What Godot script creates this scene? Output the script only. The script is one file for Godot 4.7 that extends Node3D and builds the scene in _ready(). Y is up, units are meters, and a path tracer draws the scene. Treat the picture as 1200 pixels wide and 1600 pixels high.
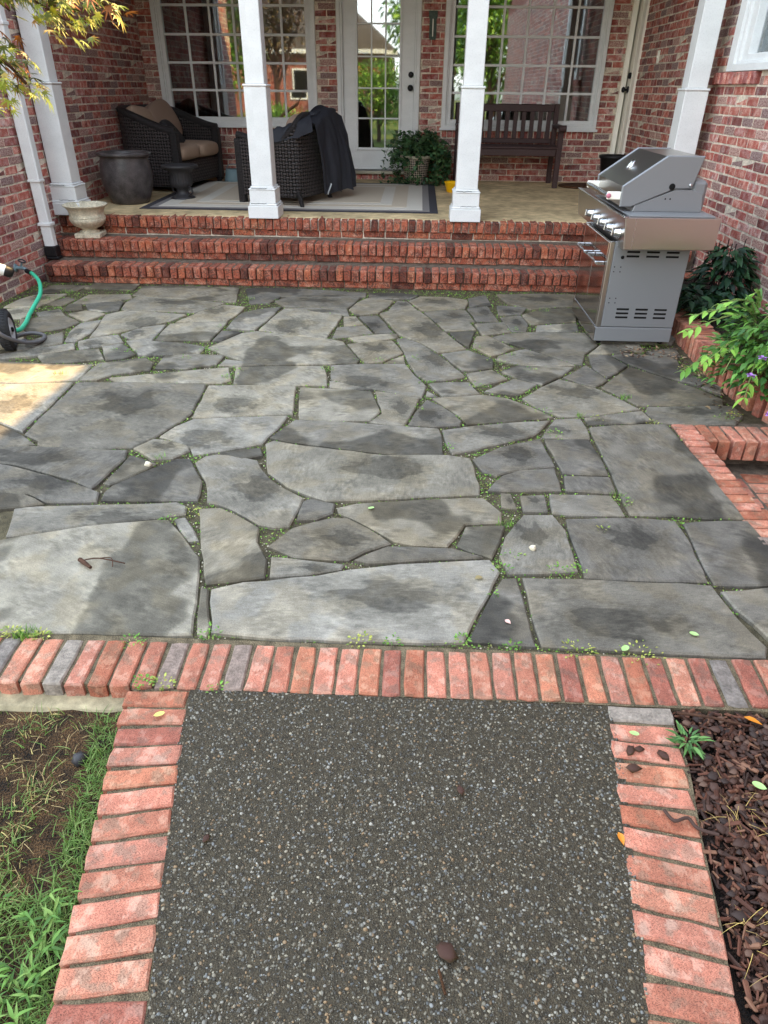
extends Node3D
# A flagstone patio in the shade of a brick house, with a raised porch, seen from a garden path.

var M := {}
var used := {}
var rng := RandomNumberGenerator.new()
var slabs := []
var slab_boxes := []
var patio: Node3D
var unit_meshes := {}

const FLAT := 4294967295
const LEFT := -3.35      # wall planes
const RIGHT := 2.48
const BACK := -9.7

# ---------------------------------------------------------------- naming
func numbered(called: String, parent: Node) -> String:
	var key := str(parent.get_instance_id()) + called
	var n: int = used.get(key, 0)
	used[key] = n + 1
	return called if n == 0 else "%s_%03d" % [called, n]

func tag(o: Node, label := "", category := "", group := "", kind := "") -> Node:
	if label: o.set_meta("label", label)
	if category: o.set_meta("category", category)
	if group: o.set_meta("group", group)
	if kind: o.set_meta("kind", kind)
	return o

func thing(called: String, label: String, category: String, at := Vector3.ZERO, turn := 0.0, group := "") -> Node3D:
	var o := Node3D.new()
	o.name = numbered(called, self)
	o.position = at
	o.rotation.y = turn
	add_child(o)
	tag(o, label, category, group)
	return o

func part(parent: Node, called: String, mesh: Mesh, m: Material, at := Vector3.ZERO, rot := Vector3.ZERO) -> MeshInstance3D:
	var o := MeshInstance3D.new()
	o.name = numbered(called, parent)
	o.mesh = mesh
	if m: o.material_override = m
	o.position = at
	o.rotation = rot
	parent.add_child(o)
	return o

func scatter(parent: Node, called: String, mesh: Mesh, m: Material, xs: Array, cs: Array) -> MultiMeshInstance3D:
	var mm := MultiMesh.new()
	mm.transform_format = MultiMesh.TRANSFORM_3D
	mm.use_colors = true
	mm.mesh = mesh
	mm.instance_count = xs.size()
	for i in xs.size():
		mm.set_instance_transform(i, xs[i])
		mm.set_instance_color(i, cs[i])
	var o := MultiMeshInstance3D.new()
	o.name = numbered(called, parent)
	o.multimesh = mm
	o.material_override = m
	o.set_meta("kind", "stuff")
	parent.add_child(o)
	return o

func r(a: float, b: float) -> float:
	return rng.randf_range(a, b)

# ---------------------------------------------------------------- mesh helpers
func mb() -> SurfaceTool:
	var st := SurfaceTool.new()
	st.begin(Mesh.PRIMITIVE_TRIANGLES)
	return st

func done(st: SurfaceTool) -> ArrayMesh:
	st.generate_normals()
	return st.commit()

func tri(st: SurfaceTool, a: Vector3, b: Vector3, c: Vector3, out: Vector3) -> void:
	if (b - a).cross(c - a).dot(out) > 0.0:
		st.add_vertex(a); st.add_vertex(c); st.add_vertex(b)
	else:
		st.add_vertex(a); st.add_vertex(b); st.add_vertex(c)

func quad(st: SurfaceTool, a: Vector3, b: Vector3, c: Vector3, d: Vector3, out: Vector3) -> void:
	tri(st, a, b, c, out)
	tri(st, a, c, d, out)

func add_box(st: SurfaceTool, s: Vector3, at := Vector3.ZERO, b := 0.0, basis := Basis.IDENTITY, jit := 0.0) -> void:
	# a box with chamfered edges: 44 triangles (12 without chamfer)
	st.set_smooth_group(FLAT)
	var h := s * 0.5
	if b <= 0.0:
		for ax in 3:
			for sg in [-1.0, 1.0]:
				var n := Vector3.ZERO
				n[ax] = sg
				var u := Vector3.ZERO
				u[(ax + 1) % 3] = h[(ax + 1) % 3]
				var v := Vector3.ZERO
				v[(ax + 2) % 3] = h[(ax + 2) % 3]
				var c: Vector3 = n * h[ax]
				quad(st, at + basis * (c - u - v), at + basis * (c + u - v), at + basis * (c + u + v), at + basis * (c - u + v), basis * n)
		return
	var P := {}
	for x in [-1, 1]:
		for y in [-1, 1]:
			for z in [-1, 1]:
				var sg := Vector3(x, y, z)
				var j := Vector3(r(-jit, jit), r(-jit, jit), r(-jit, jit)) if jit > 0.0 else Vector3.ZERO
				for ax in 3:
					var p := sg * (h - Vector3(b, b, b))
					p[ax] = sg[ax] * h[ax]
					P[[x, y, z, ax]] = at + basis * (p + j)
	for ax in 3:
		var a1 := (ax + 1) % 3
		var a2 := (ax + 2) % 3
		for sg in [-1, 1]:
			var q := []
			for k in [[-1, -1], [1, -1], [1, 1], [-1, 1]]:
				var v := [0, 0, 0]
				v[ax] = sg; v[a1] = k[0]; v[a2] = k[1]
				q.append(P[[v[0], v[1], v[2], ax]])
			var n := Vector3.ZERO
			n[ax] = sg
			quad(st, q[0], q[1], q[2], q[3], basis * n)
		for s1 in [-1, 1]:
			for s2 in [-1, 1]:
				var v := [0, 0, 0]
				v[a1] = s1; v[a2] = s2
				var w := v.duplicate()
				v[ax] = -1; w[ax] = 1
				var n := Vector3.ZERO
				n[a1] = s1; n[a2] = s2
				quad(st, P[[v[0], v[1], v[2], a1]], P[[w[0], w[1], w[2], a1]], P[[w[0], w[1], w[2], a2]], P[[v[0], v[1], v[2], a2]], basis * n)
	for x in [-1, 1]:
		for y in [-1, 1]:
			for z in [-1, 1]:
				tri(st, P[[x, y, z, 0]], P[[x, y, z, 1]], P[[x, y, z, 2]], basis * Vector3(x, y, z))

func box(s: Vector3, b := 0.0, jit := 0.0) -> ArrayMesh:
	var st := mb()
	add_box(st, s, Vector3.ZERO, b, Basis.IDENTITY, jit)
	return done(st)

func span(a: Vector3, b: Vector3, bev := 0.0) -> Array:   # [mesh, centre] of a box between two corners
	return [box((b - a).abs(), bev), (a + b) * 0.5]

func part_span(parent: Node, called: String, m: Material, a: Vector3, b: Vector3, bev := 0.0) -> MeshInstance3D:
	var k := span(a, b, bev)
	return part(parent, called, k[0], m, k[1])

func add_lathe(st: SurfaceTool, prof: Array, segs := 32, at := Vector3.ZERO, flute := 0.0, flute_from := 0.0, flute_to := 0.0, smooth := 0) -> void:
	# prof: Vector2(radius, height) from the outside foot upwards; normals point to the left of the line
	st.set_smooth_group(smooth)
	for i in prof.size() - 1:
		var p: Vector2 = prof[i]
		var q: Vector2 = prof[i + 1]
		var side := Vector2(q.y - p.y, -(q.x - p.x))
		for k in segs:
			var a0 := TAU * k / segs
			var a1 := TAU * (k + 1) / segs
			var f0 := 1.0
			var f1 := 1.0
			var g0 := 1.0
			var g1 := 1.0
			if flute > 0.0:
				if p.y > flute_from and p.y < flute_to:
					f0 = 1.0 - flute * (0.5 + 0.5 * cos(a0 * 24.0)); f1 = 1.0 - flute * (0.5 + 0.5 * cos(a1 * 24.0))
				if q.y > flute_from and q.y < flute_to:
					g0 = 1.0 - flute * (0.5 + 0.5 * cos(a0 * 24.0)); g1 = 1.0 - flute * (0.5 + 0.5 * cos(a1 * 24.0))
			var d0 := Vector3(cos(a0), 0, sin(a0))
			var d1 := Vector3(cos(a1), 0, sin(a1))
			var out := (d0 + d1) * 0.5 * side.x + Vector3(0, side.y, 0)
			quad(st, at + d0 * p.x * f0 + Vector3(0, p.y, 0), at + d1 * p.x * f1 + Vector3(0, p.y, 0), at + d1 * q.x * g1 + Vector3(0, q.y, 0), at + d0 * q.x * g0 + Vector3(0, q.y, 0), out)

func lathe(prof: Array, segs := 32) -> ArrayMesh:
	var st := mb()
	add_lathe(st, prof, segs)
	return done(st)

func add_tube(st: SurfaceTool, pts: Array, rad, segs := 8, caps := true) -> void:
	st.set_smooth_group(0)
	var rings := []
	var up := Vector3.UP
	for i in pts.size():
		var t: Vector3 = (pts[mini(i + 1, pts.size() - 1)] - pts[maxi(i - 1, 0)]).normalized()
		if absf(t.dot(up)) > 0.95: up = Vector3.RIGHT if absf(t.x) < 0.9 else Vector3.BACK
		var s := t.cross(up).normalized()
		up = s.cross(t).normalized()
		var q: float = rad[i] if rad is Array else rad
		var ring := []
		for k in segs:
			var a := TAU * k / segs
			ring.append(pts[i] + (s * cos(a) + up * sin(a)) * q)
		rings.append(ring)
	for i in pts.size() - 1:
		var mid: Vector3 = (pts[i] + pts[i + 1]) * 0.5
		for k in segs:
			var l := (k + 1) % segs
			var c: Vector3 = (rings[i][k] + rings[i][l] + rings[i + 1][k] + rings[i + 1][l]) * 0.25
			quad(st, rings[i][k], rings[i][l], rings[i + 1][l], rings[i + 1][k], c - mid)
	if caps:
		st.set_smooth_group(FLAT)
		for e in [0, pts.size() - 1]:
			var t: Vector3 = pts[e] - pts[1 if e == 0 else e - 1]
			for k in range(1, segs - 1):
				tri(st, rings[e][0], rings[e][k], rings[e][k + 1], t)

func tube(pts: Array, rad, segs := 8) -> ArrayMesh:
	var st := mb()
	add_tube(st, pts, rad, segs)
	return done(st)

func curve(pts: Array, n := 6) -> Array:   # Catmull-Rom through the points
	var out := []
	for i in pts.size() - 1:
		var a: Vector3 = pts[maxi(i - 1, 0)]
		var b: Vector3 = pts[i]
		var c: Vector3 = pts[i + 1]
		var d: Vector3 = pts[mini(i + 2, pts.size() - 1)]
		for k in n:
			out.append(b.cubic_interpolate(c, a, d, float(k) / n))
	out.append(pts[-1])
	return out

func add_prism(st: SurfaceTool, poly: PackedVector2Array, depth: float, xf: Transform3D, bev := 0.0) -> void:
	# the polygon in the local xy plane, from z = -depth/2 to depth/2
	st.set_smooth_group(FLAT)
	if area2(poly) < 0.0: poly.reverse()
	var inner := inset(poly, bev) if bev > 0.0 else poly
	var idx := Geometry2D.triangulate_polygon(inner)
	var n := poly.size()
	var z := depth * 0.5
	for sg in [-1.0, 1.0]:
		for i in range(0, idx.size(), 3):
			var q := []
			for k in 3: q.append(xf * Vector3(inner[idx[i + k]].x, inner[idx[i + k]].y, z * sg))
			tri(st, q[0], q[1], q[2], xf.basis * Vector3(0, 0, sg))
	for i in n:
		var j := (i + 1) % n
		var e := poly[j] - poly[i]
		var o3 := Vector3(e.y, -e.x, 0).normalized()
		quad(st, xf * Vector3(poly[i].x, poly[i].y, -z + bev), xf * Vector3(poly[j].x, poly[j].y, -z + bev), xf * Vector3(poly[j].x, poly[j].y, z - bev), xf * Vector3(poly[i].x, poly[i].y, z - bev), xf.basis * o3)
		if bev > 0.0:
			for sg in [-1.0, 1.0]:
				quad(st, xf * Vector3(poly[i].x, poly[i].y, (z - bev) * sg), xf * Vector3(poly[j].x, poly[j].y, (z - bev) * sg), xf * Vector3(inner[j].x, inner[j].y, z * sg), xf * Vector3(inner[i].x, inner[i].y, z * sg), xf.basis * (o3 + Vector3(0, 0, sg)))

func prism(poly: PackedVector2Array, depth: float, bev := 0.0) -> ArrayMesh:
	var st := mb()
	add_prism(st, poly, depth, Transform3D.IDENTITY, bev)
	return done(st)

func area2(poly: PackedVector2Array) -> float:
	var a := 0.0
	for i in poly.size():
		a += poly[i].cross(poly[(i + 1) % poly.size()])
	return a

func inset(poly: PackedVector2Array, d: float) -> PackedVector2Array:   # counter-clockwise polygon
	var out := PackedVector2Array()
	var n := poly.size()
	for i in n:
		var a := (poly[i] - poly[(i + n - 1) % n]).normalized()
		var b := (poly[(i + 1) % n] - poly[i]).normalized()
		var na := Vector2(-a.y, a.x)
		var nb := Vector2(-b.y, b.x)
		var m := (na + nb)
		var l := maxf(m.length_squared() * 0.5, 0.45)
		out.append(poly[i] + m / l * d)
	return out

func pillow(s: Vector3, e := 0.55, n := 18, sag := 0.0) -> ArrayMesh:   # a soft box
	var st := mb()
	st.set_smooth_group(0)
	var f := func(v: float, p: float) -> float: return signf(v) * pow(absf(v), p)
	var P := []
	for i in n + 1:
		var row := []
		var la := -PI / 2 + PI * i / n
		for k in n * 2:
			var lo := TAU * k / (n * 2)
			var p := Vector3(f.call(cos(la), e) * f.call(cos(lo), e * 0.7), f.call(sin(la), e * 1.5), f.call(cos(la), e) * f.call(sin(lo), e * 0.7))
			p *= s * 0.5
			p.y += sag * (p.x * p.x / (s.x * s.x) + p.z * p.z / (s.z * s.z))
			row.append(p)
		P.append(row)
	for i in n:
		for k in n * 2:
			var l := (k + 1) % (n * 2)
			quad(st, P[i][k], P[i][l], P[i + 1][l], P[i + 1][k], (P[i][k] + P[i + 1][l]) * 0.5)
	return done(st)

func sheet(x0: float, z0: float, x1: float, z1: float, y: float) -> ArrayMesh:
	var st := mb()
	quad(st, Vector3(x0, y, z0), Vector3(x1, y, z0), Vector3(x1, y, z1), Vector3(x0, y, z1), Vector3.UP)
	return done(st)

func leaf_mesh(l: float, w: float, fold := 0.25, droop := 0.3, n := 4) -> ArrayMesh:
	# a pointed leaf along +z, folded along its midrib
	var st := mb()
	st.set_smooth_group(0)
	var L := []
	for i in n + 1:
		var t := float(i) / n
		var ww := w * 0.5 * sin(PI * pow(t, 0.75)) + (0.0006 if i == 0 else 0.0)
		var c := Vector3(0, -droop * l * t * t, l * t)
		L.append([c + Vector3(-ww, ww * fold, 0), c, c + Vector3(ww, ww * fold, 0)])
	for i in n:
		for k in 2:
			quad(st, L[i][k], L[i][k + 1], L[i + 1][k + 1], L[i + 1][k], Vector3.UP)
	return done(st)

func blade_mesh(l: float, w: float, bend: float) -> ArrayMesh:
	var st := mb()
	st.set_smooth_group(0)
	var prev := []
	for i in 4:
		var t := i / 3.0
		var c := Vector3(0, l * t * (1.0 - 0.25 * bend * t), bend * l * t * t)
		var ww := w * 0.5 * (1.0 - pow(t, 1.6)) + 0.0002
		var cur := [c + Vector3(-ww, 0, 0), c + Vector3(ww, 0, 0)]
		if prev: quad(st, prev[0], prev[1], cur[1], cur[0], Vector3(0, 0.3, 1))
		prev = cur
	return done(st)

func lump(s: float, rough := 0.25, seeded := 1) -> ArrayMesh:   # a pebble, a clod: 20 triangles
	var g := RandomNumberGenerator.new()
	g.seed = seeded
	var t := (1.0 + sqrt(5.0)) / 2.0
	var v := [Vector3(-1, t, 0), Vector3(1, t, 0), Vector3(-1, -t, 0), Vector3(1, -t, 0), Vector3(0, -1, t), Vector3(0, 1, t), Vector3(0, -1, -t), Vector3(0, 1, -t), Vector3(t, 0, -1), Vector3(t, 0, 1), Vector3(-t, 0, -1), Vector3(-t, 0, 1)]
	for i in 12: v[i] = v[i].normalized() * s * (1.0 + g.randf_range(-rough, rough))
	var f := [0, 11, 5, 0, 5, 1, 0, 1, 7, 0, 7, 10, 0, 10, 11, 1, 5, 9, 5, 11, 4, 11, 10, 2, 10, 7, 6, 7, 1, 8, 3, 9, 4, 3, 4, 2, 3, 2, 6, 3, 6, 8, 3, 8, 9, 4, 9, 5, 2, 4, 11, 6, 2, 10, 8, 6, 7, 9, 8, 1]
	var st := mb()
	st.set_smooth_group(0)
	for i in 20:
		tri(st, v[f[i * 3]], v[f[i * 3 + 1]], v[f[i * 3 + 2]], v[f[i * 3]] + v[f[i * 3 + 1]] + v[f[i * 3 + 2]])
	return done(st)

# ---------------------------------------------------------------- textures
func noise(seeded: int, freq: float, w := 512, oct := 4, kind := FastNoiseLite.TYPE_SIMPLEX_SMOOTH) -> PackedByteArray:
	var n := FastNoiseLite.new()
	n.seed = seeded
	n.frequency = freq
	n.noise_type = kind
	n.fractal_octaves = oct
	var im := n.get_seamless_image(w, w)
	im.convert(Image.FORMAT_L8)
	return im.get_data()

func picture(w: int, f: Callable) -> ImageTexture:   # f(i, x, y) -> Color
	var bytes := PackedByteArray()
	bytes.resize(w * w * 3)
	var i := 0
	for y in w:
		for x in w:
			var c: Color = f.call(i, x, y)
			bytes[i * 3] = clampi(int(c.r * 255.0), 0, 255)
			bytes[i * 3 + 1] = clampi(int(c.g * 255.0), 0, 255)
			bytes[i * 3 + 2] = clampi(int(c.b * 255.0), 0, 255)
			i += 1
	return ImageTexture.create_from_image(Image.create_from_data(w, w, false, Image.FORMAT_RGB8, bytes))

func grey_of(data: PackedByteArray, w: int) -> ImageTexture:
	return ImageTexture.create_from_image(Image.create_from_data(w, w, false, Image.FORMAT_L8, data))

func mat(c: Color, rough := 0.8, tex: Texture2D = null, scale := 1.0, bump: Texture2D = null, relief := 0.1, world := true) -> StandardMaterial3D:
	var m := StandardMaterial3D.new()
	m.albedo_color = c
	m.roughness = rough
	m.metallic_specular = 0.4
	if tex: m.albedo_texture = tex
	if bump:
		m.heightmap_enabled = true
		m.heightmap_texture = bump
		m.heightmap_scale = relief
	if tex or bump:
		m.uv1_triplanar = true
		m.uv1_world_triplanar = world
		m.uv1_scale = Vector3.ONE * scale
		m.uv1_triplanar_sharpness = 4.0
	return m

func rgb(a: float, b: float, c: float) -> Color:
	return Color(a / 255.0, b / 255.0, c / 255.0)

func smooth(a: float, b: float, x: float) -> float:
	var t := clampf((x - a) / (b - a), 0.0, 1.0)
	return t * t * (3.0 - 2.0 * t)

func make_materials() -> void:
	var w := 512
	var n1 := noise(11, 0.012)
	var n2 := noise(12, 0.05)
	var n3 := noise(13, 0.16, 512, 3)
	var n4 := noise(14, 0.008)
	var fine := noise(15, 0.4, 512, 2)
	var bump := grey_of(n3, w)
	M.n_bump = bump
	# tumbled wall brick: red, with lime smears, dark burns
	var wall_tex := picture(w, func(i, x, y):
		var a := n2[i] / 255.0
		var b := n1[i] / 255.0
		var f := fine[i] / 255.0
		var c := Color(0.62, 0.33, 0.30).lerp(Color(0.78, 0.50, 0.455), a)
		c = c.lerp(Color(0.3, 0.17, 0.18), smooth(0.6, 0.78, n4[i] / 255.0 * 0.6 + a * 0.4) * 0.7)
		var s := smooth(0.52, 0.60, n3[(((y * 1) % 512) * 512 + (x * 2) % 512)] / 255.0 * 0.62 + b * 0.38)
		c = c.lerp(Color(0.90, 0.85, 0.82), s * 0.85)
		return c * (0.88 + 0.24 * f))
	var pale_tex := picture(w, func(i, x, y):
		var a := n2[i] / 255.0
		var f := fine[i] / 255.0
		var c := Color(0.62, 0.47, 0.44).lerp(Color(0.80, 0.72, 0.68), smooth(0.35, 0.62, a))
		c = c.lerp(Color(0.45, 0.40, 0.40), smooth(0.55, 0.72, n3[((y * 1) % 512) * 512 + (x * 2) % 512] / 255.0) * 0.6)
		return c * (0.88 + 0.24 * f))
	var step_tex := picture(w, func(i, x, y):
		var a := n2[i] / 255.0
		var f := fine[i] / 255.0
		var c := Color(0.56, 0.30, 0.235).lerp(Color(0.76, 0.46, 0.36), a)
		c = c.lerp(Color(0.86, 0.78, 0.72), smooth(0.57, 0.66, n3[(y * 512 + (x * 2) % 512)] / 255.0 * 0.6 + n1[i] / 255.0 * 0.4) * 0.75)
		c = c.lerp(Color(0.26, 0.2, 0.19), smooth(0.48, 0.62, n2[((y + 170) % 512) * 512 + x] / 255.0 * 0.6 + n4[i] / 255.0 * 0.4) * 0.6)
		return c * (0.88 + 0.24 * f))
	# old paving brick: salmon, pitted, a little grey dirt
	var path_tex := picture(w, func(i, x, y):
		var a := n2[i] / 255.0
		var f := fine[i] / 255.0
		var c := Color(0.76, 0.50, 0.43).lerp(Color(0.85, 0.60, 0.52), a)
		c = c.lerp(Color(0.62, 0.55, 0.50), smooth(0.52, 0.72, n1[i] / 255.0 * 0.8 + n2[((y + 200) % 512) * 512 + x] / 255.0 * 0.2) * 0.55)
		c = c.lerp(Color(0.3, 0.22, 0.2), smooth(0.60, 0.69, n3[(y * 5 % 512) * 512 + x] / 255.0) * 0.6)
		c = c.lerp(Color(0.40, 0.28, 0.26), smooth(0.72, 0.82, fine[i] / 255.0) * 0.6)
		c = c * (0.9 + 0.24 * n4[i] / 255.0)
		c = c.lerp(Color(0.93, 0.80, 0.74), smooth(0.54, 0.72, n1[((y + 90) % 512) * 512 + (x + 240) % 512] / 255.0 * 0.75 + n2[((y + 90) % 512) * 512 + (x * 2) % 512] / 255.0 * 0.25) * 0.45)
		return c * (0.9 + 0.16 * f))
	# flagstone: riven, streaky along x
	var W := 1024
	var s1 := noise(21, 0.006, W, 5)
	var s2 := noise(22, 0.02, W, 4)
	var s3 := noise(23, 0.12, W, 3)
	var stone_h := PackedByteArray()
	stone_h.resize(W * W)
	for y in W:
		for x in W:
			var i := y * W + x
			var yy := (y + (s1[i] >> 4)) % W
			var v := 0.34 * s2[((yy * 7) % W) * W + x] + 0.42 * s3[((yy * 6) % W) * W + x] + 0.24 * s1[i]
			var ledge := floorf((s1[i] + 0.35 * s2[i]) / 42.0) * 42.0 / 1.35
			stone_h[i] = clampi(int(0.62 * v + 0.38 * ledge), 0, 255)
	var stone_tex := picture(W, func(i, x, y):
		var h := stone_h[i] / 255.0
		var f := s3[((y * 3) % W) * W + (x * 2) % W] / 255.0
		var v := 0.74 + 0.46 * (h - 0.5) + 0.22 * (f - 0.5) + 0.26 * (s2[((y * 2 + 150) % W) * W + (x + 500) % W] / 255.0 - 0.5) * smooth(0.3, 0.7, s1[((y + 700) % W) * W + x] / 255.0)
		var warm := smooth(0.4, 0.7, s1[((y + 300) % W) * W + x] / 255.0)
		var c := Color(v * 1.0, v * 0.995, v * 0.985).lerp(Color(v * 1.05, v * 1.0, v * 0.9), warm * 0.45)
		var lich := smooth(0.72, 0.82, s3[((y + 411) % W) * W + (x + 77) % W] / 255.0)
		return c.lerp(Color(0.95, 0.95, 0.92), lich * 0.35))
	var stone_bump := grey_of(stone_h, W)
	# damp stains laid over single flagstones
	var stains := []
	for k in 6:
		var big := noise(40 + k, 0.012, 256, 4)
		var sm := noise(60 + k, 0.09, 256, 3)
		var cx := 0.5 + 0.14 * sin(k * 2.3)
		var cy := 0.5 + 0.14 * cos(k * 1.7)
		stains.append(picture(256, func(i, x, y):
			var u: float = x / 256.0 - cx
			var v: float = y / 256.0 - cy
			var d := sqrt(u * u * (2.4 if k % 2 else 1.5) + v * v * 2.2) * 2.0 + (big[i] / 255.0 - 0.5) * 0.75
			var g := 1.0
			if k < 4: g = 1.0 - 0.19 * (1.0 - smooth(0.44, 0.56, d)) - 0.10 * (1.0 - smooth(0.6, 1.0, d))
			else: g = 1.02 - 0.24 * smooth(0.50, 0.60, big[i] / 255.0) - 0.08 * smooth(0.35, 0.7, big[i] / 255.0)
			g *= 0.90 + 0.2 * (sm[i] / 255.0)
			if k < 4:
				var e := maxf(absf(x / 128.0 - 1.0), absf(y / 128.0 - 1.0))
				g += 0.14 * smooth(0.74, 1.0, e + 0.3 * (big[i] / 255.0 - 0.5))
			return Color(g, g, g * 0.99)))
	var tones := {"l": [rgb(192, 183, 167), rgb(187, 180, 169), rgb(196, 185, 166)], "m": [rgb(171, 163, 149), rgb(165, 158, 147), rgb(173, 163, 146)], "d": [rgb(148, 141, 130), rgb(140, 134, 126), rgb(148, 139, 125)]}
	for t in tones:
		for k in 3:
			for s in 6:
				var m := StandardMaterial3D.new()
				m.albedo_color = tones[t][k]
				m.roughness = 0.78
				m.metallic_specular = 0.35
				m.albedo_texture = stone_tex
				m.heightmap_enabled = true
				m.heightmap_texture = stone_bump
				m.heightmap_scale = 0.2
				m.detail_enabled = true
				m.detail_blend_mode = BaseMaterial3D.BLEND_MODE_MUL
				m.detail_uv_layer = BaseMaterial3D.DETAIL_UV_2
				m.detail_albedo = stains[s]
				M["stone_%s%d_%d" % [t, k, s]] = m
	# mortar, sand, concrete, soil
	var sandy := picture(w, func(i, x, y):
		var v := 0.6 + 0.5 * (fine[i] / 255.0 - 0.5) + 0.5 * (n3[i] / 255.0 - 0.5) + 0.3 * (n1[i] / 255.0 - 0.5)
		return Color(v, v * 0.98, v * 0.95))
	M.bed_mortar = mat(rgb(138, 128, 102), 0.95, sandy, 2.5, bump, 0.5)
	M.path_mortar = mat(rgb(172, 156, 128), 0.95, sandy, 2.5, bump, 0.4)
	M.step_mortar = mat(rgb(164, 148, 134), 0.95, sandy, 2.0, bump, 0.3)
	var slab_tex := picture(w, func(i, x, y):
		var v := 0.8 + 0.25 * (n1[i] / 255.0 - 0.5) + 0.22 * (n2[i] / 255.0 - 0.5) + 0.12 * (fine[i] / 255.0 - 0.5)
		return Color(v, v * 0.975, v * 0.93))
	M.wall_mortar = mat(rgb(252, 243, 232), 0.95, slab_tex, 1.6, bump, 0.1)
	M.porch_slab = mat(rgb(236, 214, 174), 0.8, slab_tex, 0.31, bump, 0.06)
	M.curb = mat(rgb(186, 174, 146), 0.85, slab_tex, 1.0, bump, 0.1)
	var grit := picture(w, func(i, x, y):
		var v := 0.42 + 0.5 * (fine[i] / 255.0 - 0.5) + 0.25 * (n2[i] / 255.0 - 0.5)
		var c := Color(v, v * 0.97, v * 0.9)
		var s := smooth(0.62, 0.72, n3[i] / 255.0)
		c = c.lerp(Color(0.62, 0.6, 0.56) * (0.7 + 0.6 * fine[(i + 9999) % (512 * 512)] / 255.0), s * 0.7)
		return c)
	M.aggregate = mat(rgb(142, 130, 111), 0.8, grit, 2.2, bump, 0.35)
	var dirt := picture(w, func(i, x, y):
		var v := 0.5 + 0.7 * (n3[i] / 255.0 - 0.5) + 0.5 * (n1[i] / 255.0 - 0.5) + 0.4 * (fine[i] / 255.0 - 0.5)
		return Color(v, v * 0.88, v * 0.72))
	M.soil = mat(rgb(138, 116, 92), 0.95, dirt, 1.8, bump, 1.2)
	M.mulch_soil = mat(rgb(66, 48, 40), 0.9, dirt, 2.0, bump, 1.5)
	var turf := picture(w, func(i, x, y):
		var v := 0.5 + 0.5 * (n3[i] / 255.0 - 0.5) + 0.5 * (n4[i] / 255.0 - 0.5) + 0.4 * (fine[i] / 255.0 - 0.5)
		return Color(0.46 * v + 0.16, 0.56 * v + 0.16, 0.26 * v + 0.04))
	M.turf = mat(rgb(220, 222, 200), 0.95, turf, 0.7, bump, 2.0)
	# bricks
	M.wall_bricks = []
	for c in [rgb(225, 205, 205), rgb(255, 235, 225), rgb(205, 180, 182), rgb(235, 205, 195), rgb(200, 188, 190), rgb(250, 250, 250), rgb(222, 200, 194), rgb(176, 168, 172), rgb(240, 215, 205)]:
		M.wall_bricks.append(mat(c, 0.9, wall_tex, 1.7, bump, 0.25))
	for c in [rgb(255, 240, 235), rgb(225, 215, 215), rgb(205, 200, 205)]:
		M.wall_bricks.append(mat(c, 0.9, pale_tex, 2.3, bump, 0.25))
	M.step_bricks = []
	for c in [rgb(238, 224, 214), rgb(226, 206, 196), rgb(252, 236, 214), rgb(206, 186, 178), rgb(234, 214, 204), rgb(160, 150, 150), rgb(240, 226, 220), rgb(250, 240, 230)]:
		M.step_bricks.append(mat(c, 0.85, step_tex, 2.1, bump, 0.2))
	M.path_bricks = []
	for c in [rgb(224, 214, 206), rgb(236, 228, 214), rgb(212, 196, 184), rgb(228, 212, 190), rgb(194, 172, 166), rgb(216, 202, 188), rgb(206, 184, 164), rgb(240, 226, 216)]:
		M.path_bricks.append(mat(c, 0.88, path_tex, 2.2, bump, 0.14))
	M.grey_bricks = []
	for c in [rgb(178, 168, 162), rgb(156, 148, 146), rgb(170, 152, 146)]:
		M.grey_bricks.append(mat(c, 0.9, slab_tex, 3.2, bump, 0.3))
	# paints, metals, timber, cloth
	var paint := picture(256, func(i, x, y):
		var v := 0.97 + 0.05 * (n4[(y * 2 % 512) * 512 + x] / 255.0 - 0.5) - 0.06 * smooth(0.62, 0.8, n3[(y % 512) * 512 + (x * 3) % 512] / 255.0)
		return Color(v, v * 0.995, v * 0.98))
	M.white = mat(rgb(227, 229, 232), 0.5, paint, 1.4, bump, 0.03)
	M.cream = mat(rgb(250, 246, 234), 0.5)
	M.steel = mat(rgb(190, 186, 182), 0.28)
	M.steel.metallic = 1.0
	M.mirror_steel = mat(rgb(190, 180, 176), 0.1)
	M.mirror_steel.metallic = 1.0
	M.chrome = mat(rgb(196, 198, 202), 0.2)
	M.chrome.metallic = 1.0
	M.grey_paint = mat(rgb(130, 132, 135), 0.42)
	M.grey_paint.metallic = 0.25
	M.black = mat(rgb(22, 22, 24), 0.5)
	M.hole = mat(rgb(8, 8, 8), 0.9)
	M.pink = mat(rgb(196, 120, 138), 0.5)
	var grain := picture(256, func(i, x, y):
		var v := 0.75 + 0.5 * (n3[((y * 1) % 512) * 512 + (x * 9) % 512] / 255.0 - 0.5)
		return Color(v, v, v))
	M.bench_wood = mat(rgb(88, 66, 66), 0.5, grain, 2.0, null, 0.1, false)
	M.twig = mat(rgb(120, 84, 66), 0.9, sandy, 6.0)
	M.stem = mat(rgb(110, 120, 70), 0.8)
	M.dark_stem = mat(rgb(70, 52, 46), 0.9)
	# wicker: woven strands with gaps between
	var weave := picture(128, func(i, x, y):
		var cx: int = x / 16
		var cy: int = y / 16
		var over: bool = (cx + cy) % 2 == 0
		var fx := absf((x % 16) / 8.0 - 1.0)
		var fy := absf((y % 16) / 8.0 - 1.0)
		var v := (1.0 - fy * fy) if over else (1.0 - fx * fx)
		if fx > 0.62 and fy > 0.62: v = -0.15
		v = 0.15 + 0.85 * v
		return Color(v, v, v))
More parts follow.
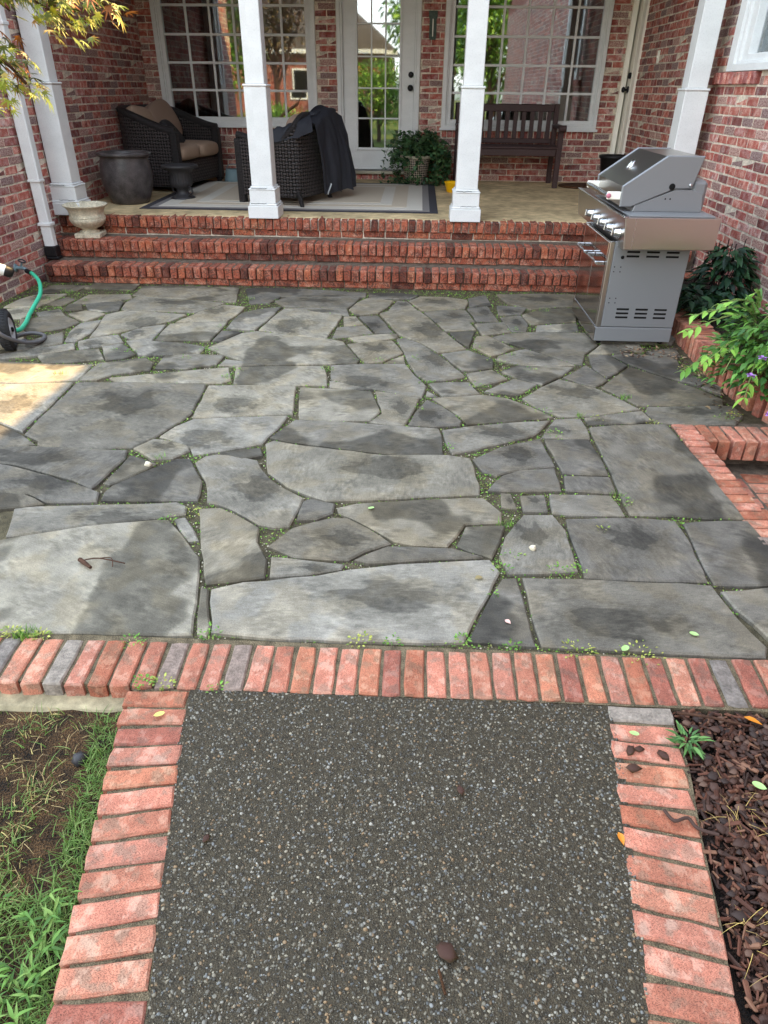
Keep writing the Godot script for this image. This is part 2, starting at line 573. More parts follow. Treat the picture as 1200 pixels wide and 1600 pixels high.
	M.wicker = mat(rgb(74, 68, 68), 0.42, weave, 4.0, weave, 1.3, false)
	M.wicker_trim = mat(rgb(56, 52, 53), 0.55, weave, 9.0, weave, 0.5, false)
	var cloth := picture(256, func(i, x, y):
		var v := 0.86 + 0.12 * (0.5 * float((x + y) % 4) / 3.0 + 0.5 * fine[y * 512 + x] / 255.0)
		return Color(v, v, v))
	M.taupe = mat(rgb(176, 150, 130), 0.95, cloth, 5.0, null, 0.1, false)
	M.taupe_dark = mat(rgb(150, 126, 110), 0.95, cloth, 5.0, null, 0.1, false)
	M.black_cloth = mat(rgb(52, 50, 52), 0.95, cloth, 5.0, null, 0.1, false)
	M.cover = mat(rgb(44, 46, 54), 0.62, cloth, 4.0, bump, 0.1, false)
	M.glaze = mat(rgb(122, 116, 120), 0.34, sandy, 1.5, bump, 0.06, false)
	M.dark_iron = mat(rgb(52, 50, 52), 0.5)
	M.cast_stone = mat(rgb(240, 234, 216), 0.85, slab_tex, 2.0, bump, 0.1, false)
	M.basket_pot = mat(rgb(225, 208, 190), 0.9, weave, 5.0, weave, 0.8, false)
	M.yellow = mat(rgb(240, 186, 16), 0.35)
	M.coir = mat(rgb(134, 92, 60), 0.98, sandy, 5.0, bump, 0.4)
	M.bucket = mat(rgb(110, 130, 136), 0.5)
	M.verdigris = mat(rgb(92, 112, 108), 0.6, slab_tex, 5.0)
	M.hose = mat(rgb(60, 176, 138), 0.4)
	M.rubber = mat(rgb(44, 44, 46), 0.8, null, 1.0, bump, 0.2, false)
	M.grey_hose = mat(rgb(92, 90, 92), 0.5)
	M.rim_grey = mat(rgb(180, 182, 186), 0.45)
	M.rug_sand = mat(rgb(206, 190, 170), 0.95, cloth, 6.0)
	M.rug_pale = mat(rgb(216, 208, 196), 0.95, cloth, 6.0)
	M.rug_grey = mat(rgb(140, 134, 132), 0.95, cloth, 6.0)
	M.rug_dark = mat(rgb(66, 64, 70), 0.95, cloth, 6.0)
	M.grass = leafy(Color(1, 1, 1), 0.6)
	M.leaf = leafy(Color(1, 1, 1), 0.45)
	M.litter = mat(Color.WHITE, 0.7)
	M.litter.vertex_color_use_as_albedo = true
	M.pebble = mat(Color.WHITE, 0.5)
	M.pebble.vertex_color_use_as_albedo = true
	M.roof = mat(rgb(120, 114, 112), 0.95, sandy, 0.8)
	M.far_brick = mat(rgb(190, 168, 160), 0.9, wall_tex, 0.6)
	M.room = mat(rgb(120, 112, 104), 0.9)
	M.asphalt = mat(rgb(92, 92, 92), 0.95, sandy, 1.0)
	var one := Image.create(2, 2, false, Image.FORMAT_RGB8)
	one.fill(Color.WHITE)
	var g := StandardMaterial3D.new()   # coated double glazing: a quarter mirror, the rest clear
	g.transparency = BaseMaterial3D.TRANSPARENCY_ALPHA
	g.albedo_texture = ImageTexture.create_from_image(one)
	g.albedo_color = Color(0.86, 0.9, 0.92, 0.24)
	g.metallic = 1.0
	g.roughness = 0.02
	M.glass = g

func leafy(c: Color, rough: float) -> StandardMaterial3D:
	var m := mat(c, rough)
	m.vertex_color_use_as_albedo = true
	m.cull_mode = BaseMaterial3D.CULL_DISABLED
	m.backlight_enabled = true
	m.backlight = Color(0.55, 0.6, 0.4)
	return m

func tinted(c: Color, rough := 0.5) -> StandardMaterial3D:
	var m := mat(c, rough)
	m.cull_mode = BaseMaterial3D.CULL_DISABLED
	m.backlight_enabled = true
	m.backlight = Color(0.5, 0.55, 0.35)
	return m

func lin(a: float, b: float, c: float, v := 1.0) -> Color:   # sRGB 0..255 to a linear instance colour
	var k := Color(a / 255.0, b / 255.0, c / 255.0).srgb_to_linear()
	return Color(k.r * v, k.g * v, k.b * v)

# ---------------------------------------------------------------- brickwork
func brick_mesh(k: int, s: Vector3, b: float, jit: float) -> ArrayMesh:
	var key := [k, s, b]
	if not unit_meshes.has(key): unit_meshes[key] = box(s, b, jit)
	return unit_meshes[key]

func seen(p: Vector3) -> bool:
	var c := cam_xf.affine_inverse() * p
	if c.z > -0.3: return false
	return absf(c.x / c.z) < 0.57 * 1.04 and absf(c.y / c.z) < 0.752 * 1.04

var cam_xf: Transform3D

func cells(u0: float, u1: float, y0: float, y1: float, holes: Array) -> Array:   # the wall's rectangles between its openings
	var us := [u0, u1]
	for h in holes:
		for e in [h.position.x, h.end.x]:
			if e > u0 and e < u1: us.append(e)
	us.sort()
	var out := []
	for i in us.size() - 1:
		var a: float = us[i]
		var b: float = us[i + 1]
		if b - a < 0.002: continue
		var spans := [[y0, y1]]
		for h in holes:
			if h.position.x < b - 0.001 and h.end.x > a + 0.001:
				var rest := []
				for s in spans:
					if h.end.y <= s[0] or h.position.y >= s[1]: rest.append(s); continue
					if h.position.y > s[0]: rest.append([s[0], h.position.y])
					if h.end.y < s[1]: rest.append([h.end.y, s[1]])
				spans = rest
		for s in spans: out.append(Rect2(a, s[0], b - a, s[1] - s[0]))
	return out

func brick_wall(t: Node3D, o: Vector3, u: Vector3, n: Vector3, length: float, y0: float, y1: float, y_bricks: float, holes: Array, brick_from: float, brick_to: float) -> void:
	# a brick skin in running bond over a mortar body; single bricks where they show largest, the others joined
	var st := mb()
	for c in cells(0.0, length, y0, y1, holes):
		var mid: Vector3 = o + u * (c.position.x + c.size.x * 0.5) + Vector3.UP * (c.position.y + c.size.y * 0.5) + n * (-0.0022 - 0.1)
		add_box(st, Vector3(c.size.x, c.size.y, 0.2), mid, 0.0, Basis(u, Vector3.UP, n))
	part(t, "mortar", done(st), M.wall_mortar)
	var course := 0.0677
	var found := []
	var rows := int(ceil((y1 - y_bricks) / course))
	for row in rows:
		var y := y_bricks + row * course + course * 0.5
		var off := 0.0 if row % 2 else 0.1016
		var s := brick_from - off
		while s < brick_to:
			var pieces := [[maxf(s, brick_from), minf(s + 0.194, brick_to)]]
			for h in holes:
				if y > h.position.y - 0.01 and y < h.end.y + 0.01:
					var rest := []
					for p in pieces:
						if h.end.x <= p[0] or h.position.x >= p[1]: rest.append(p); continue
						if h.position.x - 0.006 > p[0]: rest.append([p[0], h.position.x - 0.006])
						if h.end.x + 0.006 < p[1]: rest.append([h.end.x + 0.006, p[1]])
					pieces = rest
			for p in pieces:
				if p[1] - p[0] < 0.03: continue
				var at: Vector3 = o + u * ((p[0] + p[1]) * 0.5) + Vector3.UP * y + n * (-0.03 + r(-0.001, 0.002))
				var d := at - Vector3(0, 1.5, 0)
				var score := absf(d.normalized().dot(n)) / d.length_squared()
				if not seen(at): score *= 0.01
				found.append([score, at, p[1] - p[0], rng.randi() % M.wall_bricks.size(), rng.randi() % 4, Basis(u, Vector3.UP, n).rotated(n, r(-0.008, 0.008))])
			s += 0.2036
	found.sort_custom(func(a, b): return a[0] > b[0])
	var rest_of := {}
	for i in found.size():
		var f: Array = found[i]
		var mesh := brick_mesh(f[4], Vector3(0.194, 0.0575, 0.06), 0.004, 0.0022)
		var xf := Transform3D(f[5] * Basis.from_scale(Vector3(f[2] / 0.194, 1, 1)), f[1])
		if i < 296 and f[0] > 0.0005:
			var b := part(t, "brick", mesh, M.wall_bricks[f[3]])
			b.transform = xf
		else:
			if not rest_of.has(f[3]): rest_of[f[3]] = mb()
			rest_of[f[3]].append_from(mesh, 0, xf)
	var am := ArrayMesh.new()
	for k in rest_of:
		rest_of[k].commit(am)
		am.surface_set_material(am.get_surface_count() - 1, M.wall_bricks[k])
	var rest := part(t, "brick_remainder", am, null)
	rest.set_meta("kind", "stuff")

func sash(parent: Node3D, called: String, o: Vector3, u: Vector3, n: Vector3, outer: Rect2, glass: Rect2, nx: int, ny: int, frame_out := 0.03, deep := 0.04, bars := true) -> MeshInstance3D:
	# outer: opening in the wall, glass: the glazed field; frame with a stepped profile, muntins and panes as sub-parts
	var B := Basis(u, Vector3.UP, n)
	var st := mb()
	var ring := func(a: Rect2, b: Rect2, z0: float, z1: float):
		var zc := (z0 + z1) * 0.5
		for q in [Rect2(a.position.x, a.position.y, b.position.x - a.position.x, a.size.y), Rect2(b.end.x, a.position.y, a.end.x - b.end.x, a.size.y), Rect2(b.position.x, a.position.y, b.size.x, b.position.y - a.position.y), Rect2(b.position.x, b.end.y, b.size.x, a.end.y - b.end.y)]:
			if q.size.x > 0.001 and q.size.y > 0.001:
				add_box(st, Vector3(q.size.x, q.size.y, z1 - z0), o + u * (q.position.x + q.size.x * 0.5) + Vector3.UP * (q.position.y + q.size.y * 0.5) + n * zc, 0.003, B)
	var m1 := Rect2(outer.position.lerp(glass.position, 0.45), outer.size.lerp(glass.size, 0.45))
	var m2 := Rect2(outer.position.lerp(glass.position, 0.62), outer.size.lerp(glass.size, 0.62))
	ring.call(outer, m1, -0.08, frame_out)
	ring.call(m1, m2, -0.08, frame_out - 0.022)
	ring.call(m2, glass, -0.08, -0.008)
	var w := part(parent, called, done(st), M.white)
	var pw := glass.size.x / nx
	var ph := glass.size.y / ny
	for i in range(1, nx):
		part(w, "muntin", box(Vector3(0.026, glass.size.y, 0.03), 0.004), M.white, o + u * (glass.position.x + pw * i) + Vector3.UP * (glass.position.y + glass.size.y * 0.5) - n * deep, Basis(u, Vector3.UP, n).get_euler())
	for j in range(1, ny):
		part(w, "muntin", box(Vector3(glass.size.x, 0.026, 0.026), 0.004), M.white, o + u * (glass.position.x + glass.size.x * 0.5) + Vector3.UP * (glass.position.y + ph * j) - n * deep, Basis(u, Vector3.UP, n).get_euler())
	for i in nx:
		for j in ny:
			part(w, "pane", box(Vector3(pw, ph, 0.004)), M.glass, o + u * (glass.position.x + pw * (i + 0.5)) + Vector3.UP * (glass.position.y + ph * (j + 0.5)) - n * (deep + 0.002), Basis(u, Vector3.UP, n).get_euler() + Vector3(r(-0.0016, 0.0016), r(-0.0016, 0.0016), 0))
	return w

func header_row(t: Node3D, o: Vector3, u: Vector3, n: Vector3, from: float, to: float, y: float, h: float, out := 0.0) -> void:
	# bricks standing on edge under a window sill
	var c := int(round((to - from) / 0.068))
	for k in c:
		var b := part(t, "sill_brick", brick_mesh(k % 4 + 20, Vector3(0.058, h, 0.09), 0.005, 0.002), M.wall_bricks[[0, 1, 3, 2][rng.randi() % 4]])
		b.transform = Transform3D(Basis(u, Vector3.UP, n), o + u * (from + (k + 0.5) * (to - from) / c) + Vector3.UP * y + n * (out - 0.045 + r(0.0, 0.003)))

# ---------------------------------------------------------------- paving
func slab(tone: String, p: Array) -> void:
	# one flagstone from its outline on the ground (x, z, x, z ...)
	var poly := PackedVector2Array()
	for i in range(0, p.size(), 2): poly.append(Vector2(p[i], -p[i + 1]))
	if area2(poly) < 0.0: poly.reverse()
	var fine := PackedVector2Array()
	for i in poly.size():
		var a := poly[i]
		var b := poly[(i + 1) % poly.size()]
		var k := maxi(1, int(a.distance_to(b) / 0.07))
		var nrm := (b - a).orthogonal().normalized()
		for j in k:
			var q := a.lerp(b, float(j) / k)
			if j > 0: q += nrm * r(-0.0045, 0.0045)
			else: q = q.lerp((a + b + poly[(i + poly.size() - 1) % poly.size()]) / 3.0, 0.02)
			fine.append(q)
	var inner := inset(fine, 0.006)
	var idx := Geometry2D.triangulate_polygon(inner)
	if idx.is_empty():
		inner = fine
		idx = Geometry2D.triangulate_polygon(inner)
	var c := Vector2.ZERO
	var lo := fine[0]
	var hi := fine[0]
	for q in fine:
		c += q / fine.size()
		lo = lo.min(q)
		hi = hi.max(q)
	var tilt := Vector2(r(-0.002, 0.002), r(-0.002, 0.002))
	var top := r(0.001, 0.006)
	var turn := r(-0.35, 0.35) + (0.5 if c.x < -0.6 else 0.0) + (PI / 2 if rng.randf() < 0.12 else 0.0)
	var shift := Vector2(r(0, 1), r(0, 1))
	var patchy: bool = rng.randf() < (0.62 if (hi - lo).length() < 0.75 else 0.4)
	var st := mb()
	st.set_smooth_group(FLAT)
	var at := Vector3(c.x, 0, -c.y)
	var lift := func(q: Vector2, drop: float) -> Vector3:
		return Vector3(q.x - c.x, top + tilt.dot(q - c) - drop, -(q.y - c.y))
	var put := func(q: Vector2, drop: float):
		st.set_uv((q - c).rotated(turn) * 0.75 + shift)
		st.set_uv2(q * 0.42 if patchy else Vector2((q.x - lo.x) / (hi.x - lo.x), (q.y - lo.y) / (hi.y - lo.y)))
		st.add_vertex(lift.call(q, drop))
	for i in range(0, idx.size(), 3):
		var a := inner[idx[i]]
		var b := inner[idx[i + 1]]
		var d := inner[idx[i + 2]]
		if (b - a).cross(d - a) > 0.0:
			put.call(a, 0.0); put.call(d, 0.0); put.call(b, 0.0)
		else:
			put.call(a, 0.0); put.call(b, 0.0); put.call(d, 0.0)
	for i in fine.size():
		var j := (i + 1) % fine.size()
		for k in 2:
			var A := [inner[i], 0.0] if k == 0 else [fine[i], 0.006]
			var B := [inner[j], 0.0] if k == 0 else [fine[j], 0.006]
			var C := [fine[j], 0.006] if k == 0 else [fine[j], 0.04]
			var D := [fine[i], 0.006] if k == 0 else [fine[i], 0.04]
			for q in [A, C, B, A, D, C]: put.call(q[0], q[1])
	var key := "stone_%s%d_%d" % [tone[0], tone.substr(1).to_int(), 4 + rng.randi() % 2 if patchy else rng.randi() % 4]
	part(patio, "flagstone", done(st), M[key], at)
	slabs.append(fine)
	slab_boxes.append(Rect2(lo, hi - lo))

func on_stone(q: Vector2) -> bool:   # q = (x, -z)
	for i in slabs.size():
		if slab_boxes[i].has_point(q) and Geometry2D.is_point_in_polygon(q, slabs[i]): return true
	return false

func rough_brick(k: int, s: Vector3) -> ArrayMesh:
	# a worn paving brick: uneven outline, chipped corners, rounded arrises
	var key := ["rough", k, s]
	if unit_meshes.has(key): return unit_meshes[key]
	var hx := s.x * 0.5
	var hz := s.z * 0.5
	var pts := PackedVector2Array()
	var base := [Vector2(-hx, -hz), Vector2(hx, -hz), Vector2(hx, hz), Vector2(-hx, hz)]
	for i in 4:
		var a: Vector2 = base[i]
		var b: Vector2 = base[(i + 1) % 4]
		var n := 3 if a.distance_to(b) > 0.1 else 2
		for j in n:
			var q := a.lerp(b, (j + (r(-0.15, 0.15) if j else 0.0)) / n)
			if j == 0: q *= 1.0 - r(0.0, 0.05) * 0.06 / maxf(hx, hz)
			pts.append(q + Vector2(r(-0.0024, 0.0024), r(-0.0024, 0.0024)))
	if area2(pts) < 0.0: pts.reverse()
	var inner := inset(pts, 0.0045)
	var st := mb()
	st.set_smooth_group(FLAT)
	var top := s.y * 0.5
	var lift := []
	for q in pts: lift.append(r(-0.0012, 0.0012))
	var v := func(q: Vector2, y: float) -> Vector3: return Vector3(q.x, y, q.y)
	var idx := Geometry2D.triangulate_polygon(inner)
	for i in range(0, idx.size(), 3):
		tri(st, v.call(inner[idx[i]], top + lift[idx[i]]), v.call(inner[idx[i + 1]], top + lift[idx[i + 1]]), v.call(inner[idx[i + 2]], top + lift[idx[i + 2]]), Vector3.UP)
	for i in pts.size():
		var j := (i + 1) % pts.size()
		var o := v.call((pts[i] + pts[j]) * 0.5, 0.0) as Vector3
		quad(st, v.call(inner[i], top + lift[i]), v.call(inner[j], top + lift[j]), v.call(pts[j], top - 0.005), v.call(pts[i], top - 0.005), o.normalized() + Vector3.UP)
		quad(st, v.call(pts[i], top - 0.005), v.call(pts[j], top - 0.005), v.call(pts[j], -top), v.call(pts[i], -top), o)
	unit_meshes[key] = done(st)
	return unit_meshes[key]

func paver(root: Node3D, at: Vector3, yaw: float, s: Vector3, called := "brick", mats: Array = [], greys := 0.0) -> void:
	var m: Material = mats[rng.randi() % mats.size()]
	if greys > 0.0 and rng.randf() < greys: m = M.grey_bricks[rng.randi() % 3]
	var b := part(root, called, rough_brick(rng.randi() % 9, s) if mats == M.path_bricks else brick_mesh(rng.randi() % 6 + 40, s, 0.006, 0.0028), m)
	b.position = at + Vector3(0, r(-0.003, 0.003), 0)
	b.rotation = Vector3(r(-0.015, 0.015), yaw + r(-0.012, 0.012), r(-0.012, 0.012))

# ---------------------------------------------------------------- plants
func leafy_cloud(parent: Node3D, called: String, mesh: Mesh, m: Material, n: int, place: Callable, tints: Array) -> void:
	var xs := []
	var cs := []
	for i in n:
		var xf = place.call(i)
		if xf == null: continue
		xs.append(xf)
		var c: Color = tints[rng.randi() % tints.size()]
		var v := r(0.75, 1.25)
		cs.append(Color(c.r * v, c.g * v, c.b * v))
	scatter(parent, called, mesh, m, xs, cs)

func turned(dir: Vector3, roll := 0.0, s := 1.0) -> Basis:   # +z along dir
	var z := dir.normalized()
	var up := Vector3.UP if absf(z.y) < 0.95 else Vector3.RIGHT
	var x := up.cross(z).normalized()
	var y := z.cross(x)
	return Basis(x, y, z).rotated(z, roll).scaled(Vector3.ONE * s)

func tuft(x: float, z: float, rad: float, n: int, kind := 0) -> void:
	# a weed in the joints: grass blades, or a rosette of small leaves
	for i in n:
		var a := r(0, TAU)
		var d := rad * sqrt(rng.randf())
		var p := Vector3(x + cos(a) * d, -0.006, z + sin(a) * d * 0.7)
		var c: Color = [lin(96, 142, 52), lin(122, 168, 66), lin(84, 124, 50), lin(140, 160, 80)][rng.randi() % 4]
		if kind == 2: c = [lin(176, 178, 90), lin(150, 150, 70), lin(120, 140, 60)][rng.randi() % 3]
		if kind == 0:
			weed_blades[0].append(Transform3D(Basis(Vector3.UP, r(0, TAU)) * Basis.from_scale(Vector3.ONE * r(0.5, 1.1)), p))
			weed_blades[1].append(c)
		else:
			weed_leaves[0].append(Transform3D(turned(Vector3(cos(a), r(0.1, 1.1), sin(a)), r(-0.5, 0.5), r(0.5, 1.2)), p + Vector3(0, r(0.0, 0.025), 0)))
			weed_leaves[1].append(c)

var weed_blades := [[], []]
var weed_leaves := [[], []]

# ================================================================ the scene
func _ready() -> void:
	rng.seed = 20240611
	# camera
	var cam := Camera3D.new()
	cam.name = "camera"
	var p := deg_to_rad(31.9)
	var ro := deg_to_rad(0.6)
	var F := Vector3(0, -sin(p), -cos(p))
	var U := Vector3(0, cos(p), -sin(p))
	var R := Vector3.RIGHT
	var R2 := R * cos(ro) + U * sin(ro)
	var U2 := U * cos(ro) - R * sin(ro)
	cam_xf = Transform3D(Basis(Vector3.UP, deg_to_rad(2.3)) * Basis(R2, U2, -F), Vector3(0, 1.5, 0))
	cam.transform = cam_xf
	cam.fov = rad_to_deg(2.0 * atan(800.0 / 1065.0))
	cam.near = 0.05
	cam.far = 400.0
	add_child(cam)
	cam.current = true
	# sky, sun, exposure
	var env := Environment.new()
	env.background_mode = Environment.BG_SKY
	var skm := ProceduralSkyMaterial.new()
	skm.sky_top_color = Color(0.72, 0.785, 0.85)
	skm.sky_horizon_color = Color(0.97, 0.95, 0.91)
	skm.sky_curve = 0.22
	skm.ground_bottom_color = Color(0.3, 0.32, 0.24)
	skm.ground_horizon_color = Color(0.6, 0.62, 0.56)
	skm.sun_angle_max = 4.0
	var sky := Sky.new()
	sky.sky_material = skm
	env.sky = sky
	env.background_energy_multiplier = 1.6
	env.tonemap_mode = Environment.TONE_MAPPER_LINEAR
	env.tonemap_exposure = 3.6
	env.sdfgi_enabled = true
	env.ssao_enabled = true
	env.ssil_enabled = true
	var we := WorldEnvironment.new()
	we.name = "world"
	we.environment = env
	add_child(we)
	var sun := DirectionalLight3D.new()
	sun.name = "sun"
	sun.light_color = Color(1.0, 0.84, 0.57)
	sun.light_energy = 1.6
	sun.light_angular_distance = 0.5
	sun.shadow_enabled = true
	var to_sun := Vector3(0.735, 1.0, -0.70).normalized()
	sun.transform = Transform3D(Basis.looking_at(-to_sun, Vector3.UP), to_sun * 30.0)
	add_child(sun)

	make_materials()
	setting()
	house()
	porch_things()
	grill()
	hose_and_cart()
	planting()
	litter()
	behind_the_viewer()

func structure(called: String, label: String, category: String) -> Node3D:
	return tag(thing(called, label, category), "", "", "", "structure") as Node3D

# ---------------------------------------------------------------- ground, patio, path, beds
func setting() -> void:
	tag(part(self, "ground", sheet(-120, -120, 120, 120, -0.42), M.soil), "bare earth under and around the whole house and garden", "ground", "", "structure")
	tag(part(self, "lawn", sheet(-80, -0.42, 80, 90, -0.11), M.turf), "sunlit green lawn behind the viewer, mirrored in the door glass", "lawn", "", "structure")
	# patio
	patio = structure("patio", "grey irregular flagstone patio with mossy joints before the porch steps", "patio")
	part_span(patio, "mortar_bed", M.bed_mortar, Vector3(-6.0, -0.3, -6.2), Vector3(1.385, -0.014, -1.6))
	part_span(patio, "mortar_bed", M.bed_mortar, Vector3(1.385, -0.3, -6.2), Vector3(2.3, -0.0145, -3.4))
	stones()
	# soldier course along the patio's front edge
	var edging := structure("brick_edging", "row of salmon bricks on edge between flagstones and garden path", "edging")
	part_span(edging, "mortar", M.path_mortar, Vector3(-2.6, -0.16, -1.615), Vector3(1.9, -0.008, -1.405))
	for k in 64:
		var x := -2.45 + k * 0.0672
		var z := -1.492 - 0.012 * (x + 0.0)
		paver(edging, Vector3(x, -0.047, z - 0.008), r(-0.01, 0.01) - 0.05 * x * (1.0 if absf(x) < 1.2 else 0.6), Vector3(0.0565, 0.094, 0.193), "brick", M.path_bricks, 0.13)
	# the path: exposed aggregate between brick edges that flare to the patio
	var path := structure("garden_path", "dark exposed aggregate path with brick edges leading to patio", "path")
	var zs := [-1.40, -1.20, -1.0, -0.8, -0.6, -0.3, 0.2, 0.9, 1.8]
	var xl := [-0.62, -0.598, -0.55, -0.516, -0.468, -0.45, -0.45, -0.45, -0.45]
	var xr := [0.60, 0.592, 0.556, 0.528, 0.488, 0.47, 0.47, 0.47, 0.47]
	var st := mb()
	for i in zs.size() - 1:
		quad(st, Vector3(xl[i] - 0.17, -0.011, zs[i]), Vector3(xr[i] + 0.17, -0.011, zs[i]), Vector3(xr[i + 1] + 0.17, -0.011, zs[i + 1]), Vector3(xl[i + 1] - 0.17, -0.011, zs[i + 1]), Vector3.UP)
	part(path, "mortar", done(st), M.path_mortar)
	st = mb()
	for i in zs.size() - 1:
		quad(st, Vector3(xl[i], -0.006, zs[i]), Vector3(xr[i], -0.006, zs[i]), Vector3(xr[i + 1], -0.006, zs[i + 1]), Vector3(xl[i + 1], -0.006, zs[i + 1]), Vector3.UP)
	part(path, "aggregate", done(st), M.aggregate)
	path_edge(path, -0.71, -1.358, 1, [2, 3, 5, 7, 9.5, 11, 11.5, 11, 10, 12, 10, 8.5, 5.5])
	path_edge(path, 0.68, -1.372, -1, [1, 2, 5, 5, 3, 8, 11, 10, 12, 11, 11.5, 6])
	# stones in the aggregate
	var xs := []
	var cs := []
	var pebble_tints := [lin(150, 144, 130), lin(128, 122, 110), lin(168, 158, 138), lin(160, 132, 100), lin(176, 170, 158), lin(104, 100, 94), lin(136, 136, 134), lin(124, 110, 90), lin(100, 94, 84), lin(142, 132, 114)]
	for i in 105000:
		var z := r(-1.40, 0.25)
		var k := 0
		while zs[k + 1] < z: k += 1
		var t: float = (z - zs[k]) / (zs[k + 1] - zs[k])
		var x := r(lerpf(xl[k], xl[k + 1], t), lerpf(xr[k], xr[k + 1], t))
		var big := pow(rng.randf(), 6.0)
		var s := 0.0012 + 0.0046 * big
		xs.append(Transform3D(Basis(Vector3(r(-1, 1), r(-1, 1), r(-1, 1)).normalized(), r(0, TAU)) * Basis.from_scale(Vector3(s, s * r(0.4, 0.8), s * r(0.5, 1.0))), Vector3(x, -0.0068, z)))
		var c: Color = pebble_tints[rng.randi() % pebble_tints.size()]
		var v := r(0.3, 0.72) if rng.randf() < 0.95 else r(0.7, 0.9)
		cs.append(Color(c.r * v, c.g * v, c.b * v))
	scatter(path, "pebbles", lump(1.0, 0.15, 3), M.pebble, xs, cs)
	# concrete footing under the front edge
	tag(part_span(self, "footing", M.curb, Vector3(-2.6, -0.2, -1.42), Vector3(-0.80, -0.048, -1.335), 0.01), "tan concrete footing showing under the brick edging at left", "footing", "", "structure")
	tag(part(self, "soil_patch", soil_mesh(-2.4, -1.40, -0.60, 0.9, -0.055, 0.016), M.soil), "bare dark soil of the thin lawn left of the path", "soil", "", "structure")
	tag(part(self, "mulch_bed", soil_mesh(0.62, -1.42, 2.6, 0.9, -0.035, 0.014), M.mulch_soil), "dark mulched planting bed right of the garden path", "bed", "", "structure")
	# the sunken landing at the right and its retaining bricks
	var land := structure("sunken_landing", "sunken brick landing one step below the flagstones at right", "landing")
	part_span(land, "mortar", M.step_mortar, Vector3(1.386, -0.4, -3.42), Vector3(1.50, -0.012, -1.62))
	part_span(land, "mortar", M.step_mortar, Vector3(1.50, -0.4, -3.42), Vector3(3.2, -0.185, -1.62))
	for k in 26:
		paver(land, Vector3(1.444, -0.05, -3.36 + k * 0.0675), 0.03 + PI / 2, Vector3(0.0565, 0.1, 0.115), "brick", M.path_bricks, 0.04)
	for k in 6:
		paver(land, Vector3(1.535 + k * 0.0685, -0.056, -3.29), r(-0.05, 0.05), Vector3(0.056, 0.105, 0.19), "brick", M.path_bricks)
	part_span(land, "mortar", M.step_mortar, Vector3(1.502, -0.19, -3.44), Vector3(1.99, -0.012, -3.30))
	for i in 16:
		for k in 8:
			paver(land, Vector3(1.61 + k * 0.2, -0.206, -3.14 + i * 0.101 + (0.0 if k % 2 else 0.05)), 0.0, Vector3(0.19, 0.05, 0.092), "brick", M.path_bricks, 0.12)
	# raised bed against the right wing
	var bed := structure("raised_bed", "raised planting bed edged with upright bricks beside the right wall", "bed")
	var st2 := mb()
	var e := [Vector3(1.80, 0, -6.1), Vector3(1.87, 0, -5.2), Vector3(1.86, 0, -4.72), Vector3(1.845, 0, -4.4), Vector3(1.835, 0, -4.0), Vector3(1.875, 0, -3.62), Vector3(1.94, 0, -3.36)]
	for i in e.size() - 1:
		var a: Vector3 = e[i] + Vector3(0.1, 0.115, 0)
		var b: Vector3 = e[i + 1] + Vector3(0.1, 0.115, 0)
		quad(st2, a, Vector3(RIGHT + 0.05, 0.16, a.z), Vector3(RIGHT + 0.05, 0.16, b.z), b, Vector3.UP)
		quad(st2, a - Vector3(0.06, 0, 0), a + Vector3(0.1, 0, 0), b + Vector3(0.1, 0, 0), b - Vector3(0.06, 0, 0), Vector3.UP)
	quad(st2, Vector3(2.04, 0.115, -3.36), Vector3(3.2, 0.16, -3.36), Vector3(3.2, -0.2, -3.34), Vector3(2.04, -0.2, -3.34), Vector3.BACK)
	part(bed, "soil", done(st2), M.mulch_soil)
	for i in range(1, e.size() - 1):
		var a: Vector3 = e[i]
		var b: Vector3 = e[i + 1]
		var n := int(a.distance_to(b) / 0.0675)
		for k in n:
			var q := a.lerp(b, (k + 0.5) / n)
			var yaw := atan2(b.x - a.x, b.z - a.z)
			paver(bed, q + Vector3(0.095, 0.055, 0), yaw, Vector3(0.19, 0.15 + r(-0.01, 0.01), 0.057), "brick", M.path_bricks)
	for k in 12:
		paver(bed, Vector3(2.02 + k * 0.0675, 0.01, -3.28), 0.0, Vector3(0.057, 0.2, 0.19), "brick", M.path_bricks)
	for k in 5:
		paver(bed, Vector3(2.02 + k * 0.2, -0.13, -3.27), 0.0, Vector3(0.19, 0.09, 0.19), "brick", M.path_bricks)

func soil_mesh(x0: float, z0: float, x1: float, z1: float, y: float, amp: float) -> ArrayMesh:
	var n := FastNoiseLite.new()
	n.seed = 5
	n.frequency = 6.0
	var st := mb()
	st.set_smooth_group(0)
	var s := 0.05
	var nx := int((x1 - x0) / s)
	var nz := int((z1 - z0) / s)
	var h := func(i: int, k: int) -> Vector3:
		var x := x0 + (x1 - x0) * i / nx
		var z := z0 + (z1 - z0) * k / nz
		return Vector3(x, y + amp * n.get_noise_2d(x, z), z)
	for i in nx:
		for k in nz:
			quad(st, h.call(i, k), h.call(i + 1, k), h.call(i + 1, k + 1), h.call(i, k + 1), Vector3.UP)
	return done(st)

func path_edge(path: Node3D, x: float, z: float, side: int, yaws: Array) -> void:
	# bricks on edge; each row is turned a little as the path narrows towards the viewer
	for k in 30:
		var yaw := deg_to_rad(yaws[mini(k, yaws.size() - 1)]) if k < yaws.size() else deg_to_rad(maxf(0.0, 6.0 - (k - yaws.size()) * 1.5))
		paver(path, Vector3(x, -0.05, z), yaw * side, Vector3(0.183, 0.094, 0.0565), "brick", M.path_bricks, 0.06)
		z += 0.0660
		x += side * (0.0125 if side > 0 else 0.009) * (1.0 if k < 13 else 0.25)

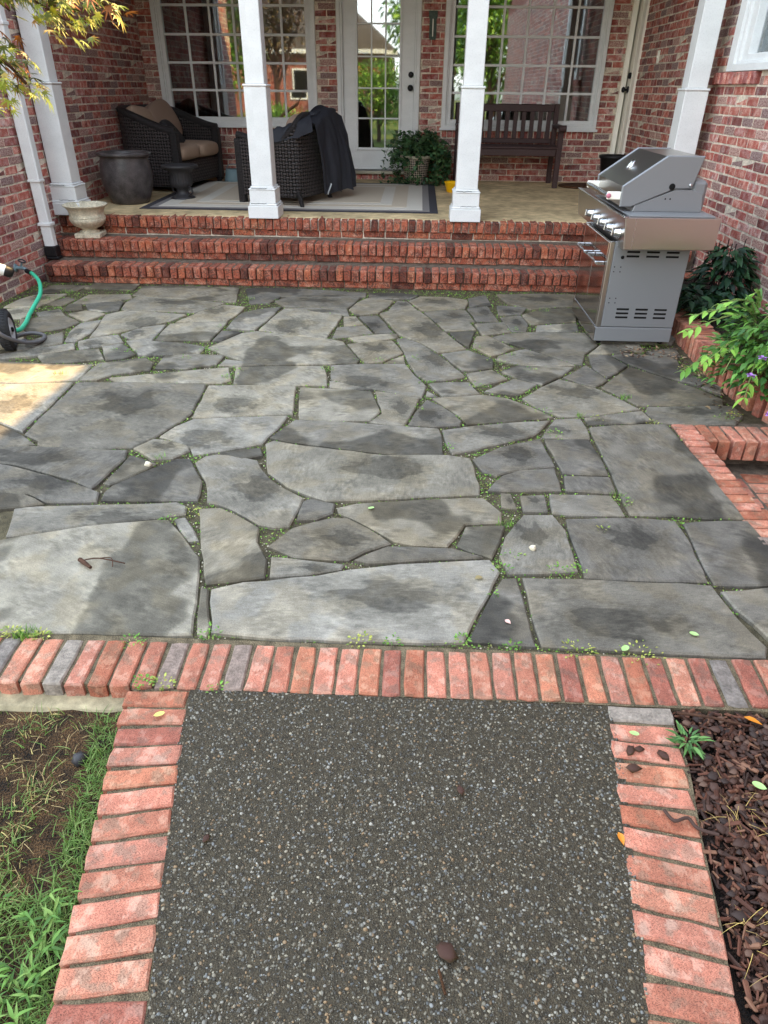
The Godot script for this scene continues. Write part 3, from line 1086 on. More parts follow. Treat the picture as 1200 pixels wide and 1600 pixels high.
func stones() -> void:
	slab("l0", [-1.711, -2.041, -1.573, -2.117, -1.280, -2.236, -1.018, -2.297, -0.966, -2.298, -0.870, -2.180, -0.770, -2.046, -0.708, -1.784, -0.677, -1.624, -0.866, -1.616, -1.157, -1.608, -1.454, -1.606])
	slab("m1", [-1.564, -2.138, -1.635, -2.343, -1.580, -2.361, -1.278, -2.396, -0.975, -2.435, -0.925, -2.404, -0.910, -2.340, -1.088, -2.286, -1.273, -2.241, -1.428, -2.183])
	slab("d2", [-1.874, -2.452, -1.757, -2.461, -1.649, -2.461, -1.583, -2.427, -1.525, -2.386, -1.637, -2.347, -1.701, -2.333, -1.808, -2.331])
	slab("d1", [-2.068, -2.727, -1.894, -2.725, -1.815, -2.703, -1.477, -2.569, -1.337, -2.498, -1.315, -2.419, -1.527, -2.400, -1.631, -2.464, -1.765, -2.473, -1.917, -2.470])
	slab("d1", [-2.249, -2.945, -1.987, -2.890, -1.821, -2.914, -1.605, -2.900, -1.359, -2.899, -1.338, -2.809, -1.372, -2.561, -1.382, -2.522, -1.499, -2.594, -1.838, -2.724, -2.159, -2.780])
	slab("d0", [-1.328, -2.852, -1.174, -2.770, -1.202, -2.713, -1.266, -2.615, -1.317, -2.557, -1.348, -2.571])
	slab("d1", [-1.304, -2.553, -1.209, -2.686, -1.098, -2.823, -1.033, -2.832, -0.973, -2.713, -0.917, -2.618, -0.897, -2.509, -0.892, -2.453, -1.104, -2.435, -1.303, -2.429, -1.315, -2.493])
	slab("m0", [-1.341, -2.916, -1.274, -3.026, -1.173, -3.005, -1.083, -2.961, -1.058, -2.907, -1.115, -2.823, -1.209, -2.807])
	slab("m1", [-1.001, -2.792, -0.974, -2.855, -0.917, -2.882, -0.821, -2.870, -0.712, -2.831, -0.680, -2.754, -0.617, -2.652, -0.536, -2.572, -0.443, -2.498, -0.456, -2.376, -0.471, -2.273, -0.528, -2.264, -0.597, -2.280, -0.659, -2.333, -0.732, -2.390, -0.790, -2.422, -0.851, -2.441, -0.876, -2.540, -0.904, -2.617, -0.959, -2.712])
	slab("l1", [-0.949, -2.303, -0.907, -2.323, -0.846, -2.232, -0.808, -2.160, -0.844, -2.148])
	slab("m2", [-0.873, -2.389, -0.784, -2.404, -0.697, -2.349, -0.589, -2.262, -0.577, -2.159, -0.515, -2.044, -0.503, -1.938, -0.605, -1.909, -0.707, -1.887, -0.781, -2.099])
	slab("l2", [-0.720, -1.875, -0.687, -1.859, -0.645, -1.707, -0.629, -1.663, -0.631, -1.619, -0.664, -1.627])
	slab("l1", [-0.679, -1.858, -0.576, -1.905, -0.320, -1.957, -0.217, -1.998, -0.021, -2.047, 0.158, -2.072, 0.316, -2.095, 0.347, -2.021, 0.259, -1.803, 0.196, -1.639, 0.062, -1.629, -0.082, -1.627, -0.369, -1.620, -0.623, -1.639, -0.629, -1.685, -0.666, -1.792])
	slab("m0", [-0.712, -3.010, -0.676, -3.047, -0.529, -3.002, -0.434, -2.986, -0.119, -2.924, 0.188, -2.944, 0.293, -2.918, 0.322, -2.648, 0.313, -2.576, 0.175, -2.555, -0.046, -2.520, -0.346, -2.480, -0.439, -2.530, -0.534, -2.592, -0.644, -2.715])
	slab("m1", [-0.703, -3.077, -0.612, -3.300, -0.473, -3.294, -0.270, -3.283, -0.069, -3.258, 0.151, -3.239, 0.167, -3.091, 0.166, -2.944, 0.003, -2.934, -0.111, -2.936, -0.355, -2.982, -0.606, -3.035])
	slab("m2", [-0.297, -2.429, -0.223, -2.467, -0.033, -2.501, 0.256, -2.546, 0.329, -2.546, 0.363, -2.488, 0.395, -2.431, 0.389, -2.353, 0.236, -2.330, 0.200, -2.244, 0.160, -2.170, 0.028, -2.172, -0.045, -2.193, -0.125, -2.267, -0.212, -2.341, -0.286, -2.391])
	slab("m0", [0.194, -2.179, 0.236, -2.318, 0.401, -2.338, 0.365, -2.211, 0.326, -2.105, 0.231, -2.150])
	slab("d2", [-0.533, -2.135, -0.462, -2.265, -0.306, -2.355, -0.240, -2.353, -0.153, -2.283, -0.055, -2.180, -0.156, -2.120, -0.212, -2.062, -0.358, -2.064, -0.419, -2.067])
	slab("m1", [-0.506, -2.065, -0.353, -2.047, -0.224, -2.032, -0.233, -2.002, -0.351, -1.961, -0.488, -1.938])
	slab("d1", [-0.194, -2.061, -0.072, -2.157, 0.028, -2.160, 0.175, -2.159, 0.296, -2.104, -0.021, -2.059, -0.138, -2.042])
	slab("d1", [-0.444, -2.473, -0.416, -2.492, -0.306, -2.459, -0.307, -2.385, -0.366, -2.333, -0.450, -2.321])
	slab("m1", [0.482, -2.419, 0.605, -2.425, 0.638, -2.309, 0.637, -2.153, 0.634, -2.040, 0.507, -2.018, 0.373, -2.007, 0.354, -2.123, 0.388, -2.248])
	slab("d1", [0.653, -2.403, 0.841, -2.421, 0.971, -2.425, 1.102, -2.412, 1.112, -2.242, 1.089, -1.999, 1.024, -2.000, 0.823, -1.997, 0.649, -2.002, 0.650, -2.185])
	slab("d1", [1.126, -2.397, 1.298, -2.426, 1.402, -2.429, 1.412, -2.244, 1.399, -1.991, 1.298, -1.994, 1.106, -1.983, 1.113, -2.181])
	slab("d0", [0.422, -1.992, 0.581, -1.992, 0.742, -1.990, 0.981, -1.990, 1.095, -1.981, 1.118, -1.804, 1.157, -1.666, 1.134, -1.618, 1.038, -1.618, 0.935, -1.621, 0.658, -1.627, 0.438, -1.631, 0.427, -1.790])
	slab("d1", [0.206, -1.640, 0.249, -1.750, 0.302, -1.882, 0.351, -1.981, 0.403, -1.987, 0.411, -1.888, 0.416, -1.779, 0.423, -1.631])
	slab("m1", [1.113, -1.948, 1.293, -1.982, 1.461, -1.965, 1.284, -1.598, 1.180, -1.707, 1.163, -1.773, 1.129, -1.851])
	slab("d0", [0.937, -3.312, 1.074, -3.347, 1.359, -3.384, 1.395, -2.864, 1.398, -2.444, 1.255, -2.438, 1.128, -2.450, 0.927, -2.445, 0.928, -2.630, 0.932, -2.966])
	slab("d1", [0.678, -3.143, 0.807, -3.155, 0.904, -3.160, 0.920, -2.964, 0.918, -2.782, 0.708, -2.785])
	slab("d1", [0.708, -2.768, 0.918, -2.765, 0.914, -2.618, 0.693, -2.626])
	slab("m1", [0.617, -2.601, 0.720, -2.603, 0.887, -2.604, 0.901, -2.524, 0.906, -2.439, 0.755, -2.435, 0.605, -2.439])
	slab("d1", [0.302, -2.912, 0.440, -3.042, 0.660, -3.160, 0.688, -2.861, 0.479, -2.800, 0.403, -2.751, 0.340, -2.791])
	slab("d1", [0.347, -2.610, 0.427, -2.753, 0.514, -2.810, 0.682, -2.843, 0.676, -2.629, 0.458, -2.610])
	slab("d0", [0.486, -2.574, 0.596, -2.590, 0.589, -2.447, 0.485, -2.447])
	slab("d0", [0.405, -2.598, 0.451, -2.596, 0.465, -2.469, 0.397, -2.477])
	slab("l0", [-1.379, -4.433, -1.300, -4.594, -1.222, -4.761, -1.124, -4.812, -0.835, -4.721, -0.565, -4.668, -0.477, -4.614, -0.402, -4.418, -0.337, -4.256, -0.349, -4.195, -0.908, -4.123, -1.087, -4.186, -1.250, -4.306])
	slab("l1", [-1.222, -4.088, -1.205, -4.206, -1.072, -4.170, -0.935, -4.126, -1.071, -4.089])
	slab("m1", [-0.517, -4.153, -0.278, -4.196, -0.042, -4.211, 0.022, -4.005, 0.091, -3.841, 0.064, -3.661, -0.065, -3.703, -0.213, -3.767, -0.484, -3.901])
	slab("l0", [-1.107, -4.074, -0.862, -4.112, -0.558, -4.130, -0.511, -3.935, -0.496, -3.805, -0.768, -3.791, -1.057, -3.790])
	slab("l1", [-0.492, -3.882, -0.355, -3.824, -0.221, -3.753, -0.327, -3.756, -0.483, -3.778])
	slab("l0", [-1.196, -3.756, -0.934, -3.778, -0.675, -3.780, -0.656, -3.572, -0.633, -3.378, -0.828, -3.347, -1.160, -3.295, -1.175, -3.473])
	slab("l0", [-0.655, -3.771, -0.458, -3.762, -0.227, -3.735, -0.193, -3.583, -0.163, -3.443, -0.208, -3.327, -0.411, -3.306, -0.593, -3.319])
	slab("m0", [-0.209, -3.729, -0.062, -3.690, 0.052, -3.645, 0.013, -3.437, -0.028, -3.267, -0.123, -3.271, -0.217, -3.296, -0.153, -3.415])
	slab("l1", [-1.259, -3.056, -1.218, -3.180, -1.145, -3.283, -0.893, -3.327, -0.655, -3.357, -0.681, -3.183, -0.709, -3.106, -0.725, -3.012, -0.894, -2.925, -1.033, -2.869, -1.068, -2.941, -1.154, -3.007])
	slab("m1", [-0.916, -2.889, -0.822, -2.936, -0.723, -2.961, -0.698, -2.885, -0.789, -2.836])
	slab("d1", [-0.011, -3.276, 0.026, -3.444, 0.090, -3.625, 0.178, -3.530, 0.240, -3.426, 0.274, -3.339, 0.263, -3.285, 0.124, -3.259])
	slab("m2", [0.120, -3.654, 0.256, -3.681, 0.402, -3.722, 0.554, -3.674, 0.678, -3.552, 0.776, -3.432, 0.509, -3.344, 0.298, -3.311, 0.254, -3.425, 0.178, -3.551])
	slab("m1", [-0.114, -4.721, -0.055, -4.742, 0.052, -4.628, 0.190, -4.372, 0.333, -4.005, 0.206, -3.941, 0.091, -3.926, 0.034, -4.008, -0.031, -4.282, -0.075, -4.513])
	slab("m2", [-0.267, -5.346, -0.183, -5.436, 0.050, -5.449, 0.148, -5.162, 0.216, -4.944, 0.367, -4.526, 0.272, -4.472, 0.170, -4.446, 0.068, -4.619, -0.095, -4.807])
	slab("m1", [0.101, -3.877, 0.225, -3.910, 0.351, -3.911, 0.399, -3.739, 0.272, -3.696, 0.182, -3.683])
	slab("l1", [0.092, -3.752, 0.155, -3.674, 0.083, -3.664])
	slab("m2", [-0.451, -4.574, -0.306, -4.626, -0.144, -4.677, -0.095, -4.542, -0.058, -4.423, -0.190, -4.233, -0.303, -4.210, -0.391, -4.423])
	slab("l2", [-0.175, -4.228, -0.054, -4.378, -0.043, -4.227])
	slab("l2", [-0.458, -4.718, -0.291, -4.799, -0.111, -4.829, -0.100, -4.746, -0.239, -4.664, -0.364, -4.614])
	slab("m1", [-0.570, -4.698, -0.563, -4.954, -0.360, -5.025, -0.286, -4.840, -0.431, -4.754])
	slab("l2", [-0.537, -5.237, -0.441, -5.249, -0.369, -5.052, -0.510, -4.983])
	slab("d1", [-0.421, -5.246, -0.275, -5.293, -0.136, -4.847, -0.272, -4.840])
	slab("l0", [-1.120, -4.847, -1.082, -5.143, -1.031, -5.425, -0.807, -5.356, -0.547, -5.266, -0.577, -4.948, -0.602, -4.684, -0.806, -4.725])
	slab("l1", [-1.363, -4.874, -1.360, -5.121, -1.339, -5.271, -1.214, -5.398, -1.057, -5.477, -1.093, -5.151, -1.143, -4.841])
	slab("d0", [-1.035, -5.474, -1.150, -5.639, -1.063, -5.772, -0.758, -5.798, -0.450, -5.807, -0.478, -5.649, -0.525, -5.483, -0.775, -5.480])
	slab("m1", [-1.014, -5.449, -0.771, -5.469, -0.532, -5.460, -0.495, -5.268, -0.762, -5.353])
	slab("m2", [-0.515, -5.433, -0.466, -5.647, -0.389, -5.789, -0.264, -5.765, -0.162, -5.721, -0.210, -5.515, -0.279, -5.350, -0.440, -5.266])
	slab("d1", [-1.477, -6.036, -1.199, -6.062, -0.799, -6.025, -0.406, -5.957, -0.401, -5.825, -0.779, -5.808, -1.122, -5.786, -1.174, -5.578, -1.333, -5.543])
	slab("d1", [-0.389, -5.952, -0.118, -5.974, 0.045, -5.919, -0.022, -5.790, -0.268, -5.778, -0.376, -5.808])
	slab("m1", [-0.201, -5.451, -0.141, -5.724, -0.054, -5.707, 0.029, -5.470])
	slab("m2", [-0.048, -5.728, 0.045, -5.881, 0.265, -5.886, 0.446, -5.804, 0.452, -5.730, 0.413, -5.533, 0.253, -5.493, 0.063, -5.453])
	slab("d0", [0.076, -5.424, 0.243, -5.479, 0.413, -5.497, 0.473, -5.177, 0.323, -5.154, 0.167, -5.151])
	slab("m0", [0.175, -5.118, 0.306, -5.147, 0.424, -5.149, 0.462, -4.971, 0.332, -4.928, 0.235, -4.918])
	slab("m1", [0.263, -4.899, 0.458, -4.944, 0.385, -4.578, 0.314, -4.704])
	slab("d1", [0.428, -5.534, 0.599, -5.618, 0.650, -5.191, 0.480, -5.178])
	slab("d1", [0.453, -5.846, 0.614, -5.970, 0.636, -5.648, 0.449, -5.575])
	slab("m1", [0.458, -5.123, 0.693, -5.182, 0.717, -4.944, 0.499, -4.842])
	slab("m2", [0.452, -4.812, 0.537, -4.831, 0.694, -4.556, 0.595, -4.446, 0.523, -4.393, 0.411, -4.585])
	slab("m1", [0.192, -4.414, 0.373, -4.503, 0.529, -4.330, 0.511, -4.163, 0.410, -4.120, 0.314, -4.114])
	slab("m0", [0.335, -4.062, 0.505, -4.142, 0.588, -3.984, 0.383, -3.844])
	slab("m1", [0.426, -3.777, 0.625, -3.993, 0.756, -3.904, 0.621, -3.720])
	slab("m2", [0.844, -5.382, 1.032, -5.564, 1.319, -5.616, 1.242, -5.231, 0.879, -5.122])
	slab("l1", [0.922, -5.115, 1.240, -5.200, 1.213, -4.992, 0.894, -4.968])
	slab("d1", [0.670, -5.307, 0.835, -5.369, 0.865, -5.143, 0.824, -4.942, 0.720, -4.944])
	slab("d1", [0.675, -5.650, 0.923, -5.605, 0.847, -5.409, 0.658, -5.366])
	slab("d2", [0.703, -5.999, 1.076, -6.056, 1.399, -6.055, 1.327, -5.666, 1.162, -5.641, 0.939, -5.548, 0.774, -5.723])
	slab("d0", [0.560, -4.807, 0.697, -4.904, 0.947, -4.952, 1.253, -4.956, 1.281, -4.673, 1.152, -4.482, 1.098, -4.273, 1.046, -4.291, 0.913, -4.433, 0.766, -4.588, 0.623, -4.720])
	slab("m1", [0.567, -4.410, 0.769, -4.567, 0.907, -4.421, 1.050, -4.254, 0.757, -4.226, 0.543, -4.326])
	slab("m1", [0.555, -4.114, 0.678, -4.227, 0.840, -4.221, 1.031, -4.222, 0.921, -4.050, 0.782, -3.902, 0.630, -4.016])
	slab("d1", [0.928, -4.035, 1.113, -4.264, 1.194, -4.005, 1.093, -3.878, 1.013, -3.939])
	slab("m0", [0.634, -3.689, 0.761, -3.859, 0.898, -4.007, 0.999, -3.938, 1.103, -3.859, 1.195, -3.714, 1.272, -3.572, 1.101, -3.506, 0.935, -3.449, 0.816, -3.441, 0.696, -3.561])
	slab("d1", [1.172, -4.471, 1.236, -4.476, 1.311, -4.463, 1.382, -4.275, 1.285, -4.141, 1.196, -4.040, 1.147, -4.220])
	slab("d2", [1.128, -3.883, 1.243, -4.064, 1.387, -4.257, 1.540, -4.092, 1.699, -3.900, 1.788, -3.739, 1.761, -3.658, 1.527, -3.639, 1.272, -3.620, 1.203, -3.753])
	slab("l0", [1.175, -4.484, 1.307, -4.702, 1.442, -4.728, 1.575, -4.727, 1.574, -4.575, 1.337, -4.500])
	slab("d1", [1.324, -4.470, 1.422, -4.518, 1.740, -4.451, 1.708, -4.202, 1.801, -4.012, 1.733, -3.949, 1.559, -4.086, 1.400, -4.298])
	slab("d0", [1.320, -3.611, 1.548, -3.629, 1.810, -3.658, 1.810, -3.508, 1.730, -3.402, 1.544, -3.382, 1.308, -3.395, 1.290, -3.539])
	slab("m1", [0.937, -3.434, 1.090, -3.490, 1.277, -3.550, 1.299, -3.426, 1.198, -3.376, 0.939, -3.342])
	slab("m1", [0.669, -3.169, 0.776, -3.407, 0.915, -3.423, 0.924, -3.311, 0.915, -3.165, 0.794, -3.166])
	slab("m1", [0.165, -3.222, 0.345, -3.291, 0.535, -3.339, 0.748, -3.381, 0.633, -3.185, 0.455, -3.083, 0.208, -2.950, 0.179, -3.091])
	slab("d0", [-1.984, -3.752, -1.644, -3.780, -1.401, -3.779, -1.213, -3.773, -1.194, -3.564, -1.178, -3.351, -1.200, -3.257, -1.282, -3.037, -1.349, -2.930, -1.488, -2.911, -1.628, -2.905, -1.817, -2.918, -1.843, -2.978, -1.944, -3.042, -1.960, -3.207, -1.962, -3.379])
	slab("l1", [-2.528, -3.698, -2.335, -3.695, -2.160, -3.725, -2.003, -3.751, -1.979, -3.446, -1.974, -3.249, -1.965, -3.068, -2.107, -3.152, -2.283, -3.234])
	slab("l0", [-2.806, -4.076, -2.605, -4.080, -2.319, -4.055, -2.005, -4.060, -1.988, -3.788, -2.169, -3.736, -2.343, -3.706, -2.598, -3.705])
	slab("d1", [-2.216, -3.176, -2.119, -3.144, -2.013, -3.081, -1.835, -2.936, -1.887, -2.913, -1.993, -2.902, -2.064, -2.909])
	slab("m0", [-1.986, -3.788, -1.991, -3.991, -1.991, -4.080, -1.723, -4.204, -1.638, -4.108, -1.621, -3.986, -1.728, -3.933, -1.821, -3.894, -1.880, -3.798])
	slab("l0", [-1.824, -3.840, -1.637, -3.908, -1.437, -3.976, -1.147, -4.072, -1.081, -3.855, -1.125, -3.805, -1.434, -3.789, -1.766, -3.789])
	slab("m1", [-1.603, -4.012, -1.619, -4.258, -1.425, -4.293, -1.228, -4.281, -1.237, -4.111, -1.407, -4.019])
	slab("l1", [-1.976, -4.532, -1.860, -4.548, -1.584, -4.517, -1.395, -4.441, -1.397, -4.312, -1.672, -4.250, -1.791, -4.253])
	slab("l1", [-2.094, -4.402, -1.977, -4.471, -1.809, -4.265, -1.869, -4.179, -1.963, -4.140])
	slab("l0", [-2.435, -4.192, -2.283, -4.292, -2.094, -4.357, -1.986, -4.169, -2.190, -4.081, -2.339, -4.064])
	slab("l1", [-2.657, -4.222, -2.489, -4.340, -2.306, -4.463, -2.250, -4.340, -2.457, -4.189, -2.734, -4.070, -2.794, -4.139])
	slab("l1", [-2.301, -4.501, -2.203, -4.610, -2.081, -4.669, -1.984, -4.511, -2.091, -4.419, -2.220, -4.335])
	slab("m1", [-2.671, -4.353, -2.601, -4.538, -2.489, -4.692, -2.383, -4.450, -2.490, -4.355, -2.605, -4.263])
	slab("d2", [-2.944, -4.968, -2.798, -5.059, -2.645, -5.089, -2.470, -4.934, -2.507, -4.797, -2.582, -4.726, -2.722, -4.660, -2.873, -4.804])
	slab("l1", [-2.392, -4.491, -2.454, -4.716, -2.460, -4.917, -2.335, -5.006, -2.290, -4.692, -2.316, -4.487])
	slab("l0", [-2.256, -4.582, -2.301, -4.847, -2.364, -5.129, -2.257, -5.263, -2.016, -5.238, -1.747, -5.186, -1.806, -5.040, -1.883, -4.933, -2.003, -4.822, -2.085, -4.719])
	slab("l1", [-2.068, -4.672, -1.967, -4.851, -1.824, -4.935, -1.810, -4.723, -1.803, -4.562, -1.940, -4.551])
	slab("l0", [-1.788, -4.558, -1.800, -4.751, -1.801, -4.940, -1.610, -4.999, -1.386, -5.038, -1.395, -4.780, -1.402, -4.579])
	slab("l2", [-1.775, -4.986, -1.674, -5.263, -1.532, -5.492, -1.345, -5.441, -1.360, -5.234, -1.396, -5.066])
	slab("m0", [-2.296, -5.283, -2.338, -5.489, -2.318, -5.693, -1.935, -5.631, -1.529, -5.554, -1.611, -5.394, -1.698, -5.256])
	slab("m2", [-2.369, -5.731, -2.378, -6.045, -1.964, -6.070, -1.531, -6.049, -1.453, -5.584, -1.887, -5.634, -2.305, -5.707])
	slab("d1", [-1.389, -4.580, -1.379, -4.805, -1.220, -4.792, -1.318, -4.567])
	slab("l2", [-2.658, -5.141, -2.563, -5.250, -2.370, -5.173, -2.444, -4.959])
	slab("l1", [-2.644, -5.430, -2.504, -5.494, -2.370, -5.531, -2.304, -5.263, -2.428, -5.222, -2.554, -5.264])
	slab("m2", [-2.756, -5.444, -2.738, -5.710, -2.392, -5.761, -2.331, -5.625, -2.492, -5.511, -2.654, -5.445])
	slab("m2", [-2.721, -5.218, -2.775, -5.419, -2.670, -5.429, -2.592, -5.264])
	slab("d2", [-2.961, -5.402, -2.878, -5.634, -2.773, -5.565, -2.810, -5.365])
	slab("l2", [-3.243, -5.283, -3.235, -5.529, -3.175, -5.669, -2.925, -5.731, -2.946, -5.504, -2.974, -5.316])
	slab("l2", [-3.306, -5.182, -3.029, -5.299, -2.926, -5.152, -2.947, -4.986, -3.218, -5.016])
	slab("m1", [-2.913, -5.154, -2.764, -5.256, -2.661, -5.104, -2.844, -5.057])
	slab("d2", [-3.209, -5.716, -3.182, -6.010, -2.856, -6.024, -2.886, -5.850, -3.036, -5.761])
	slab("m2", [-2.871, -5.932, -2.828, -6.131, -2.438, -6.134, -2.418, -5.902])
	slab("l2", [-3.284, -4.955, -3.089, -5.017, -2.884, -4.804, -2.720, -4.646, -2.676, -4.375, -2.902, -4.272])
	slab("m1", [1.726, -3.934, 1.803, -4.005, 1.863, -3.944, 1.805, -3.819])
	slab("d1", [1.584, -4.570, 1.808, -4.663, 1.779, -4.461, 1.606, -4.499])
	slab("m1", [1.265, -5.290, 1.732, -5.260, 1.966, -5.013, 1.812, -4.753, 1.276, -4.740])
	slab("d1", [1.409, -2.226, 1.474, -2.221, 1.466, -2.003, 1.404, -2.001])
	slab("l1", [-2.145, -1.680, -2.168, -2.111, -2.674, -2.111, -2.642, -1.680])
	slab("l0", [-2.702, -1.680, -2.683, -2.111, -3.274, -2.111, -3.280, -1.680])
	slab("l0", [-3.274, -1.680, -3.329, -2.111, -3.795, -2.111, -3.818, -1.680])
	slab("l0", [-3.855, -1.680, -3.836, -2.111, -4.398, -2.111, -4.391, -1.680])
	slab("l0", [-4.431, -1.680, -4.462, -2.111, -5.271, -2.111, -5.279, -1.680])
	slab("l2", [-2.379, -2.151, -2.429, -2.585, -2.984, -2.585, -2.959, -2.151])
	slab("l2", [-3.030, -2.151, -3.016, -2.585, -3.609, -2.585, -3.599, -2.151])
	slab("l1", [-3.618, -2.151, -3.664, -2.585, -4.217, -2.585, -4.182, -2.151])
	slab("l2", [-4.221, -2.151, -4.218, -2.585, -4.823, -2.585, -4.791, -2.151])
	slab("l2", [-2.619, -2.625, -2.640, -3.005, -3.461, -3.005, -3.437, -2.625])
	slab("l2", [-3.510, -2.625, -3.502, -3.005, -4.060, -3.005, -4.068, -2.625])
	slab("l2", [-4.113, -2.625, -4.136, -3.005, -4.701, -3.005, -4.710, -2.625])
	slab("l2", [-2.942, -3.045, -2.889, -3.543, -3.407, -3.543, -3.383, -3.045])
	slab("l1", [-3.447, -3.045, -3.406, -3.543, -4.008, -3.543, -4.030, -3.045])
	slab("l2", [-4.054, -3.045, -4.090, -3.543, -4.895, -3.543, -4.878, -3.045])
	slab("l2", [-3.152, -3.583, -3.190, -4.030, -3.770, -4.030, -3.767, -3.583])
	slab("l1", [-3.750, -3.583, -3.776, -4.030, -4.312, -4.030, -4.326, -3.583])
	slab("l0", [-4.374, -3.583, -4.375, -4.030, -5.194, -4.030, -5.164, -3.583])
	slab("l1", [-3.415, -4.070, -3.431, -4.475, -3.925, -4.475, -3.877, -4.070])
	slab("l1", [-3.928, -4.070, -3.955, -4.475, -4.532, -4.475, -4.518, -4.070])
	slab("l0", [-4.559, -4.070, -4.569, -4.475, -5.187, -4.475, -5.191, -4.070])
	slab("l1", [-3.732, -4.515, -3.716, -5.025, -4.173, -5.025, -4.195, -4.515])
	slab("l1", [-4.257, -4.515, -4.204, -5.025, -4.791, -5.025, -4.765, -4.515])

func TUFTS() -> Array:
	return [
		[-1.361, -5.670, 0.048, 32, 0],
		[-1.381, -4.886, 0.040, 19, 1],
		[-1.362, -4.372, 0.072, 40, 1],
		[-2.953, -5.791, 0.056, 48, 0],
		[-2.983, -5.560, 0.080, 40, 0],
		[-3.001, -5.440, 0.048, 24, 2],
		[-2.674, -5.525, 0.040, 20, 0],
		[-1.178, -2.826, 0.028, 32, 0],
		[-0.525, -4.065, 0.040, 40, 1],
		[-0.222, -4.239, 0.040, 20, 1],
		[0.541, -4.269, 0.064, 48, 1],
		[0.639, -4.412, 0.048, 32, 1],
		[0.712, -3.484, 0.064, 32, 1],
		[0.914, -3.454, 0.024, 28, 0],
		[1.233, -3.727, 0.032, 48, 0],
		[-0.127, -6.178, 0.056, 40, 2],
		[-2.545, -6.187, 0.048, 24, 2],
		[-0.891, -2.360, 0.040, 32, 2],
		[-0.973, -2.296, 0.032, 16, 1],
		[0.356, -2.034, 0.040, 40, 1],
		[0.402, -2.125, 0.048, 40, 1],
		[0.400, -2.339, 0.032, 32, 0],
		[0.913, -2.547, 0.048, 56, 1],
		[0.907, -2.600, 0.032, 24, 0],
		[0.626, -2.041, 0.040, 36, 1],
		[0.555, -2.033, 0.040, 28, 1],
		[1.107, -2.391, 0.032, 24, 1],
		[-1.210, -1.594, 0.042, 104, 0],
		[-1.254, -1.598, 0.030, 48, 2],
		[-1.155, -1.588, 0.030, 48, 2],
		[-0.619, -1.633, 0.036, 48, 1],
		[-0.849, -1.572, 0.036, 40, 1],
		[-0.142, -1.620, 0.036, 40, 2],
		[-0.030, -1.627, 0.030, 19, 1],
		[0.184, -1.638, 0.036, 32, 1],
		[0.544, -1.615, 0.060, 48, 2],
		[0.742, -1.611, 0.072, 48, 2],
		[0.344, -1.618, 0.030, 24, 1],
		[0.190, -3.021, 0.032, 28, 1],
		[-1.097, -3.892, 0.048, 48, 1],
		[-1.083, -4.003, 0.040, 32, 1],
		[1.748, -4.224, 0.072, 72, 2],
		[1.821, -4.150, 0.048, 40, 2],
		[1.774, -4.069, 0.040, 24, 0],
		[1.685, -3.463, 0.056, 48, 1],
		[1.764, -3.510, 0.040, 40, 2],
		[1.716, -4.702, 0.040, 36, 1],
		[-1.977, -4.020, 0.032, 16, 2],
		[-2.135, -3.874, 0.048, 32, 0],
		[-1.466, -4.212, 0.040, 20, 1],
		[-1.859, -4.310, 0.048, 32, 1],
		[-1.973, -4.327, 0.032, 19, 1],
		[-1.143, -5.647, 0.024, 11, 1],
		[1.035, -5.494, 0.040, 24, 0],
		[0.724, -4.981, 0.040, 24, 1],
		[0.748, -4.131, 0.048, 32, 1],
		[0.388, -3.837, 0.048, 32, 1],
		[0.097, -3.869, 0.048, 32, 1],
		[0.048, -3.483, 0.032, 17, 1],
		[0.025, -4.318, 0.040, 24, 1],
		[-0.345, -4.230, 0.032, 16, 1],
		[0.437, -4.541, 0.048, 20, 1],
		[0.992, -3.417, 0.040, 19, 2],
		[0.751, -3.203, 0.048, 24, 1],
		[-3.059, -5.494, 0.040, 16, 0],
		[-3.018, -5.251, 0.040, 12, 2],
		[-3.472, -5.993, 0.024, 9, 2],
		[-0.761, -1.408, 0.030, 48, 1],
		[-0.703, -1.406, 0.036, 40, 2],
		[-0.540, -1.402, 0.030, 24, 1],
		[-2.743, -6.171, 0.040, 12, 1],
		[-0.484, -6.014, 0.040, 11, 1],
		[1.286, -3.379, 0.032, 24, 2],
		[0.307, -1.882, 0.024, 16, 1],
		[0.780, -2.315, 0.024, 19, 2]
	]


# ---------------------------------------------------------------- the house
func fy(z: float) -> float:   # the porch floor rises a little towards the house
	return 0.468 + (-6.8 - z) * 0.0105

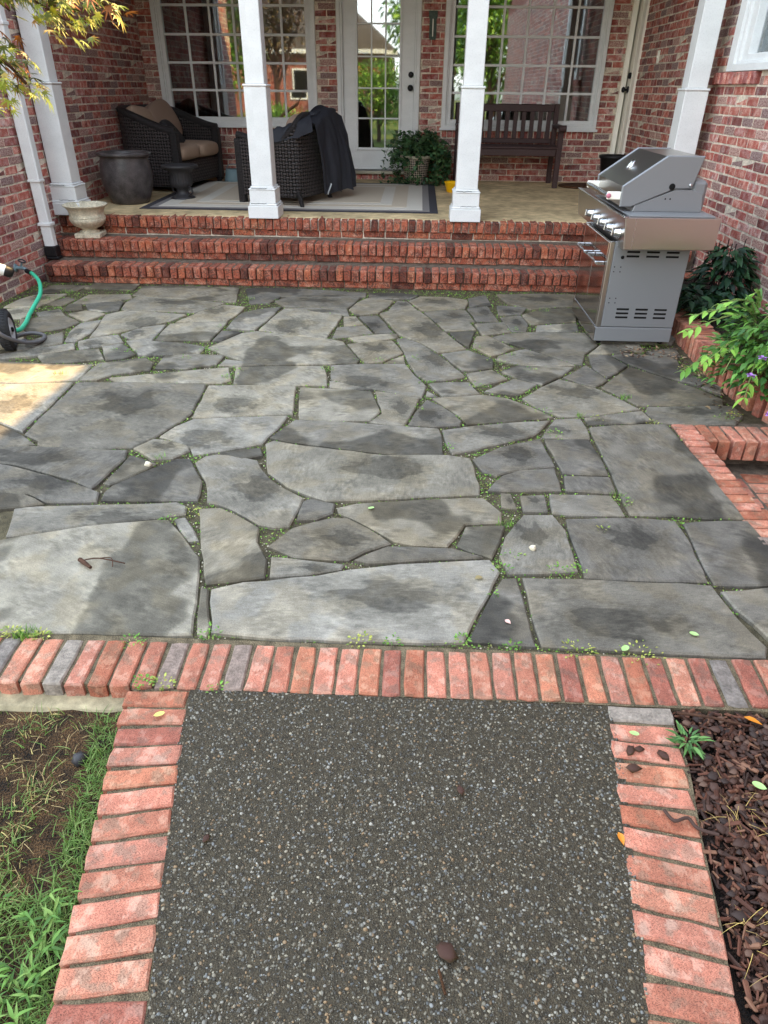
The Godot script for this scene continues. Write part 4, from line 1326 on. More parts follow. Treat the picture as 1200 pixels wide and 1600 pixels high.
func house() -> void:
	# three steps
	var steps := thing("brick_steps", "three wide red brick steps up from the patio to the porch", "steps")
	var fronts := [-6.1, -6.4, -6.71]
	var extra := {}
	for i in 3:
		var y: float = i * 0.155
		var z: float = fronts[i]
		var x0 := -3.26 if i == 0 else -3.34
		part_span(steps, "mortar", M.step_mortar if i < 2 else M.wall_mortar, Vector3(x0 - 0.02, -0.02 if i == 0 else y - 0.1, z - 0.5), Vector3(2.46, y + 0.149, z - 0.021))
		var n := int((2.44 - x0) / 0.2036)
		for k in n:
			var at := Vector3(x0 + (k + 0.5) * 0.2036, y + 0.031, z - 0.055)
			if at.x < 1.55: paver(steps, at, 0.0, Vector3(0.194, 0.058, 0.09), "brick", M.step_bricks)
			else: extra[extra.size()] = [at, Vector3(0.194, 0.058, 0.09)]
		n = int((2.44 - x0) / 0.0695)
		for k in n:
			var at := Vector3(x0 + (k + 0.5) * 0.0695, y + 0.1085, z - 0.083)
			if at.x < 1.5: paver(steps, at, 0.0, Vector3(0.059, 0.093, 0.194), "brick", M.step_bricks)
			else: extra[extra.size()] = [at, Vector3(0.059, 0.093, 0.194)]
	var st := mb()
	for k in extra: add_box(st, extra[k][1], extra[k][0], 0.006, Basis.IDENTITY, 0.002)
	part(steps, "brick_remainder", done(st), M.step_bricks[0]).set_meta("kind", "stuff")
	# porch slab
	st = mb()
	add_prism(st, PackedVector2Array([Vector2(6.79, 0.2), Vector2(11.0, 0.2), Vector2(11.0, fy(-11.0)), Vector2(6.8, fy(-6.8)), Vector2(6.79, fy(-6.8) - 0.01)]), 5.8, Transform3D(Basis(Vector3(0, 0, -1), Vector3(0, 1, 0), Vector3(1, 0, 0)), Vector3(-0.43, 0, 0)))
	tag(part(self, "porch_floor", done(st), M.porch_slab), "tan concrete porch floor above the brick steps", "floor", "", "structure")

	# back wall with two gridded windows and a glazed door
	var back := thing("brick_wall", "porch back wall of tumbled red brick holding the glazed door", "wall", Vector3.ZERO, 0.0, "brick walls of the house")
	var O := Vector3(LEFT, 0, BACK)
	var u := Vector3.RIGHT
	var n := Vector3.BACK
	var x := func(v: float) -> float: return v - LEFT
	var wl := Rect2(x.call(-3.17), 1.075, 1.913, 1.875)
	var wr := Rect2(x.call(0.265), 1.075, 1.89, 1.875)
	var dr := Rect2(x.call(-1.005), 0.56, 0.99, 2.15)
	var hole_l := Rect2(wl.position.x, 1.075, wl.size.x, 1.875)
	var hole_r := Rect2(wr.position.x, 1.075, wr.size.x, 1.875)
	brick_wall(back, O, u, n, 5.73, 0.2, 3.25, 0.50, [hole_l, hole_r, dr, Rect2(wl.position.x, 0.98, wl.size.x, 0.1), Rect2(wr.position.x, 0.98, wr.size.x, 0.1)], 0.0, 5.72)
	for h in [wl, wr]:
		part_span(back, "mortar", M.wall_mortar, O + Vector3(h.position.x, 0.975, -0.2), O + Vector3(h.end.x, 1.074, -0.004))
		header_row(back, O, u, n, h.position.x + 0.01, h.end.x - 0.01, 1.027, 0.092)
		sash(back, "window", O, u, n, h, Rect2(h.position.x + 0.11, 1.175, 1.685, 1.685), 6, 6)
		part_span(back, "sill", M.white, O + Vector3(h.position.x - 0.02, 1.06, -0.06), O + Vector3(h.end.x + 0.02, 1.088, 0.055), 0.004)
	door(back, O, u, n, dr)
	# wall thermometer beside the door
	var th := thing("thermometer", "weathered green wall thermometer between the door and right window", "thermometer", Vector3(0.119, 1.98, BACK + 0.004))
	part(th, "plate", prism(PackedVector2Array([Vector2(-0.035, 0), Vector2(0.035, 0), Vector2(0.042, 0.03), Vector2(0.04, 0.2), Vector2(0.05, 0.215), Vector2(0.05, 0.275), Vector2(-0.05, 0.275), Vector2(-0.05, 0.215), Vector2(-0.04, 0.2), Vector2(-0.042, 0.03)]), 0.014, 0.003), M.verdigris, Vector3(0, 0, 0.008))
	part(th, "tube", box(Vector3(0.012, 0.17, 0.008), 0.003), M.cream, Vector3(0, 0.115, 0.018))
	# rooms behind the glass
	var room := thing("dim_room", "dim room seen through the porch windows and glazed door", "room")
	part_span(room, "back_wall", M.room, Vector3(-3.6, 0.3, -14.1), Vector3(2.9, 3.3, -14.0))
	part_span(room, "side_wall", M.room, Vector3(-3.7, 0.3, -14.0), Vector3(-3.6, 3.3, -9.95))
	part_span(room, "side_wall", M.room, Vector3(2.9, 0.3, -14.0), Vector3(3.0, 3.3, -9.95))
	part_span(room, "ceiling", M.room, Vector3(-3.7, 3.3, -14.1), Vector3(3.0, 3.4, -9.9))
	part_span(room, "floor", M.room, Vector3(-3.59, 0.38, -13.99), Vector3(2.89, 0.485, -11.0))
	var arm := thing("armchair", "pale armchair behind the lower right panes of the bench window", "armchair", Vector3(1.92, 0.49, -10.5), 0.5)
	part(arm, "seat", pillow(Vector3(0.6, 0.35, 0.6)), M.rug_pale, Vector3(0, 0.35, 0))
	part(arm, "backrest", pillow(Vector3(0.6, 0.6, 0.18)), M.rug_pale, Vector3(0, 0.66, -0.25))
	for s in [-1, 1]: part(arm, "armrest", pillow(Vector3(0.16, 0.5, 0.6)), M.rug_pale, Vector3(0.32 * s, 0.4, 0))
	part(arm, "base", box(Vector3(0.6, 0.2, 0.6), 0.02), M.rug_grey, Vector3(0, 0.1, 0))

	# left wing
	var lw := thing("brick_wall", "left wing wall of tumbled red brick behind the hose spigot", "wall", Vector3.ZERO, 0.0, "brick walls of the house")
	brick_wall(lw, Vector3(LEFT, 0, -5.2), Vector3(0, 0, -1), Vector3.RIGHT, 4.5, -0.3, 3.25, -0.02, [], 0.0, 4.5)
	part_span(lw, "wing_body", M.far_brick, Vector3(-9.0, -0.3, -14.0), Vector3(LEFT - 0.21, 3.2, -5.205))
	# right wing with a window
	var rw := thing("brick_wall", "tall right wing wall of red brick behind the grill", "wall", Vector3.ZERO, 0.0, "brick walls of the house")
	var RO := Vector3(RIGHT, 0, -9.42)
	var wz := Rect2(9.42 - 6.645, 1.633, 1.5, 1.35)
	brick_wall(rw, RO, Vector3(0, 0, 1), Vector3.LEFT, 14.3, -0.4, 3.25, -0.02, [wz, Rect2(9.42 - 6.9, 1.545, 0.87, 0.09)], 0.0, 14.3)
	sash(rw, "window", RO, Vector3(0, 0, 1), Vector3.LEFT, wz, Rect2(wz.position.x + 0.26, 1.745, 1.0, 1.1), 2, 2, 0.035, 0.07)
	part_span(rw, "mortar", M.wall_mortar, Vector3(RIGHT + 0.2, 1.544, -6.9), Vector3(RIGHT + 0.012, 1.634, -6.03))
	header_row(rw, RO, Vector3(0, 0, 1), Vector3.LEFT, 9.42 - 6.89, 9.42 - 6.05, 1.588, 0.082, 0.035)
	part_span(rw, "wing_body", M.far_brick, Vector3(RIGHT + 0.6, -0.4, -14.0), Vector3(9.0, 5.4, 4.88))
	part_span(rw, "upper_wall", M.far_brick, Vector3(RIGHT + 0.002, 3.25, -9.42), Vector3(RIGHT + 0.62, 5.4, 4.88))
	part_span(rw, "end_wall", M.far_brick, Vector3(RIGHT + 0.21, -0.4, 4.68), Vector3(RIGHT + 0.62, 3.25, 4.88))
	part_span(rw, "room_wall", M.room, Vector3(RIGHT + 0.55, 0.3, -9.0), Vector3(RIGHT + 0.6, 3.2, 4.6))
	# side door in the corner
	var sd := thing("side_door", "narrow cream side door with dark knob in the right porch corner", "door", Vector3(RIGHT, 0, 0))
	part_span(sd, "slab", M.cream, Vector3(-0.02, fy(-9.9) + 0.03, -10.5), Vector3(0.07, 2.55, -9.584))
	part_span(sd, "casing", M.cream, Vector3(-0.025, fy(-9.5), -9.54), Vector3(0.03, 2.66, -9.40), 0.004)
	part_span(sd, "casing", M.cream, Vector3(-0.012, fy(-9.5), -9.58), Vector3(0.028, 2.6, -9.542), 0.004)
	part_span(sd, "casing", M.cream, Vector3(-0.095, fy(-9.7), -9.72), Vector3(-0.045, 2.66, -9.68), 0.003)
	part_span(sd, "jamb", M.cream, Vector3(-0.10, fy(-9.9), -9.95), Vector3(-0.085, 2.66, -9.7))
	part_span(sd, "outer_wall", M.room, Vector3(0.08, 0.2, -10.6), Vector3(0.2, 3.3, -9.43))
	part_span(sd, "back_jamb", M.room, Vector3(-0.11, 0.2, -10.7), Vector3(0.2, 3.3, -10.52))
	var kn := part(sd, "knob", lathe([Vector2(0.001, 0), Vector2(0.034, 0.001), Vector2(0.034, 0.012), Vector2(0.013, 0.016), Vector2(0.012, 0.035), Vector2(0.028, 0.045), Vector2(0.03, 0.062), Vector2(0.02, 0.074), Vector2(0.001, 0.076)], 20), M.black, Vector3(-0.02, 1.505, -9.64), Vector3(0, 0, PI / 2))
	part(sd, "deadbolt", lathe([Vector2(0.001, 0), Vector2(0.032, 0.001), Vector2(0.032, 0.02), Vector2(0.026, 0.03), Vector2(0.001, 0.031)], 20), M.black, Vector3(-0.02, 1.645, -9.62), Vector3(0, 0, PI / 2))
	var sw := thing("switch_plate", "small cream switch plate on the right porch wall", "switch", Vector3(RIGHT - 0.002, 1.80, -8.7))
	part(sw, "plate", box(Vector3(0.008, 0.115, 0.075), 0.003), M.cream, Vector3(-0.004, 0, 0))
	part(sw, "toggle", box(Vector3(0.014, 0.02, 0.01), 0.002), M.cream, Vector3(-0.012, 0, 0))

	# porch ceiling and roof, right wing roof, left wing roof (they shade the patio)
	var roof := thing("porch_roof", "porch roof and white ceiling carried by the four columns", "roof")
	part_span(roof, "ceiling", M.white, Vector3(LEFT, 3.25, -9.9), Vector3(RIGHT, 3.32, -6.45))
	part_span(roof, "beam", M.white, Vector3(LEFT, 2.95, -6.93), Vector3(RIGHT, 3.25, -6.68), 0.01)
	st = mb()
	add_prism(st, PackedVector2Array([Vector2(6.38, 3.14), Vector2(6.38, 3.36), Vector2(14, 7.2), Vector2(22, 3.36), Vector2(22, 3.2)]), 14.0, Transform3D(Basis(Vector3(0, 0, -1), Vector3(0, 1, 0), Vector3(1, 0, 0)), Vector3(-2.0, 0, 0)))
	part(roof, "shingles", done(st), M.roof)
	var rr := thing("wing_roof", "shingled roof over the tall right wing", "roof")
	st = mb()
	add_prism(st, PackedVector2Array([Vector2(2.06, 5.4), Vector2(9.4, 5.4), Vector2(9.4, 5.6), Vector2(5.7, 7.4), Vector2(2.06, 5.6)]), 19.4, Transform3D(Basis.IDENTITY, Vector3(0, 0, -4.6)))
	part(rr, "shingles", done(st), M.roof)

	# four columns
	var labels := ["white square column standing against the left wing wall", "white square column between the wicker chair and loveseat", "white square column in front of the wooden bench", "white square column behind the grill hood"]
	for i in 4:
		column(Vector3(-3.24 + 1.84 * i, fy(-6.8) + 0.002, -6.81), labels[i])

	# downspout down the left wall
	var ds := thing("downspout", "white square downspout with black boot beside the left column", "downspout", Vector3(LEFT + 0.075, 0, -6.33))
	part(ds, "pipe", tube_rect([Vector3(0, 3.1, 0), Vector3(0, 0.8, 0)], 0.1, 0.085), M.white)
	part(ds, "pipe", tube_rect([Vector3(0, 0.795, 0), Vector3(0, 0.25, 0)], 0.09, 0.075), M.white)
	part(ds, "joint", box(Vector3(0.108, 0.02, 0.093), 0.003), M.white, Vector3(0, 0.797, 0))
	part(ds, "boot", tube_rect([Vector3(0, 0.27, 0), Vector3(0, 0.18, 0.0), Vector3(0.01, 0.157, 0.0)], 0.11, 0.095), M.black)
	for y in [0.45, 1.9]: part(ds, "strap", box(Vector3(0.113, 0.025, 0.098), 0.003), M.white, Vector3(0, y, 0))

func tube_rect(pts: Array, a: float, b: float) -> ArrayMesh:
	var st := mb()
	for i in pts.size() - 1:
		var d: Vector3 = pts[i + 1] - pts[i]
		add_box(st, Vector3(a, d.length(), b), (pts[i] + pts[i + 1]) * 0.5, 0.008)
	return done(st)

func door(back: Node3D, O: Vector3, u: Vector3, n: Vector3, dr: Rect2) -> void:
	var B := Basis(u, Vector3.UP, n)
	var st := mb()
	var x0 := dr.position.x
	var x1 := dr.end.x
	for q in [[x0, x0 + 0.045, 0.03], [x0 + 0.045, x0 + 0.068, 0.012], [x1 - 0.045, x1, 0.03], [x1 - 0.068, x1 - 0.045, 0.012]]:
		add_box(st, Vector3(q[1] - q[0], dr.size.y - 0.05, 0.11 + q[2]), O + Vector3((q[0] + q[1]) * 0.5, dr.position.y + dr.size.y * 0.5 + 0.025, (q[2] - 0.11) * 0.5), 0.004)
	add_box(st, Vector3(x1 - x0 - 0.092, 0.1, 0.14), O + Vector3((x0 + x1) * 0.5, dr.end.y - 0.05, -0.04), 0.004)
	part(back, "door_frame", done(st), M.white)
	part_span(back, "threshold", M.steel, O + Vector3(x0, 0.56, -0.14), O + Vector3(x1, 0.605, 0.05), 0.006)
	var c := int(0.99 / 0.068)
	part_span(back, "mortar", M.wall_mortar, O + Vector3(x0, 0.42, -0.14), O + Vector3(x1, 0.559, 0.0))
	for k in c:
		var b := part(back, "sill_brick", brick_mesh(k % 4 + 20, Vector3(0.058, 0.06, 0.09), 0.005, 0.002), M.wall_bricks[k % 4])
		b.position = O + Vector3(x0 + (k + 0.5) * 0.99 / c, 0.526, -0.035)
	# the leaf: stiles and rails round one field of eighteen lights
	var L0 := x0 + 0.07
	var L1 := x1 - 0.07
	var y0 := 0.612
	var y1 := dr.end.y - 0.1
	var g := Rect2(-0.765 - LEFT, 0.855, 0.505, 1.60)
	st = mb()
	for q in cells(L0, L1, y0, y1, [g]):
		add_box(st, Vector3(q.size.x, q.size.y, 0.044), O + Vector3(q.position.x + q.size.x * 0.5, q.position.y + q.size.y * 0.5, -0.055), 0.0)
	for q in [Rect2(g.position.x - 0.028, g.position.y - 0.028, 0.03, g.size.y + 0.056), Rect2(g.end.x - 0.002, g.position.y - 0.028, 0.03, g.size.y + 0.056)]:
		add_box(st, Vector3(q.size.x, q.size.y, 0.02), O + Vector3(q.position.x + q.size.x * 0.5, q.position.y + q.size.y * 0.5, -0.026), 0.005)
	for yy in [g.position.y - 0.013, g.end.y + 0.013]:
		add_box(st, Vector3(g.size.x - 0.004, 0.03, 0.02), O + Vector3(g.position.x + g.size.x * 0.5, yy, -0.0265), 0.005)
	var leaf := part(back, "door", done(st), M.white)
	for i in range(1, 3): part(leaf, "muntin", box(Vector3(0.017, g.size.y, 0.03), 0.003), M.white, O + Vector3(g.position.x + g.size.x * i / 3.0, g.position.y + g.size.y * 0.5, -0.05))
	for j in range(1, 5): part(leaf, "muntin", box(Vector3(g.size.x, 0.017, 0.026), 0.003), M.white, O + Vector3(g.position.x + g.size.x * 0.5, g.position.y + g.size.y * j / 5.0, -0.05))
	for i in 3:
		for j in 5:
			part(leaf, "pane", box(Vector3(g.size.x / 3.0, g.size.y / 5.0, 0.004)), M.glass, O + Vector3(g.position.x + g.size.x * (i + 0.5) / 3.0, g.position.y + g.size.y * (j + 0.5) / 5.0, -0.052), Vector3(r(-0.001, 0.001), r(-0.001, 0.001), 0))
	part(leaf, "knob", lathe([Vector2(0.001, 0), Vector2(0.034, 0.001), Vector2(0.034, 0.012), Vector2(0.013, 0.016), Vector2(0.012, 0.035), Vector2(0.028, 0.045), Vector2(0.03, 0.062), Vector2(0.02, 0.074), Vector2(0.001, 0.076)], 20), M.black, Vector3(-0.126, 1.50, BACK - 0.034), Vector3(PI / 2, 0, 0))
	part(leaf, "deadbolt", lathe([Vector2(0.001, 0), Vector2(0.032, 0.001), Vector2(0.032, 0.02), Vector2(0.026, 0.03), Vector2(0.001, 0.031)], 20), M.black, Vector3(-0.122, 1.635, BACK - 0.034), Vector3(PI / 2, 0, 0))

func column(at: Vector3, label: String) -> void:
	var t := thing("porch_column", label, "column", at, 0.0, "white porch columns")
	var h := 1.5 - at.y
	var st := mb()
	add_box(st, Vector3(0.275, 0.105, 0.275), Vector3(0, 0.0525, 0), 0.004)
	add_box(st, Vector3(0.256, 0.02, 0.256), Vector3(0, 0.115, 0), 0.007)
	part(t, "base", done(st), M.white)
	st = mb()
	add_box(st, Vector3(0.236, 0.11, 0.236), Vector3(0, 0.18, 0), 0.004)
	add_box(st, Vector3(0.246, 0.014, 0.246), Vector3(0, 0.242, 0), 0.006)
	add_box(st, Vector3(0.218, 0.016, 0.218), Vector3(0, 0.257, 0), 0.006)
	part(t, "plinth", done(st), M.white)
	st = mb()
	add_box(st, Vector3(0.192, h - 0.266, 0.192), Vector3(0, (h + 0.264) * 0.5, 0), 0.005)
	part(t, "lower_shaft", done(st), M.white)
	st = mb()
	add_box(st, Vector3(0.207, 0.018, 0.207), Vector3(0, h + 0.009, 0), 0.006)
	part(t, "band", done(st), M.white)
	for k in 2:   # the paint has split along the mouldings
		var line := []
		var y: float = [0.127, 0.25][k]
		var half: float = [0.128, 0.123][k]
		var from := r(-0.9, -0.2)
		for j in 9: line.append(Vector3(half * clampf(from + j * 0.14, -1.0, 1.0), y + r(-0.003, 0.003), half + 0.0002))
		part(t, "paint_crack", tube(line, 0.0016, 4), M.hole)
	part_span(t, "upper_shaft", M.white, Vector3(-0.081, h + 0.018, -0.081), Vector3(0.081, 2.95 - at.y, 0.081), 0.005)

# ---------------------------------------------------------------- on the porch
func shell(path: Array, hs: Array, bottom: float, thick: float) -> ArrayMesh:
	# an upright wall of even thickness along a path on the floor; hs: its height at each point
	var st := mb()
	st.set_smooth_group(FLAT)
	var n := path.size()
	var inn := []
	for i in n:
		var t: Vector3 = (path[mini(i + 1, n - 1)] - path[maxi(i - 1, 0)]).normalized()
		inn.append(path[i] + Vector3(-t.z, 0, t.x) * thick)
	for i in n - 1:
		var o: Vector3 = (path[i] - inn[i])
		var a0: Vector3 = path[i] + Vector3.UP * bottom
		var a1: Vector3 = path[i + 1] + Vector3.UP * bottom
		var b0: Vector3 = path[i] + Vector3.UP * hs[i]
		var b1: Vector3 = path[i + 1] + Vector3.UP * hs[i + 1]
		var c0: Vector3 = inn[i] + Vector3.UP * bottom
		var c1: Vector3 = inn[i + 1] + Vector3.UP * bottom
		var d0: Vector3 = inn[i] + Vector3.UP * hs[i]
		var d1: Vector3 = inn[i + 1] + Vector3.UP * hs[i + 1]
		quad(st, a0, a1, b1, b0, o)
		quad(st, c0, c1, d1, d0, -o)
		quad(st, b0, b1, d1, d0, Vector3.UP)
		quad(st, a0, a1, c1, c0, Vector3.DOWN)
	for e in [0, n - 1]:
		var t: Vector3 = path[e] - path[1 if e == 0 else n - 2]
		quad(st, path[e] + Vector3.UP * bottom, inn[e] + Vector3.UP * bottom, inn[e] + Vector3.UP * hs[e], path[e] + Vector3.UP * hs[e], t)
	return done(st)

func flat_curve(pts: Array, n := 6) -> Array:
	return curve(pts, n)

func rim_over(path: Array, hs: Array, rad: float, thick: float) -> ArrayMesh:
	var pts := []
	for i in path.size():
		var t: Vector3 = (path[mini(i + 1, path.size() - 1)] - path[maxi(i - 1, 0)]).normalized()
		pts.append(path[i] + Vector3(-t.z, 0, t.x) * thick * 0.5 + Vector3.UP * hs[i])
	return tube(pts, rad, 10)

func porch_things() -> void:
	# loveseat in the left corner
	var z := -8.84
	var t := thing("wicker_loveseat", "dark brown wicker loveseat with taupe cushions in the left porch corner", "loveseat", Vector3(-2.90, fy(z), z), deg_to_rad(-10))
	var pts := flat_curve([Vector3(0.38, 0, 0.56), Vector3(0.1, 0, 0.575), Vector3(-0.18, 0, 0.555), Vector3(-0.34, 0, 0.40), Vector3(-0.385, 0, 0.15), Vector3(-0.385, 0, -0.15), Vector3(-0.34, 0, -0.40), Vector3(-0.18, 0, -0.555), Vector3(0.1, 0, -0.575), Vector3(0.38, 0, -0.56)])
	var hs := []
	for q in pts:
		var k := smooth(0.42, -0.36, q.x)
		hs.append(0.59 + 0.19 * k)
	part(t, "wicker_shell", shell(pts, hs, 0.05, 0.065), M.wicker)
	part(t, "rim", rim_over(pts, hs, 0.042, 0.065), M.wicker_trim)
	for s in [-1, 1]:
		part(t, "front_post", box(Vector3(0.085, 0.56, 0.085), 0.012), M.wicker_trim, Vector3(0.36, 0.31, 0.53 * s))
		part(t, "leg", box(Vector3(0.05, 0.06, 0.05), 0.008), M.wicker_trim, Vector3(0.35, 0.03, 0.52 * s))
		part(t, "leg", box(Vector3(0.05, 0.06, 0.05), 0.008), M.wicker_trim, Vector3(-0.26, 0.03, 0.42 * s))
	part(t, "apron", box(Vector3(0.04, 0.22, 1.0), 0.01), M.wicker, Vector3(0.35, 0.17, 0))
	part(t, "seat_deck", box(Vector3(0.66, 0.05, 1.0), 0.01), M.wicker_trim, Vector3(0.03, 0.27, 0))
	for s in [-1, 1]:
		var c := tag(part(self, "seat_cushion", pillow(Vector3(0.66, 0.17, 0.5), 0.4), M.taupe), "plump taupe seat cushion on the %s half of the wicker loveseat" % ["far", "near"][0 if s < 0 else 1], "cushion", "loveseat cushions") as Node3D
		c.transform = t.transform * Transform3D(Basis.IDENTITY, Vector3(0.09, 0.375, 0.252 * s))
	var pl := [[Vector3(-0.17, 0.61, 0.22), Vector3(0.2, 0.42, 0.46), 0.42, M.taupe, "creased taupe back pillow at the near end of the loveseat"], [Vector3(-0.15, 0.63, -0.2), Vector3(0.2, 0.46, 0.5), 0.4, M.taupe_dark, "large upright taupe back pillow at the far end of the loveseat"]]
	for q in pl:
		var c := tag(part(self, "back_pillow", pillow(q[1], 0.5), q[3]), q[4], "pillow", "loveseat pillows") as Node3D
		c.transform = t.transform * Transform3D(Basis(Vector3(0, 0, 1), q[2]).rotated(Vector3.RIGHT, 0.25 if q[0].z < 0 else -0.1), q[0])
	var dp := tag(part(self, "throw_pillow", pillow(Vector3(0.13, 0.32, 0.34), 0.5), M.black_cloth), "small charcoal throw pillow leaning on the loveseat back", "pillow", "loveseat pillows") as Node3D
	dp.transform = t.transform * Transform3D(Basis(Vector3(0, 0, 1), 0.7).rotated(Vector3.UP, 0.3), Vector3(0.05, 0.54, -0.02))

	# armchair seen from behind, a grill cover thrown over it
	z = -7.73
	var ch := thing("wicker_armchair", "dark wicker armchair turned away behind the second column", "armchair", Vector3(-1.35, fy(z), z), 2.805)
	pts = flat_curve([Vector3(0.35, 0, 0.34), Vector3(0.0, 0, 0.345), Vector3(-0.24, 0, 0.34), Vector3(-0.325, 0, 0.26), Vector3(-0.345, 0, 0.0), Vector3(-0.325, 0, -0.26), Vector3(-0.24, 0, -0.34), Vector3(0.0, 0, -0.345), Vector3(0.35, 0, -0.34)])
	hs = []
	for q in pts: hs.append(0.56 + 0.06 * smooth(0.1, 0.35, q.x) + 0.15 * smooth(-0.12, -0.34, q.x) * smooth(0.46, 0.16, absf(q.z)) + 0.08 * smooth(-0.1, -0.3, q.x))
	part(ch, "wicker_shell", shell(pts, hs, 0.085, 0.055), M.wicker)
	part(ch, "rim", rim_over(pts, hs, 0.032, 0.055), M.wicker_trim)
	for s in [-1, 1]:
		part(ch, "front_post", box(Vector3(0.07, 0.58, 0.075), 0.01), M.wicker_trim, Vector3(0.34, 0.3, 0.315 * s))
		part(ch, "leg", tube([Vector3(-0.29, 0.14, 0.30 * s), Vector3(-0.345, 0.0, 0.33 * s)], [0.028, 0.02], 8), M.wicker_trim)
	part(ch, "seat_deck", box(Vector3(0.6, 0.05, 0.58), 0.01), M.wicker_trim, Vector3(0.03, 0.28, 0))
	part(ch, "seat_cushion", pillow(Vector3(0.58, 0.15, 0.56), 0.4), M.taupe, Vector3(0.05, 0.375, 0))
	part(ch, "back_pillow", pillow(Vector3(0.17, 0.40, 0.52), 0.5), M.taupe_dark, Vector3(-0.2, 0.60, 0), Vector3(0, 0, 0.2))
	drape()

	# pots and urns on the left
	var pot := thing("glazed_planter", "large charcoal glazed barrel planter between column and loveseat", "planter", Vector3(-2.93, fy(-7.5), -7.5))
	part(pot, "body", lathe([Vector2(0.001, 0), Vector2(0.165, 0), Vector2(0.182, 0.012), Vector2(0.21, 0.07), Vector2(0.243, 0.17), Vector2(0.252, 0.26), Vector2(0.243, 0.35), Vector2(0.228, 0.41), Vector2(0.228, 0.422)], 40), M.glaze)
	part(pot, "rim", lathe([Vector2(0.228, 0.422), Vector2(0.252, 0.43), Vector2(0.262, 0.445), Vector2(0.258, 0.458), Vector2(0.245, 0.464), Vector2(0.225, 0.46), Vector2(0.215, 0.44), Vector2(0.21, 0.3)], 40), M.glaze)
	part(pot, "potting_soil", lathe([Vector2(0.212, 0.31), Vector2(0.001, 0.32)], 24), M.mulch_soil)
	var ur := thing("iron_urn", "small black footed urn in front of the wicker loveseat", "urn", Vector3(-2.47, fy(-7.8), -7.78))
	var st := mb()
	add_lathe(st, [Vector2(0.001, 0), Vector2(0.125, 0), Vector2(0.13, 0.012), Vector2(0.118, 0.028), Vector2(0.08, 0.045), Vector2(0.06, 0.07), Vector2(0.062, 0.1), Vector2(0.085, 0.118)], 32)
	part(ur, "foot", done(st), M.dark_iron)
	st = mb()
	add_lathe(st, [Vector2(0.085, 0.118), Vector2(0.112, 0.14), Vector2(0.118, 0.17), Vector2(0.112, 0.24), Vector2(0.118, 0.27), Vector2(0.15, 0.292)], 96, Vector3.ZERO, 0.06, 0.13, 0.26)
	part(ur, "bowl", done(st), M.dark_iron)
	part(ur, "rim", lathe([Vector2(0.15, 0.292), Vector2(0.182, 0.302), Vector2(0.188, 0.315), Vector2(0.18, 0.328), Vector2(0.16, 0.33), Vector2(0.15, 0.31), Vector2(0.001, 0.27)], 40), M.dark_iron)
	for s in [-1, 1]: part(ur, "handle", tube(curve([Vector3(0.105 * s, 0.13, 0), Vector3(0.15 * s, 0.11, 0), Vector3(0.15 * s, 0.07, 0), Vector3(0.085 * s, 0.04, 0)], 5), 0.008, 6), M.dark_iron, Vector3.ZERO, Vector3(0, -0.6, 0))
	var cu := thing("stone_urn", "cream cast stone urn on a square plinth on the brick steps", "urn", Vector3(-3.0, 0.308, -6.57))
	st = mb()
	add_box(st, Vector3(0.225, 0.042, 0.225), Vector3(0, 0.021, 0), 0.006)
	part(cu, "plinth", done(st), M.cast_stone, Vector3.ZERO, Vector3(0, 0.12, 0))
	part(cu, "foot", lathe([Vector2(0.085, 0.042), Vector2(0.088, 0.05), Vector2(0.066, 0.06), Vector2(0.062, 0.07), Vector2(0.085, 0.08)], 32), M.cast_stone)
	st = mb()
	add_lathe(st, [Vector2(0.085, 0.08), Vector2(0.125, 0.1), Vector2(0.15, 0.13), Vector2(0.16, 0.16), Vector2(0.152, 0.168)], 96, Vector3.ZERO, 0.045, 0.09, 0.15)
	part(cu, "bowl", done(st), M.cast_stone)
	part(cu, "neck", lathe([Vector2(0.152, 0.168), Vector2(0.158, 0.172), Vector2(0.15, 0.18), Vector2(0.148, 0.2), Vector2(0.158, 0.235), Vector2(0.178, 0.258), Vector2(0.192, 0.266), Vector2(0.194, 0.274), Vector2(0.186, 0.279), Vector2(0.16, 0.262), Vector2(0.14, 0.2), Vector2(0.001, 0.19)], 48), M.cast_stone)
	# little bucket at the back wall
	var bk := thing("metal_bucket", "small dull grey metal bucket at the back wall under the left window", "bucket", Vector3(-2.27, fy(-9.2), -9.25))
	part(bk, "body", lathe([Vector2(0.001, 0), Vector2(0.115, 0), Vector2(0.118, 0.02), Vector2(0.09, 0.14), Vector2(0.08, 0.145), Vector2(0.001, 0.146)], 28), M.bucket)
	part(bk, "handle", tube(curve([Vector3(-0.085, 0.14, 0), Vector3(-0.05, 0.19, 0), Vector3(0.05, 0.19, 0), Vector3(0.085, 0.14, 0)], 4), 0.005, 6), M.bucket)
	var vt := thing("wall_outlet", "round pale outlet cover low on the back wall by the bucket", "outlet", Vector3(-2.02, fy(-9.7) + 0.14, BACK + 0.003), 0.0)
	part(vt, "cover", lathe([Vector2(0.001, 0.03), Vector2(0.03, 0.026), Vector2(0.045, 0.0)], 20), M.cast_stone, Vector3.ZERO, Vector3(PI / 2, 0, 0))

	# rug
	var rug := thing("porch_rug", "flat woven outdoor rug with dark border under the wicker chairs", "rug", Vector3(-1.255, fy(-8.2), -8.2))
	for q in [[2.92, 2.16, "dark_border", M.rug_dark, 0.004], [2.76, 2.02, "grey_band", M.rug_grey, 0.007], [2.62, 1.9, "pale_band", M.rug_pale, 0.010], [2.3, 1.62, "sand_band", M.rug_sand, 0.013], [2.0, 1.4, "pale_band", M.rug_pale, 0.016], [1.75, 1.18, "centre", M.rug_sand, 0.019]]:
		part(rug, q[2], box(Vector3(q[0], 0.005, q[1])), q[3], Vector3(0, q[4], 0), Vector3(0.0105, 0, 0))

	bench()

	# ivy in a basket pot
	z = -9.36
